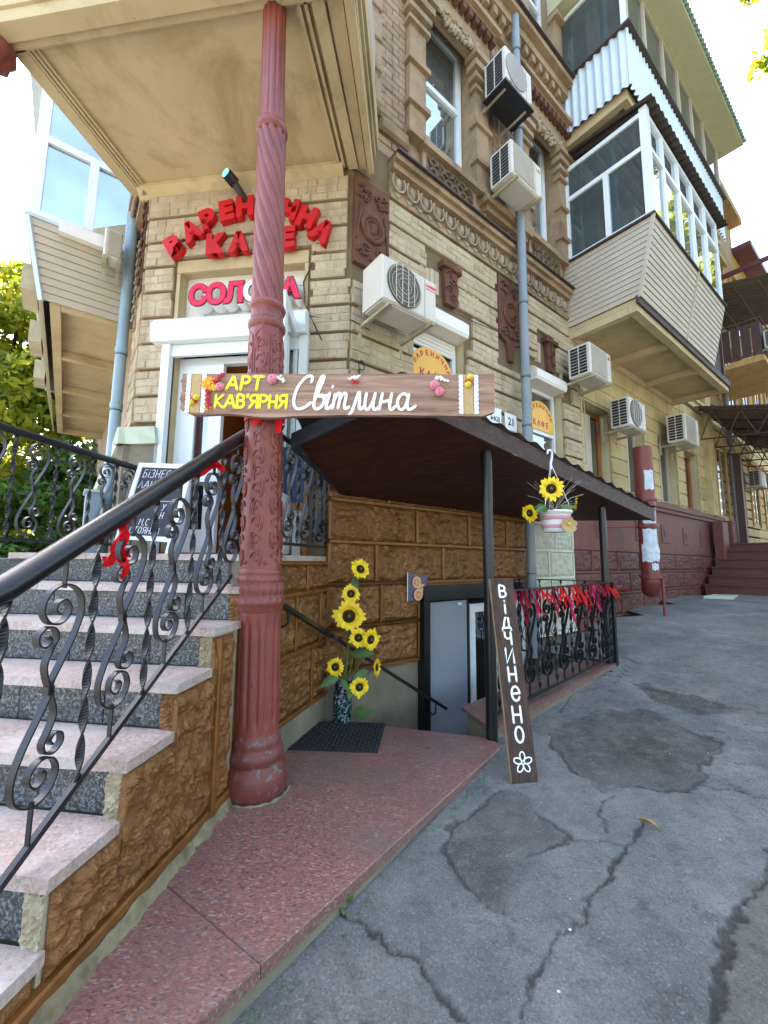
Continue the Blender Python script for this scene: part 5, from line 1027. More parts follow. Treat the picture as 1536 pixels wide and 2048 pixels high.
# ------------------------------------------------------------------ cast iron columns
COLX, COLY = -.768, 2.70
def column(label, x, y, z0, ztop, tilt, full=True):
    t = thing('cast_iron_column', label, 'column', (x, y, z0), 'cast iron columns under the balcony')
    ax = lambda z: (-tilt * (z), 0); c = (x, y, 0); A = lambda z: (-tilt * (z - z0), 0)
    flute = lambda n, d: (lambda a, z, r: r - d * max(0, math.cos(n * a)) ** .5 if math.cos(n * a) > 0 else r)
    zs = lambda z: z if z < .475 or not full else .475 + (z - .475) * 1.035 - .02 * min(1, (z - .475))
    sec = lambda name, prof, fn=None, mat=None, seg=96: MB().lathe([(r_ * .96, zs(z)) for r_, z in prof], c, seg, fn, A).build(name, mat or M['colred'], t)
    if full:
        wob = lambda a, z, r: r * (1 + .012 * mnoise.noise((math.cos(a) * 4, math.sin(a) * 4, z * 14)))
        sec('base', [(.182, z0 - .02), (.196, z0 + .015), (.202, .18), (.200, .225), (.188, .265), (.166, .285), (.164, .295), (.172, .31), (.175, .335), (.168, .36), (.154, .375), (.152, .39), (.154, .405), (.150, .43), (.142, .44), (.139, .47)], wob, M['colbase'], 72)
        zz = [.455, .50, .53] + list(np.linspace(.56, 1.06, 8)) + [1.09, 1.12, 1.17]
        sec('fluted_shaft', [(.139 + .004 * (z > 1.15), z) for z in zz], lambda a, z, r: r - (.011 * max(0, math.cos(14 * a)) ** .6 if .52 < z < 1.10 else 0), None, 140)
        sec('collar', [(.142, 1.165), (.150, 1.18), (.150, 1.20), (.163, 1.215), (.166, 1.235), (.160, 1.25), (.146, 1.262), (.150, 1.28), (.156, 1.30), (.152, 1.33), (.142, 1.345), (.149, 1.355), (.149, 1.375), (.140, 1.39), (.144, 1.40), (.144, 1.42), (.136, 1.43)], lambda a, z, r: r + (.006 * math.cos(20 * a) if 1.26 < z < 1.345 else .004 * math.cos(26 * a) if 1.35 < z < 1.38 else 0), None, 120)
        o = sec('relief_shaft', [(.134, 1.425), (.132, 1.5), (.125, 1.9), (.122, 2.4), (.118, 2.75), (.113, 3.02)], lambda a, z, r: r + .004 * (abs(math.sin(3 * a)) > .96), None, 72)
        r = MB(); P = lambda a, z, q: Vector((x + A(zs(z))[0] + q * .965 * math.cos(a), y + q * .965 * math.sin(a), zs(z))); rad = lambda z: .134 - (.021) * (z - 1.43) / 1.6
        for k in range(6):
            a0 = k * math.pi / 3 + .52
            for zc in np.arange(1.50, 2.95, .105):
                if 2.30 < zc < 2.75 and False: continue
                i = int(round((zc - 1.5) / .105)); sg = 1 if i % 2 else -1
                rr = .034; r.tube([P(a0 + sg * (rr * (1 - q / 7.5) * math.cos(q)) / rad(zc), zc + rr * 1.3 * (1 - q / 7.5) * math.sin(q), rad(zc) + .004) for q in np.linspace(0, 5.6, 12)], .0055, 5, False); r.tube([P(a0 - sg * (.012 + .03 * math.sin(q)) / rad(zc), zc + .05 * math.cos(q), rad(zc) + .003) for q in np.linspace(0, 3.1, 7)], [.002, .004, .006, .006, .006, .004, .002], 5, False)
                r.tube([P(a0 - sg * (.02 + .02 * s_) / rad(zc), zc - .05 + .1 * s_, rad(zc) + .003) for s_ in np.linspace(0, 1, 5)], [.003, .008, .009, .007, .003], 5, False)
            for zc in (1.47, 1.98, 2.5): r.ball(P(a0 + .5, zc, rad(zc)), .013, 6, 4)
            for s_ in (-1, 1): r.tube([P(a0 + s_ * (.44 if h < .8 else .44 * math.cos((h - .8) * 7.8)), 2.66 + .32 * h, rad(2.66 + .32 * h) + .002) for h in np.linspace(0, 1, 8)], .006, 5, False)
        r.build('relief', M['colred'], o)
        sec('ring_band', [(.113, 3.0), (.126, 3.012), (.133, 3.035), (.126, 3.058), (.112, 3.062), (.114, 3.10), (.112, 3.138), (.124, 3.146), (.131, 3.167), (.124, 3.188), (.109, 3.197)], lambda a, z, r: r + (.003 * math.cos(18 * a) * math.sin(z * 90) if 3.065 < z < 3.135 else 0), None, 110)
        sec('twisted_shaft', [(.107 - .008 * i / 70, 3.19 + 1.31 * i / 70) for i in range(71)], lambda a, z, r: r + .020 * abs(math.cos(5 * (a + 3.6 * (z - 3.2)))) ** .55 - .013, None, 200)
        sec('ring', [(.098, 4.49), (.114, 4.503), (.121, 4.53), (.114, 4.557), (.094, 4.567)], None, None, 64)
        sec('upper_shaft', [(.094, 4.56), (.094, 4.63), (.093, 4.66), (.089, ztop - .2)], lambda a, z, r: r - (.007 * max(0, math.cos(12 * a)) ** .6 if z > 4.64 else 0), None, 120)
        zc = ztop - .2
    else:
        sec('shaft', [(.12, z0), (.092, ztop - .4)], lambda a, z, r: r - .006 * max(0, math.cos(12 * a)), None, 96); zc = ztop - .42
    sec('capital', [(.089, zc - .005), (.11, zc + .02), (.09, zc + .05), (.10, zc + .15), (.16, zc + .26), (.19, zc + .27), (.19, ztop)], lambda a, z, r: r + .012 * math.cos(8 * a) * (z < ztop - .05), M['redpipe'] if not full else None, 64)
    return t
column('dark red cast iron column with spiral twisted shaft in front of the entrance', COLX, COLY, .12, 6.02, .0205)
c2 = CF(-2.72, 1.50, 0); column('dark red column capital at the far left front corner of the entrance balcony', c2.x, c2.y, .1, 5.72, 0, False)
fl = MB(); fl.tube([(COLX + .2 * math.cos(a), COLY + .2 * math.sin(a), SZ + .003) for a in np.linspace(3.9, 6.4, 24)], [.003 + .009 * abs(math.sin(i * .9)) for i in range(24)], 6); fl.build('mortar_ring', M['fillet'], pav)
# ------------------------------------------------------------------ wrought iron railings
B1 = [(0, 0), (.006, .03), (.035, .088), (.076, .17), (.100, .25), (.085, .32), (.028, .353), (-.030, .333), (-.056, .278), (-.036, .232), (.004, .218), (.038, .238), (.046, .274), (.024, .300), (-.004, .290), (-.010, .266), (.004, .252)]
B2 = [(0, .0), (-.018, .045), (-.026, .088), (-.010, .135), (.008, .172), (-.004, .203), (-.034, .212), (-.062, .190), (-.060, .160), (-.036, .147), (-.016, .166), (-.028, .184)]
def smooth_poly(P, k=5):
    out = []; n = len(P)
    for i in range(n - 1):
        p0, p1, p2, p3 = [np.array(P[max(0, min(n - 1, j))], float) for j in (i - 1, i, i + 1, i + 2)]
        for s_ in range(k):
            t = s_ / k; out.append(tuple(.5 * (2 * p1 + (p2 - p0) * t + (2 * p0 - 5 * p1 + 4 * p2 - p3) * t * t + (3 * p1 - p0 - 3 * p2 + p3) * t ** 3)))
    return out + [tuple(P[-1])]
def scroll_mesh(k=5, w_=.026, th=.006):
    mb = MB()
    for P in (B1, B2):
        for sg in (1, -1): mb.sweep([(sg * a, 0, sg * b) for a, b in smooth_poly(P, k)], (0, 1, 0), w_, th)
    mb.brick(WF, -.013, .013, -.012, .012, -.016, .016, .003) if False else mb.box(WF, -.012, .012, -.011, .011, -.014, .014); return mb.mesh('scroll', M['iron'])
def twist_mesh(h, turns=4.5, w_=.029, th=.008, seg=64):
    mb = MB(); vs = []
    for i in range(seg + 1):
        a = math.pi * turns * i / seg; z = -h / 2 + h * i / seg
        for (p, q_) in ((w_ / 2, th / 2), (-w_ / 2, th / 2), (-w_ / 2, -th / 2), (w_ / 2, -th / 2)): vs.append((p * math.cos(a) - q_ * math.sin(a), p * math.sin(a) + q_ * math.cos(a), z))
    mb.add(vs, [(i * 4 + k, i * 4 + (k + 1) % 4, i * 4 + 4 + (k + 1) % 4, i * 4 + 4 + k) for i in range(seg) for k in range(4)]); return mb.mesh('baluster', M['iron'])
SC = scroll_mesh(); SCL = scroll_mesh(3)
def railing(label, a, b, top, bot, spots, twists, cat='railing', rr=.028, rail_ext=None, group=None, h_tw=None, low=False, flat_rail=False):
    """a, b: xy start and end; top(t), bot(t): heights along; scrolls and twisted balusters at parameter t"""
    a, b = Vector((a[0], a[1], 0)), Vector((b[0], b[1], 0)); d = (b - a).normalized(); rot = math.atan2(d.y, d.x)
    p0 = a + Vector((0, 0, bot(0))); t = thing('wrought_iron_railing', label, cat, p0, group)
    at = lambda s_, z: a.lerp(b, s_) + Vector((0, 0, z))
    ex = rail_ext or [at(0, top(0)), at(1, top(1))]
    if flat_rail: MB().bar(ex[0], ex[1], .04, .012).build('handrail', M['black'], t)
    else: MB().tube(ex, rr, 16).build('handrail', M['black'], t)
    MB().bar(at(0, bot(0)), at(1, bot(1)), .022, .022).build('bottom_bar', M['iron'], t)
    for s_ in spots: 
        m_ = (top(s_) + bot(s_)) / 2; inst('scroll', SCL if low else SC, at(s_, m_), rot, t)
        MB().bar(at(s_, m_ + .34) + d * .02, at(s_, top(s_)) + d * .02, .016, .006, d).build('scroll_tie', M['iron'], t); MB().bar(at(s_, bot(s_)) - d * .02, at(s_, m_ - .34) - d * .02, .016, .006, d).build('scroll_tie', M['iron'], t)
    for s_ in twists:
        h = top(s_) - bot(s_); inst('baluster', twist_mesh(h, 7.0, seg=40 if low else 84), at(s_, (top(s_) + bot(s_)) / 2), rot, t)
    return t, at
ra, rb_ = CF(-.42, 3.05, 0), CF(-.42, 1.30, 0)
NN = lambda n: (3.05 - n) / 1.75
tp = lambda s_: 1.255 + (2.345 - 1.255) * s_; bt = lambda s_: .29 + (1.475 - .29) * s_
stair_rail, sat = railing('black wrought iron stair railing with scrolls, climbing to the red column', ra, rb_, tp, bt, [NN(x) for x in (2.615, 2.305, 1.995, 1.69, 1.41)], [NN(x) for x in (2.96, 2.79, 2.46, 2.15, 1.84, 1.55)], rr=.041,
    rail_ext=[CF(-.46, 3.25, 1.30), CF(-.43, 2.95, 1.33), CF(-.42, 2.80, 1.405), CF(-.42, 1.30, 2.36)])
bt2 = lambda s_: LZ + .09; tp2 = lambda s_: 2.42
lr, _ = railing('dark scroll railing along the far left edge of the landing', CF(-2.16, 1.75, 0), CF(-2.16, .06, 0), tp2, bt2, [.13, .33, .53, .72, .88], [.03, .23, .43, .63, .8, .95], low=True, rr=.03)
rr_, _ = railing('dark scroll railing between the red column and the building corner', CF(-.30, 1.34, 0), CF(-.14, .10, 0), lambda s_: 2.42, lambda s_: LZ + .085, [.12, .36, .60, .84], [.02, .24, .48, .72, .95], low=True, rr=.024)
MB().tube([CF(-.14, .10, LZ), CF(-.14, .10, 2.42)], .012, 8).build('post', M['iron'], rr_)
q0, q1 = RF(.74, 1.16, 0), RF(3.04, 1.10, 0); zb = lambda s_: .27 + .17 * s_
br, bat = railing('black scroll railing beside the basement steps, hung with red ribbons', q0, q1, lambda s_: 1.255 + .03 * s_, zb, [.1 + .135 * i for i in range(7)], [.03 + .135 * i for i in range(8)], low=True, flat_rail=True)
MB().box(RF, 3.02, 3.07, 1.08, 1.13, .3, 1.29).build('post', M['black'], br)
bk, _ = railing('low black scroll railing closing the far end of the basement stairwell', RF(2.72, .02, 0), RF(3.03, 1.06, 0), lambda s_: 1.29, lambda s_: .36, [.15, .40, .65], [.04, .28, .52, .78, .93], low=True, flat_rail=True)
bh = thing('stair_handrail', 'black handrail on hooks leading down to the basement behind the sunflowers', 'handrail', LWF(.4, .1, .6)); hz = []
h0, h1, h2 = LWF(1.0, .10, 1.20), LWF(.12, .11, .84), RF(1.06, .30, .02)
MB().bar(h0, h1, .045, .03).bar(h1, h2, .045, .03).build('rail', M['black'], bh)
for p, nn in ((h0.lerp(h1, .12), LWF.N), (h0.lerp(h1, .85), LWF.N), (h1.lerp(h2, .9), RF.N)):
    MB().tube([p - Vector((0, 0, .02)), p - Vector((0, 0, .10)) + nn * .0, p - Vector((0, 0, .13)) - nn * .04, p - Vector((0, 0, .12)) - nn * .10], .008, 6).build('hook', M['iron'], bh)
# ------------------------------------------------------------------ dark wooden canopy over the basement entrance
cn = thing('wooden_canopy', 'dark brown boarded canopy with peeling fascia on black posts over the basement entrance', 'canopy', RF(1.5, 1, .1))
Bp, Ap, Cp = RF(-.46, 1.32, 2.585), Vector((-.66, 2.90, 2.315)), RF(4.22, 1.17, 2.10); zf = lambda u: 2.585 + (2.10 - 2.585) * (u + .46) / 4.68
ab = Vector((Ap.x - Bp.x, Ap.y - Bp.y, 0)); abd = ab.normalized(); Ep = RF(-.06, .04, 2.12)
def back_point(P):
    # run along AB direction until the wall plane or the line A-E
    n0 = (P - K).dot(RF.N); tw = (n0 - .03) / -abd.dot(RF.N)
    ax_, ay_ = Ap.x, Ap.y; ex_, ey_ = Ep.x - ax_, Ep.y - ay_; den = abd.x * ey_ - abd.y * ex_
    tl = ((ax_ - P.x) * ey_ - (ay_ - P.y) * ex_) / den if abs(den) > 1e-6 else 1e9
    t = min(tw, tl) if tl > 0 else tw
    Q = P + abd * t; n = (Q - K).dot(RF.N); Q.z = 2.12 + (P.z - 2.12) * max(0, n) / 1.3 * .95; return Q
NB = 44
for i in range(NB):
    s0, s1 = i / NB + .0007, (i + 1) / NB - .0007; P0, P1 = Bp.lerp(Cp, s0), Bp.lerp(Cp, s1); Q0, Q1 = back_point(P0.copy()), back_point(P1.copy()); dz = Vector((0, 0, .014)); off = Vector((0, 0, 0))
    MB().hexa([P0 + off, P1 + off, Q1 + off, Q0 + off, P0 + dz, P1 + dz, Q1 + dz, Q0 + dz]).build('ceiling_board', M['ceil'], cn)
up_ = Vector((0, 0, 1))
def fascia(p, q, mat, h=.105): 
    dr = (q - p).normalized(); sd2 = dr.cross(up_).normalized(); 
    p2, q2 = p - dr * .01, q + dr * .01; z_ = Vector((0, 0, -.012)); H = Vector((0, 0, h)); MB().hexa([p2 - sd2 * .016 + z_, q2 - sd2 * .016 + z_, q2 + sd2 * .016 + z_, p2 + sd2 * .016 + z_, p2 - sd2 * .016 + H, q2 - sd2 * .016 + H, q2 + sd2 * .016 + H, p2 + sd2 * .016 + H]).build('fascia_board', mat, cn)
off_ = RF.N * .018
fascia(Bp + off_, Cp + off_, M['fascia'], .155); fascia(Ap, Bp, M['fasciablk'], .10); fascia(Ap + Vector((0, 0, .0)), Vector((Ep.x, Ep.y, 2.14)), M['fasciablk'], .09)
def roof(i, j): 
    P = Bp.lerp(Cp, i) + RF.N * .06; Q = back_point((P - RF.N * .06).copy()); w_ = P.lerp(Q, j); w_.z += .175 + .016 * math.sin(i * 110) ; return w_
MB().grid(roof, 200, 8, True).build('corrugated_roof', M['darktrim'], cn)
for u, n_, z0, z1, r in ((.66, 1.19, .10, 2.47, .046), (3.0, 1.06, .36, 2.18, .044)): MB().tube([RF(u, n_, z0), RF(u, n_, z1)], r, 16).build('post', M['black'], cn)
# ------------------------------------------------------------------ hand painted strokes
def stroke(mb, F, pts, w_, n, off):
    P = [Vector((p[0], p[1])) for p in pts]; m_ = len(P); L, Rr_ = [], []
    for i in range(m_):
        t = (P[min(i + 1, m_ - 1)] - P[max(i - 1, 0)]).normalized(); q_ = Vector((-t.y, t.x)) * w_ / 2; L.append(P[i] + q_); Rr_.append(P[i] - q_)
    def cap(c, t): an = math.atan2(t.y, t.x); return [c + Vector((math.cos(an + a), math.sin(an + a))) * w_ / 2 for a in np.linspace(-1.2, 1.2, 5)]
    te = (P[-1] - P[-2]).normalized(); ts = (P[0] - P[1]).normalized(); vs = [F(p.x, n + off + 3e-5 * i, p.y) for i, p in enumerate(L)] + [F(p.x, n + off + 3e-5 * i, p.y) for i, p in enumerate(Rr_)]
    mb.add(vs, [(i, i + 1, m_ + i + 1, m_ + i) for i in range(m_ - 1)])
    for c, t in ((P[-1], te), (P[0], ts)): k = cap(c, t); mb.add([F(p.x, n + off, p.y) for p in k] , [tuple(range(len(k)))])
def arcp(cx_, cy_, rx, ry, a0, a1, k=14): return [(cx_ + rx * math.cos(R_(a)), cy_ + ry * math.sin(R_(a))) for a in np.linspace(a0, a1, k)]
G_ = {  # block hand lettering on a unit box: width, strokes
 'А': (.8, [[(.0, 0), (.38, 1), (.42, 1), (.8, 0)], [(.16, .34), (.64, .34)]]), 'Р': (.62, [[(.05, 0), (.05, 1)], [(.05, 1), (.3, 1)] + arcp(.3, .74, .3, .26, 90, -90) + [(.05, .48)]]),
 'Т': (.72, [[(0, 1), (.72, 1)], [(.36, 1), (.36, 0)]]), 'К': (.68, [[(.05, 0), (.05, 1)], [(.62, 1), (.1, .5), (.66, 0)]]), 'В': (.62, [[(.05, 0), (.05, 1), (.3, 1)] + arcp(.3, .77, .24, .23, 90, -90), [(.05, .54), (.32, .54)] + arcp(.32, .27, .28, .27, 90, -90) + [(.05, 0)]]),
 "'": (.14, [[(.08, 1.05), (.05, .84)]]), 'Я': (.64, [[(.6, 0), (.6, 1)], [(.6, 1), (.34, 1)] + arcp(.34, .75, .29, .25, 90, 270) + [(.6, .5)], [(.38, .5), (.02, 0)]]), 'Н': (.66, [[(.05, 0), (.05, 1)], [(.6, 0), (.6, 1)], [(.05, .48), (.6, .48)]]),
 'І': (.2, [[(.1, 0), (.1, 1)]]), 'і': (.2, [[(.1, 0), (.1, .68)], [(.1, .92), (.1, .97)]]), 'Д': (.8, [[(.0, -.16), (.0, .05), (.8, .05), (.8, -.16)], [(.14, .05), (.22, .55), (.36, .95), (.62, .95), (.64, .05)]]), 'Ч': (.6, [[(.04, 1), (.06, .62), (.2, .48), (.56, .5)], [(.56, 1), (.56, 0)]]),
 'И': (.66, [[(.05, 1), (.05, 0), (.6, 1), (.6, 0)]]), 'Е': (.55, [[(.52, 1), (.05, 1), (.05, 0), (.52, 0)], [(.05, .52), (.44, .52)]]), 'е': (.6, [[(.06, .5), (.55, .52)] + arcp(.31, .5, .26, .42, 10, 330)]), 'О': (.66, [arcp(.33, .5, .29, .5, 90, 450, 22)]), 'Б': (.6, [[(.52, 1), (.08, 1), (.05, 0)], [(.06, .56), (.3, .56)] + arcp(.3, .28, .26, .28, 90, -90) + [(.05, 0)]]),
 'З': (.56, [arcp(.25, .76, .25, .24, 150, -80), arcp(.25, .27, .29, .27, 80, -150)]), 'С': (.6, [arcp(.34, .5, .3, .5, 50, 310, 18)]), 'Л': (.7, [[(.0, 0), (.32, 1), (.66, 0)]]), '-': (.36, [[(.04, .5), (.32, .5)]]), '0': (.5, [arcp(.25, .5, .22, .5, 90, 450, 18)]), '3': (.5, [arcp(.22, .76, .22, .24, 150, -80), arcp(.22, .27, .26, .27, 80, -150)]),
 '2': (.55, [arcp(.26, .75, .24, .25, 160, -30) + [(.02, 0), (.54, 0)]]), '7': (.55, [[(.02, 1), (.52, 1), (.2, 0)]]), 'М': (.8, [[(.05, 0), (.1, 1), (.4, .4), (.7, 1), (.76, 0)]]), ',': (.2, [[(.1, .06), (.04, -.14)]]), 'У': (.6, [[(.04, 1), (.3, .45)], [(.58, 1), (.3, .45), (.1, 0)]]), ' ': (.35, [])}
def letter(txt, F, u, z, h, n, w_, mat, parent, gap=.2, slope=0, sx=1, name='letter'):
    for ch in txt:
        wd, strokes = G_[ch]; mb = MB(); k = 0
        for s_ in strokes:
            s2 = smooth_poly(s_, 3) if len(s_) > 8 else s_; dense = []
            for p, q_ in zip(s2[:-1], s2[1:]): dense.append(p)
            dense.append(s2[-1])
            stroke(mb, F, [(u + (x_ * sx) * h + slope * y_ * h, z + y_ * h) for x_, y_ in dense], w_, n, .0008 + .0005 * k); k += 1
        if mb.v: mb.build(name, mat, parent)
        u += (wd * sx + gap) * h
    return u
# ------------------------------------------------------------------ plank sign on the column
class OF:
    def __init__(s, o, U, N, Zv): s.o, s.U, s.N, s.Z = o, U, N, Zv
    def __call__(s, u, n, z): return s.o + s.U * u + s.N * n + s.Z * z
SY = 2.50
TF = OF(Vector((0, SY, -.078)), Vector((1.053, 0, 0)), Vector((0, -1, 0)), Vector((0, 0, 1.053)))
sg = thing('plank_sign', 'long weathered wooden plank sign with yellow and white painted words, tied across the red column', 'sign', (-.3, SY, 2.37))
X0, X1 = -1.225, .655
def edge_top(x): return 2.612 + .006 * mnoise.noise((x * 3, 1, 0)) + .018 * (x - X0) / 1.9
def edge_bot(x): return 2.366 - .022 * math.exp(-((x + .70) / .22) ** 2) + .012 * mnoise.noise((x * 4, 7, 0)) + .03 * max(0, (x - .58) / .08) + .03 * max(0, (-1.15 - x) / .08)
mb = MB(); NX = 120; vs = []; 
cols_ = [X0 + (X1 - X0) * i / NX for i in range(NX + 1)]; NZ = 14
def pz(i, j): x = cols_[i]; return edge_bot(x) + (edge_top(x) - edge_bot(x)) * j / NZ
def ex_(i, j): return cols_[i] + (.014 * mnoise.noise((0, j * .9, 3)) + .01 * mnoise.noise((0, j * 2.3, 9)) if i in (0, NX) else 0)
for face in (0, 1):
    for i in range(NX + 1):
        for j in range(NZ + 1):
            g_ = .0025 * mnoise.noise((cols_[i] * 2.5, j * 2.1, 4)) if face == 0 else 0; vs.append(TF(ex_(i, j), g_ - (0 if face == 0 else .04), pz(i, j)))
W_ = NZ + 1; off2 = (NX + 1) * W_; fs_ = []
for i in range(NX):
    for j in range(NZ): a = i * W_ + j; fs_ += [(a, a + W_, a + W_ + 1, a + 1), (a + off2, a + off2 + 1, a + off2 + W_ + 1, a + off2 + W_)]
    a = i * W_; fs_ += [(a, a + off2, a + W_ + off2, a + W_)]; a += NZ; fs_ += [(a, a + W_, a + W_ + off2, a + off2)]
for j in range(NZ): a = j; fs_ += [(a, a + 1, a + 1 + off2, a + off2)]; a = NX * W_ + j; fs_ += [(a, a + off2, a + off2 + 1, a + 1)]
mb.add(vs, fs_).build('plank', M['plank'], sg)
letter('АРТ', TF, -.955, 2.515, .082, .004, .018, M['yellow'], sg, .22, .12); letter("КАВ'ЯРНЯ", TF, -1.02, 2.402, .078, .004, .0165, M['yellow'], sg, .13, .06, .96)
# cursive word in white brush strokes: С в і т л и н а
def cur(P, w_=.017, name='letter', k=6): mb = MB(); stroke(mb, TF, smooth_poly([(-.565 + a * .001, 2.385 + b * .001) for a, b in P], k), w_, .004, .0012); return mb
wl_ = [[[(150, 178), (158, 205), (140, 216), (105, 200), (60, 140), (38, 70), (45, 20), (75, 4), (115, 18), (150, 45)]],
 [[(175, 60), (205, 130), (235, 205), (222, 214), (200, 170), (178, 80), (172, 25), (190, 5), (222, 22), (240, 62), (228, 92), (205, 88), (222, 84), (262, 92)]],
 [[(275, 108), (262, 60), (254, 20), (266, 8), (300, 36)], [(292, 146), (295, 152)]],
 [[(310, 100), (305, 60), (295, 12)], [(302, 55), (325, 100), (342, 106), (345, 85), (332, 14)], [(338, 55), (362, 100), (380, 106), (384, 85), (374, 30), (382, 10), (405, 22)]],
 [[(410, -22), (425, -6), (445, 50), (466, 108), (474, 108), (474, 60), (472, 20), (484, 8), (505, 28)]],
 [[(520, 108), (510, 50), (514, 12), (532, 8), (560, 50), (578, 108)], [(578, 108), (566, 50), (568, 12), (584, 8), (604, 26)]],
 [[(626, 108), (616, 60), (606, 8)], [(612, 52), (650, 60), (672, 62)], [(688, 108), (676, 50), (676, 12), (690, 8), (712, 28)]],
 [[(795, 92), (772, 108), (742, 94), (726, 56), (736, 16), (760, 10), (786, 44), (802, 104)], [(802, 104), (790, 44), (796, 12), (816, 12), (845, 30)]]]
for strokes in wl_:
    mb = MB(); 
    for k, P in enumerate(strokes): stroke(mb, TF, smooth_poly([(-.580 + a * .00090, 2.392 + b * .00098) for a, b in P], 6), .0175, .004, .0010 + .0006 * k)
    mb.build('letter', M['whitepaint'], sg)
# trims: burlap band between lace, artificial flowers
def lace_band(xc, dx=.05):
    zt_, zb_ = edge_top(xc) - .004, edge_bot(xc) + .01
    MB().box(TF, xc - dx * .62, xc + dx * .62, .002, .005, zb_, zt_).build('burlap_band', M['burlap'], sg)
    for s_ in (-1, 1):
        mb = MB(); N_ = 44
        f_ = lambda i, j: TF(xc + s_ * (dx * .62 + .004 + .022 * j * (1 + .28 * abs(math.sin(i * 9 * math.pi)))), .0055 + .0015 * math.sin(i * 60), zb_ + (zt_ - zb_) * i)
        mb.grid(f_, N_ * 2, 2, False).build('lace', M['lace'], sg)
lace_band(-1.135, .046); lace_band(.50, .046)
def rose(x, z, r, mat=None, name='rose'):
    mb = MB(); c = TF(x, .016, z)
    for k in range(4):
        q_ = r * (1 - .23 * k); mb.ball(TF(x + .003 * k, .010 + .006 * k, z + .002 * (-1) ** k), q_, 9, 6, (1, .62, 1))
        mb.tube([TF(x + q_ * .92 * math.cos(a + k), .020 + .007 * k, z + q_ * .92 * math.sin(a + k)) for a in np.linspace(0, 4.6, 12)], .0035, 5, False)
    return mb.build(name, mat or M['rose'], sg)
def berries(x, z, dx, dz, n, mat, r=.008, name='berries'):
    mb = MB()
    for i in range(n): t_ = i / n; mb.ball(TF(x + dx * t_ + random.uniform(-.012, .012), .012 + random.uniform(0, .012), z + dz * t_ + random.uniform(-.010, .010)), r * random.uniform(.7, 1.15), 6, 4)
    return mb.build(name, mat, sg)
def daisy(x, z, r, mat, n=14):
    mb = MB()
    for k in range(n):
        a = 2 * math.pi * k / n; d_ = Vector((math.cos(a), math.sin(a))); q_ = Vector((-d_.y, d_.x)) * r * .2; P = [d_ * r * .15, d_ * r * .55 + q_, d_ * r, d_ * r * .55 - q_]
        mb.add([TF(x + p.x, .010 + .004 * (k % 2) + (.006 if i in (1, 3) else 0), z + p.y) for i, p in enumerate(P)], [(0, 1, 2, 3)])
    o = mb.build('daisy', mat, sg); MB().ball(TF(x, .014, z), r * .28, 8, 5, (1, .6, 1)).build('daisy_centre', M['orangepetal'], o)
daisy(-1.055, 2.545, .052, M['orangepetal']); berries(-1.03, 2.555, .055, .055, 26, M['berry']); berries(-1.06, 2.50, .01, -.11, 34, M['berry']); rose(-.987, 2.525, .026); daisy(-1.025, 2.515, .02, M['yberry'], 9); daisy(-1.055, 2.398, .024, M['yberry'], 9)
rose(-.675, 2.575, .03); berries(-.635, 2.59, .03, -.035, 16, M['bloom'], .008, 'white_blossom'); rose(.295, 2.548, .030); rose(.325, 2.508, .028); berries(.30, 2.60, .07, -.03, 22, M['bloom'], .008, 'white_blossom')
berries(-.21, 2.585, .06, .01, 16, M['bloom'], .008, 'white_blossom'); berries(-.19, 2.565, .02, .0, 6, M['berry'])
berries(-1.145, 2.46, .02, -.03, 6, M['berry']); rose(-1.125, 2.455, .018, M['yberry'], 'yellow_ball'); rose(-1.15, 2.425, .015, M['yberry'], 'yellow_ball'); rose(.51, 2.60, .019, M['yberry'], 'yellow_ball'); rose(.495, 2.555, .019, M['yberry'], 'yellow_ball'); berries(.48, 2.58, .04, -.005, 8, M['berry'])
tie = thing('sign_ribbon', 'red satin ribbon tying the plank sign to the column', 'ribbon', (COLX, COLY, 2.3))
MB().grid(lambda i, j: (lambda a: Vector((COLX - .045 + .132 * math.cos(a), COLY + .135 * math.sin(a), 2.41 + .10 * j)))(-3.6 + 4.2 * i), 24, 2).build('loop', M['red'], tie)
MB().grid(lambda i, j: Vector((-.835 + .06 * i - .02 * j, 2.555 - .01 * math.sin(i * 3), 2.43 - .085 * j + .03 * i * j)), 4, 4).build('tail', M['red'], tie)
MB().grid(lambda i, j: Vector((-.70 + .037 * i, 2.56 + .006 * math.sin(i * 4), 2.44 - .12 * j - .01 * math.sin(i * 3))), 4, 4).build('tail', M['red'], tie)
# ------------------------------------------------------------------ leaning board, flower emblem
lbp = thing('leaning_board', 'dark plank with white painted letters leaning on the canopy post', 'sign', (.93, 2.86, .08))
bb0, bb1 = Vector((.935, 2.865, .085)), Vector((.885, 3.13, 1.385)); uv = Vector((.985, .09, .02)).normalized(); zv = (bb1 - bb0).normalized(); uv = (uv - zv * uv.dot(zv)).normalized(); nv = uv.cross(zv); nv = nv if nv.y < 0 else -nv
LB = OF(bb0, uv, nv, zv); H_ = (bb1 - bb0).length
MB().brick(LB, -.088, .088, -.028, 0, 0, H_, .003).build('board', M['boarddark'], lbp); MB().box(LB, -.0905, -.0885, -.027, -.001, .003, H_ - .003).build('raw_edge', M['rawwood'], lbp)
zc_ = H_ - .03
for ch, hh, dx in (('В', .088, -.030), ('і', .10, -.008), ('Д', .085, -.035), ('Ч', .092, -.028), ('И', .105, -.036), ('Н', .10, -.033), ('е', .115, -.028), ('Н', .108, -.036), ('О', .10, -.033)):
    zc_ -= hh * .93 + .026; letter(ch, LB, dx, zc_, hh * .93, .0, .0145, M['whitepaint'], lbp)
mb = MB()
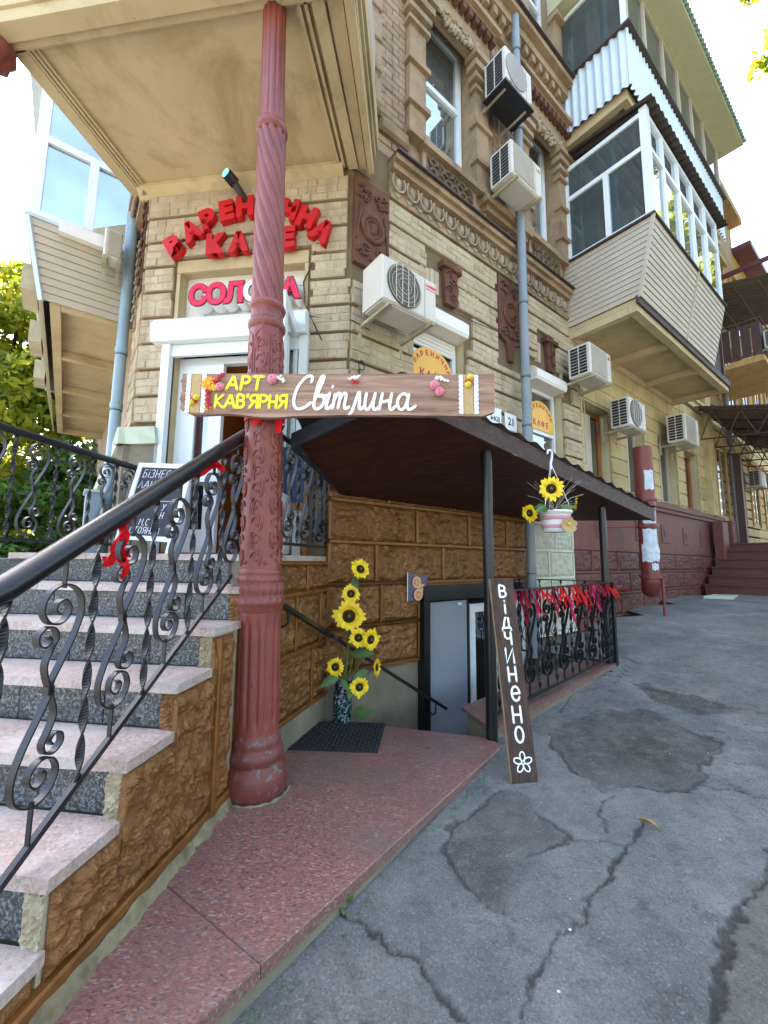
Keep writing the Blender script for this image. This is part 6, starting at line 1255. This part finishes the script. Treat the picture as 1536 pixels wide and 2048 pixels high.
for k in range(5):
    a = R_(90 + 72 * k); cx_, cy_ = .036 * math.cos(a), .115 + .036 * math.sin(a); stroke(mb, LB, [(cx_ + .027 * math.cos(b) * math.cos(a) - .017 * math.sin(b) * math.sin(a), cy_ + .027 * math.cos(b) * math.sin(a) + .017 * math.sin(b) * math.cos(a)) for b in np.linspace(0, 6.28, 18)], .0085, .0, .0008 + .0004 * k)
mb.build('flower_emblem', M['whitepaint'], lbp)
# ------------------------------------------------------------------ chalkboard on the landing
cb = thing('chalkboard', 'white framed chalkboard with handwritten menu lines standing by the entrance door', 'chalkboard', CF(-1.62, .45, LZ))
cb0 = CF(-2.0, .56, LZ); CU = CF.U; CZ = (CF(-2.0, .36, 2.42) + CU * .05 - cb0).normalized(); CU2 = (CU - CZ * CU.dot(CZ)).normalized(); CNn = CU2.cross(CZ); CNn = CNn if CNn.dot(CF.N) > 0 else -CNn
CB = OF(cb0, CU2, CNn, CZ)
MB().box(CB, 0, .56, -.012, 0, .14, .88).build('slate', M['slate'], cb); MB().box(CB, -.005, .04, -.016, .014, .0, .90).box(CB, .52, .565, -.016, .014, .0, .90).box(CB, .04, .52, -.016, .0135, .855, .90).box(CB, .04, .52, -.016, .0135, .14, .185).build('frame', M['pvc'], cb)
for txt, u, z, h in (('БІЗНЕС-', .065, .755, .082), ('ЛАНЧ-30', .055, .645, .075), ('27', .15, .545, .075), ('У', .36, .43, .065), ('Н', .36, .355, .06), ('М,С Б', .17, .285, .06), ('СТОЯНКИ', .10, .205, .062)): letter(txt.replace('І', 'і'), CB, u, z, h, .0, .0065, M['chalk'], cb, .16, .08, .82)
mb = MB(); stroke(mb, CB, [(.06, .515), (.48, .525)], .005, 0, .0008); mb.build('underline', M['chalk'], cb)
MB().box(LF, .25, .62, .22, .36, 1.3, 2.2).build('cabinet_body', M['bluebox'], (lambda t: (MB().box(LF, .23, .64, .20, .38, 2.2, 2.225).build('lid', M['greytrim'], t), t)[1])(thing('cabinet', 'pale blue grey cabinet behind the far left railing', 'cabinet', LF(.45, .3, 1.3))))
ca = thing('blue_board', 'blue slate board in a wooden frame beside the door, behind the landing railing', 'board', CF(-.55, .2, LZ)); MB().box(CF, -.72, -.38, .12, .14, 2.05, 2.6).build('slate', flat('blue_slate', '#33465c', .5), ca); MB().box(CF, -.76, -.34, .115, .15, 1.98, 2.05).box(CF, -.76, -.72, .115, .15, 2.05, 2.66).box(CF, -.38, -.34, .115, .15, 2.05, 2.66).box(CF, -.76, -.72, .115, .15, LZ, 1.98).box(CF, -.38, -.34, .115, .15, LZ, 1.98).build('frame', M['orangewood'], ca)
# ------------------------------------------------------------------ rubber doormat
dm = thing('doormat', 'black woven rubber doormat on the red granite', 'doormat', (-.34, 3.45, SZ))
m0, mu, mv = Vector((-.70, 3.22, SZ + .002)), Vector((.672, -.035, 0)), Vector((.06, .545, 0)); MT = lambda a, b, z: m0 + mu * a + mv * b + Vector((0, 0, z))
MB().hexa([MT(0, 0, 0), MT(1, 0, 0), MT(1, 1, 0), MT(0, 1, 0), MT(0, 0, .006), MT(1, 0, .006), MT(1, 1, .006), MT(0, 1, .006)]).build('mat_base', M['rubber'], dm)
mb = MB()
for i in range(20):
    for j in range(15):
        a, b = (i + .5) / 20, (j + .5) / 15; l, s_ = (.021, .012) if (i + j) % 2 else (.010, .025)
        p = [MT(a - l, b - s_ , .006), MT(a + l, b - s_, .006), MT(a + l, b + s_, .006), MT(a - l, b + s_, .006), MT(a - l * .6, b - s_ * .6, .013), MT(a + l * .6, b - s_ * .6, .013), MT(a + l * .6, b + s_ * .6, .013), MT(a - l * .6, b + s_ * .6, .013)]; mb.hexa(p)
tag(mb.build('rib_pattern', M['rubber'], dm), kind='stuff')
# ------------------------------------------------------------------ sunflowers
def sunflower(label, c, r, face, stem, group, back=False, leaves=(), sc=1.0):
    """c: head centre, face: facing direction, stem: list of points down to the base"""
    c = Vector(c); fz = Vector(face).normalized(); ux = fz.cross(Vector((0, 0, 1))).normalized(); uy = ux.cross(fz)
    t = thing('sunflower', label, 'sunflower', stem[-1], group); mb = MB()
    for ring, (n, r0, l, tilt) in enumerate(((17, .40, 1.0, .10), (15, .38, .86, .30))):
        for k in range(n):
            a = 2 * math.pi * (k + .5 * ring) / n + random.uniform(-.06, .06); d = ux * math.cos(a) + uy * math.sin(a); q_ = fz.cross(d); L = r * l * random.uniform(.82, 1.12); w_ = r * random.uniform(.13, .19); tl = tilt + random.uniform(-.28, .24)
            pt_ = lambda s_, w: c + d * (r * r0 + (L - r * r0) * s_) + q_ * w + fz * (tl * r * (s_ - .6 * s_ * s_) + .012 * r)
            P = [pt_(0, -w_ * .55), pt_(0, w_ * .55), pt_(.4, -w_), pt_(.4, w_), pt_(.78, -w_ * .7), pt_(.78, w_ * .7), pt_(1, 0)]
            P[2] += fz * .03 * r; P[3] += fz * .03 * r
            mb.add(P, [(0, 1, 3, 2), (2, 3, 5, 4), (4, 5, 6)])
    mb.build('petals', M['petal'], t)
    g = MB(); rd = r * .40
    def df(i, j): a = 2 * math.pi * i; rr = rd * (1 - j); return c + (ux * math.cos(a) + uy * math.sin(a)) * rr + fz * (.05 * r + .10 * r * math.sin(min(1, j * 1.6) * 1.57) + .012 * r * mnoise.noise((i * 60, j * 30, 1)))
    g.grid(df, 24, 8).build('disc', M['disc'], t)
    MB().ball(c + fz * .13 * r, r * .12, 8, 6).build('disc_centre', M['leaf'], t)
    MB().grid(lambda i, j: c - fz * (.02 * r + .12 * r * j) + (ux * math.cos(6.2832 * i) + uy * math.sin(6.2832 * i)) * r * (.5 * (1 - j) + .05), 14, 3).build('calyx', M['leaf'], t)
    pts = smooth_poly3([c - fz * .1 * r] + [Vector(p) for p in stem]); MB().tube(pts, .0065, 6).build('stem', M['leaf'], t)
    for (p, d, L, w_) in leaves: leaf(p, d, L, w_, t)
    return t
def smooth_poly3(P, k=5):
    out = []; n = len(P)
    for i in range(n - 1):
        p0, p1, p2, p3 = [P[max(0, min(n - 1, j))] for j in (i - 1, i, i + 1, i + 2)]
        for s_ in range(k): t = s_ / k; out.append(.5 * (2 * p1 + (p2 - p0) * t + (2 * p0 - 5 * p1 + 4 * p2 - p3) * t * t + (3 * p1 - p0 - 3 * p2 + p3) * t ** 3))
    return out + [P[-1]]
def leaf(p, d, L, w_, parent):
    p, d = Vector(p), Vector(d).normalized(); sd2 = d.cross(Vector((.3, -.8, .5))).normalized(); nn = sd2.cross(d)
    def fn(i, j): s_ = j; w = w_ * (math.sin(math.pi * min(1, s_ ** .75)) ** .8) * (2 * i - 1); return p + d * L * s_ + sd2 * w + nn * (.18 * L * s_ * (1 - s_) - .3 * abs(w)) - Vector((0, 0, .15 * L * s_ * s_))
    return MB().grid(fn, 4, 8).build('leaf', M['leaf'], parent)
VB = Vector((-.345, 3.775, SZ))
vs_ = thing('vase', 'tall dark patterned vase holding the sunflowers by the stairwell', 'vase', VB)
MB().tube([VB + Vector((.066 * math.cos(a), .066 * math.sin(a), .327)) for a in np.linspace(0, 6.2832, 25)], .006, 6, False).build('rim', M['vase'], vs_); MB().lathe([(.066, 0), (.078, .012), (.082, .10), (.080, .22), (.072, .28), (.070, .31), (.074, .325), (.066, .325), (.064, .29)], VB, 28).build('body', M['vase'], vs_)
SF = 'sunflowers standing in the dark vase'; vm = VB + Vector((0, 0, .30))
YS = 3.70
sfl = [('topmost sunflower of the vase bouquet, tilted to the right', (-.205, YS, 1.43), .098, (.45, -.8, .35), [(-.26, YS + .06, 1.2), (-.30, YS + .06, .7)], [((-.25, YS + .05, 1.36), (-.1, -.2, -1), .16, .035)]),
 ('second highest sunflower, just above the largest one', (-.285, YS, 1.215), .088, (.12, -1, .12), [(-.29, YS + .05, .9)], []),
 ('largest sunflower in the middle of the vase bouquet', (-.295, YS - .03, 1.025), .142, (.05, -1, .08), [(-.31, YS + .05, .7)], []),
 ('sunflower below the largest one, left of a half turned one', (-.21, YS - .02, .842), .088, (.1, -1, .05), [(-.27, YS + .04, .6)], [((-.27, YS, .70), (.8, -.3, .22), .22, .045)]),
 ('half turned sunflower behind the right side of the middle of the bouquet', (-.105, YS, .825), .10, (.62, -.75, -.05), [(-.2, YS + .05, .62)], []),
 ('lowest left sunflower of the vase bouquet', (-.405, YS - .02, .595), .083, (-.1, -1, .08), [(-.37, YS + .04, .48)], [((-.37, YS - .02, .52), (-.8, -.3, -.25), .18, .04), ((-.35, YS - .02, .50), (.4, -.5, -.35), .13, .03)]),
 ('right hand sunflower seen nearly edge on, beside the handrail', (-.05, YS, .59), .082, (.93, -.35, .05), [(-.16, YS + .03, .50)], [((-.12, YS, .56), (-.7, -.2, -.15), .13, .035)]),
 ('lowest right sunflower of the vase bouquet', (-.195, YS - .03, .435), .088, (.3, -.95, .05), [(-.24, YS + .02, .42)], [((-.25, YS - .02, .2), (.75, -.3, .45), .22, .05), ((-.26, YS, .45), (-.1, -.4, -.5), .12, .035)])]
for lab, c, r, f_, stm, lv in sfl: sunflower(lab, c, r, f_, stm + [tuple(vm + Vector((random.uniform(-.03, .03), random.uniform(-.02, .02), -.1)))], SF, leaves=lv)
# ------------------------------------------------------------------ hanging planter under the canopy edge
HC = Vector((1.585, 3.80, 1.88)); hp = thing('hanging_planter', 'white hanging pot with pink lace stripes and a burlap bow under the canopy edge', 'planter', HC + Vector((0, 0, -.1)))
prf = [(.098, -.095), (.108, -.085), (.118, -.03), (.130, .03), (.140, .078), (.152, .08), (.152, .1), (.142, .1), (.132, .06)]
MB().lathe(prf, HC, 36).build('pot', M['potwhite'], hp)
for z0, z1 in ((-.062, -.030), (.012, .048)): rad_ = lambda z: .108 + (.140 - .108) * (z + .085) / .163; MB().lathe([(rad_(z0) + .001, z0), (rad_(z0) + .0035, z0 + .003), (rad_(z1) + .0035, z1 - .003), (rad_(z1) + .001, z1)], HC, 36).build('lace_stripe', M['potpink'], hp)
top_ = HC + Vector((-.02, .0, .555))
for a in (-2.6, -.5, 1.5): MB().tube([HC + Vector((.148 * math.cos(a), .148 * math.sin(a), .09)), top_], .0035, 5).build('cord', M['potwhite'], hp)
MB().tube(smooth_poly3([top_ + Vector((0, 0, -.06)), top_ + Vector((0, 0, .0)), top_ + Vector((.015, .01, .05)), top_ + Vector((.02, .015, .10)), top_ + Vector((.0, .0, .125)), top_ + Vector((-.03, -.015, .115)), top_ + Vector((-.035, -.02, .085))]), [.012] * 20 + [.011] * 11, 8).build('hook', M['potwhite'], hp)
bw = HC + Vector((.06, -.135, -.04)); mb = MB()
for k in range(6): a = k * 1.05 + .3; d = Vector((math.cos(a), -.1, math.sin(a))); mb.grid(lambda i, j, d=d: bw + d * .07 * j + Vector((-d.z, 0, d.x)) * .035 * (2 * i - 1) * math.sin(math.pi * (.25 + .6 * j)) + Vector((0, -.02 * j, 0)), 3, 4)
mb.build('bow', M['burlap'], hp); MB().ball(bw + Vector((0, -.02, .01)), .012, 8, 6).build('bow_knot', M['yberry'], hp)
HS = 'sunflowers in the hanging pot'; rim = HC + Vector((0, 0, .06))
sunflower('big sunflower facing the viewer above the hanging pot', HC + Vector((-.05, -.06, .30)), .115, (-.25, -1, -.02), [HC + Vector((-.02, 0, .18)), rim], HS, leaves=[(HC + Vector((-.05, -.08, .12)), (-.3, -.5, .1), .14, .04), (HC + Vector((.02, -.08, .13)), (.9, -.3, .1), .13, .03)])
sunflower('sunflower drooping over the left side of the hanging pot, seen from behind', HC + Vector((-.26, -.08, .07)), .085, (-.75, -.5, -.15), [HC + Vector((-.14, -.04, .16)), rim], HS, leaves=[(HC + Vector((-.10, -.10, .12)), (-.9, -.3, -.1), .14, .04)])
sunflower('sunflower leaning out of the right side of the hanging pot, seen edge on', HC + Vector((.18, -.02, .17)), .095, (.75, -.3, -.12), [HC + Vector((.10, .0, .16)), rim], HS)
mb = MB()
for i in range(16):
    a = random.uniform(0, 6.28); e = HC + Vector((.26 * math.cos(a), .1 * math.sin(a) - .03, .22 + random.uniform(-.05, .18))); mb.tube([rim + Vector((0, 0, .05)), rim.lerp(e, .6) + Vector((0, 0, .05)), e], .0014, 4)
mb.build('dry_stalks', M['siding'], hp)
# ------------------------------------------------------------------ ribbons
def ribbon(label, p, drops, mat, group, wd=.022, knot=.018):
    t = thing('ribbon', label, 'ribbon', p, group); p = Vector(p)
    MB().ball(p, knot, 8, 6, (1, .8, .8)).build('knot', mat, t)
    for (dx, dz, dy, ph) in drops:
        MB().grid(lambda i, j: p + RF.U * (dx * j ** 1.2 + (wd * (1 + .2 * math.sin(j * 5 + ph))) * (i - .5)) + RF.N * (.03 + dy * j + .014 * math.sin(j * 6 + ph + i * 1.2)) + Vector((0, 0, dz * j)), 4, 12).build('tail', mat, t)
    return t
ORD = 'first second third fourth fifth sixth seventh eighth ninth tenth eleventh twelfth thirteenth fourteenth fifteenth sixteenth seventeenth eighteenth nineteenth twentieth twenty-first twenty-second twenty-third twenty-fourth twenty-fifth twenty-sixth'.split()
RG_ = 'ribbons tied along the basement railing'; cols3 = [M['red'], M['crimson'], M['pink'], M['crimson'], M['red']]; nm3 = ['red', 'crimson', 'pink', 'crimson', 'red']
random.seed(21)
for i in range(26):
    s_ = .05 + .94 * i / 25 + random.uniform(-.012, .012); k = random.randrange(5); p = bat(s_, 1.248 + .03 * s_)
    drops = [(random.uniform(-.09, .09), -random.uniform(.10, .30), random.uniform(.0, .05), random.uniform(0, 6)) for _ in range(2 if i % 3 else 3)]
    lab = '%s satin ribbon knotted on the basement railing, %s from its left end' % (nm3[k], ORD[i])
    if i == 13: k = 2; drops = [(.02, -.36, .03, 1), (-.03, -.22, .03, 2)]; lab = 'longest pink ribbon hanging near the middle of the basement railing'
    if i == 25: k = 0; drops = [(.34, -.12, .03, 1), (.08, -.2, .02, 3)]; lab = 'red ribbon on the end post blowing out to the right'
    ribbon(lab, p, drops, cols3[k], RG_, random.uniform(.018, .032))
def bow_ribbon(label, p, parts):
    t = thing('ribbon', label, 'ribbon', p, 'red ribbons tied on the stair railing'); p = Vector(p)
    for nm, pts, w_ in parts:
        P = smooth_poly3([p + Vector(q_) for q_ in pts], 4); n = len(P); vs = []
        for i, q_ in enumerate(P):
            tg = (P[min(i + 1, n - 1)] - P[max(0, i - 1)]).normalized(); sd2 = tg.cross(Vector((.15, 1, .1))).normalized(); ww = w_[0] + (w_[1] - w_[0]) * i / (n - 1); fo = Vector((0, .012 * math.sin(i * .9), 0))
            vs += [q_ + sd2 * ww - fo, q_ + fo * 1.5, q_ - sd2 * ww - fo]
        MB().add(vs, [(i * 3 + k, i * 3 + k + 1, i * 3 + k + 4, i * 3 + k + 3) for i in range(n - 1) for k in range(2)], True).build(nm, M['red'], t)
    MB().ball(p, .016, 8, 6).build('knot', M['red'], t)
p = CF(-.42, 2.30, 0); p.z = 1.255 + (2.345 - 1.255) * NN(2.30) - .03
bow_ribbon('red satin bow hanging inside the scroll on the lower stair railing', p + Vector((0, -.03, -.03)), [('loop', [(-.01, -.01, .0), (-.005, -.01, -.05), (-.015, -.015, -.11), (-.01, -.01, -.16)], (.016, .042)), ('tail', [(-.01, -.01, -.14), (-.045, -.02, -.17), (-.075, -.02, -.175)], (.02, .022)), ('tail', [(-.005, -.01, -.14), (.02, -.02, -.19), (.012, -.02, -.245)], (.03, .006))])
p = CF(-.42, 1.66, 0); p.z = 1.255 + (2.345 - 1.255) * NN(1.66) - .06
bow_ribbon('red satin ribbon tied on the upper stair railing near the column', p + Vector((.02, -.03, 0)), [('tail', [(.0, 0, 0), (-.06, -.02, -.035), (-.13, -.03, -.075)], (.018, .034)), ('tail', [(0, 0, 0), (.03, -.01, -.03), (.05, -.02, -.02)], (.014, .02))])
# ------------------------------------------------------------------ trees
def tree(label, base, h, crown, n, leafm, size=.16, trunk=.16, seed=1, group=None, name='tree', clumps=60, limbs=7):
    r_ = np.random.default_rng(seed); random.seed(seed); bx, by, bz = base; t = thing(name, label, 'tree', base, group)
    cx_, cy_, cz2, rx, ry, rz_ = crown; mb = MB(); fork = Vector((bx, by, bz + (cz2 - rz_ * .75 - bz) * .95 + .2))
    mb.tube([(bx, by, bz - .2), (bx + .05, by, bz + (fork.z - bz) * .5), fork], [trunk, trunk * .8, trunk * .65], 10)
    mb.tube([fork, (cx_, cy_, cz2), (cx_ + .2, cy_, cz2 + rz_ * .8)], [trunk * .65, trunk * .4, trunk * .1], 8)
    mb.build('trunk', M['bark'], t); cc = []
    while len(cc) < clumps:
        p = r_.uniform(-1, 1, 3); q_ = np.linalg.norm(p)
        if .35 < q_ < 1 : cc.append(p)
    cc = np.array(cc) * (rx, ry, rz_) + (cx_, cy_, cz2); lb_ = MB()
    for i in range(limbs): e = Vector(cc[i * len(cc) // limbs]); lb_.tube([fork.lerp(Vector((cx_, cy_, cz2)), .3 * (i % 3)), fork.lerp(e, .5) + Vector((0, 0, .3)), e], [trunk * .35, trunk * .2, trunk * .05], 6)
    lb_.build('limb', M['bark'], t)
    rad_ = r_.uniform(.12, .26, clumps) * (rx + ry + rz_) / 3 * 1.25; ci = r_.integers(0, clumps, n); d = r_.normal(size=(n, 3)); d /= np.linalg.norm(d, axis=1)[:, None]; P = cc[ci] + d * (rad_[ci] * r_.uniform(.25, 1, n) ** .5)[:, None] * (1, 1, .7)
    a = r_.normal(size=(n, 3)); a /= np.linalg.norm(a, axis=1)[:, None]; b = np.cross(a, r_.normal(size=(n, 3))); b /= np.linalg.norm(b, axis=1)[:, None]; s_ = size * r_.uniform(.6, 1.25, n)[:, None]
    V = np.stack([P - a * s_, P + b * s_ * .45, P + a * s_, P - b * s_ * .45], 1).reshape(-1, 3) - np.array(base)
    me = bpy.data.meshes.new('crown'); me.from_pydata(V.tolist(), [], np.arange(4 * n).reshape(n, 4).tolist()); me.materials.append(leafm); o = bpy.data.objects.new('crown', me); COL.objects.link(o); o.parent = t; return t
TG_ = 'trees beside the building'
tree('tall sunlit yellow green tree at the left edge behind the bay balcony', (-12.4, 13.0, 0), 9, (-12.5, 13.0, 6.3, 2.7, 2.6, 5.2), 22000, M['leafA'], .17, .22, 3, TG_, clumps=130)
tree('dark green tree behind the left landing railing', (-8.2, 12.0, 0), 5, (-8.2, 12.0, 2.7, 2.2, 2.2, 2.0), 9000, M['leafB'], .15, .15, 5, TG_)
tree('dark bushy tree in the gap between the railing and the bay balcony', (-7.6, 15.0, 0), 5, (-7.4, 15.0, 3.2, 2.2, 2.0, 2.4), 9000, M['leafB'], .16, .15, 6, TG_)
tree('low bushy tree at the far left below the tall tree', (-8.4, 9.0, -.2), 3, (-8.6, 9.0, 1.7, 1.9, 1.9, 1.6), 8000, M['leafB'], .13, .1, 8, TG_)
tree('far tree behind the row on the left', (-12, 22, 0), 9, (-12, 22, 4.2, 4, 4, 4), 9000, M['leafA'], .26, .2, 9, TG_)
tree('street tree on the right whose twigs reach into the top corner', (9.6, 6.0, .5), 13, (9.15, 6.3, 13.3, 2.0, 2.0, 2.0), 8000, M['leafA'], .13, .2, 11, 'street trees on the right', clumps=60)
for i, (x, y) in enumerate(((9, -9), (14.5, -3.5), (3.5, -14), (20, 3))): tree(('nearest street tree across the road', 'middle street tree across the road', 'street tree across the road behind the viewer', 'furthest street tree across the road')[i], (x, y, 0), 8, (x, y, 8.2, 3.4, 3.4, 4.6), 9000, M['leafA'], .22, .2, 20 + i, 'street trees across the road', clumps=60)
tree('tall street tree across the road facing the glazed balconies', (16.5, 11, .8), 14, (16.5, 11, 12.3, 3.2, 3.2, 4.2), 10000, M['leafA'], .22, .22, 31, 'street trees across the road', clumps=70)
# ------------------------------------------------------------------ small things on the ground
sp = thing('sprout', 'small green weed sprouting at the edge of the granite slab', 'weed', (-.16, 1.97, .03))
for d, L, w_ in (((-.5, -.2, 1), .085, .020), ((.5, -.3, .8), .09, .022), ((-.7, -.4, .25), .07, .018), ((.1, -.9, .3), .075, .02), ((.1, .2, 1), .06, .015)): leaf((-.16, 1.97, gz(-.16, 1.97)), d, L, w_, sp)
dl_ = thing('dry_leaf', 'curled brown dry leaf on the asphalt beside the crack', 'leaf', (1.45, 2.44, gz(1.45, 2.44)))
MB().grid(lambda i, j: Vector((1.43 + .05 * j + .012 * (2 * i - 1) * math.sin(3.14 * j), 2.47 - .09 * j, gz(1.45, 2.44) + .012 + .018 * abs(2 * i - 1) + .01 * math.sin(j * 3))), 4, 8).build('blade', M['rawwood'], dl_)
random.seed(5)
for i in range(60):
    x, y = random.uniform(.1, 4.2), random.uniform(1.6, 6.5); u, n_ = ruv(x, y)
    if n_ < 1.4: continue
    r = random.uniform(.003, .0065); tag(MB().ball((x, y, gz(x, y) + r * .3), r, 6, 4, (1.2, .9, .6)).build('pebble', M['palecap'] if i % 3 else M['rawwood']), 'tiny pale pebble or scrap of litter lying loose on the asphalt', 'pebble', 'pebbles scattered on the asphalt')
wg = MB()
for i in range(260):
    s_ = random.random(); q_ = r0.lerp(rc, s_); 
    if fbm(np.array([s_ * 9]), np.array([3.3]), 8)[0] < .45: continue
    a = random.uniform(0, 6.28); b_ = Vector((q_.x + .03 + random.uniform(-.015, .03), q_.y - .02 - random.uniform(0, .03), 0)); b_.z = gz(b_.x, b_.y); l = random.uniform(.012, .035); d = Vector((math.cos(a) * .5, math.sin(a) * .5, 1)) * l; wg.add([b_, b_ + Vector((.003, 0, 0)), b_ + d], [(0, 1, 2)])
tag(wg.build('moss_and_grass', M['leaf']), 'thin moss and grass in the joint between granite and asphalt', 'grass', None, 'stuff')
pvs = MB().slab([tuple(RF(8.6, .5, 0)[:2]), tuple(RF(9.5, .45, 0)[:2]), tuple(RF(9.6, .85, 0)[:2]), tuple(RF(8.8, .95, 0)[:2])], .79, .85).build('flat_sheet', M['palecap'])
tag(pvs, 'pale flat sheet lying on the ground at the foot of the far steps', 'sheet')
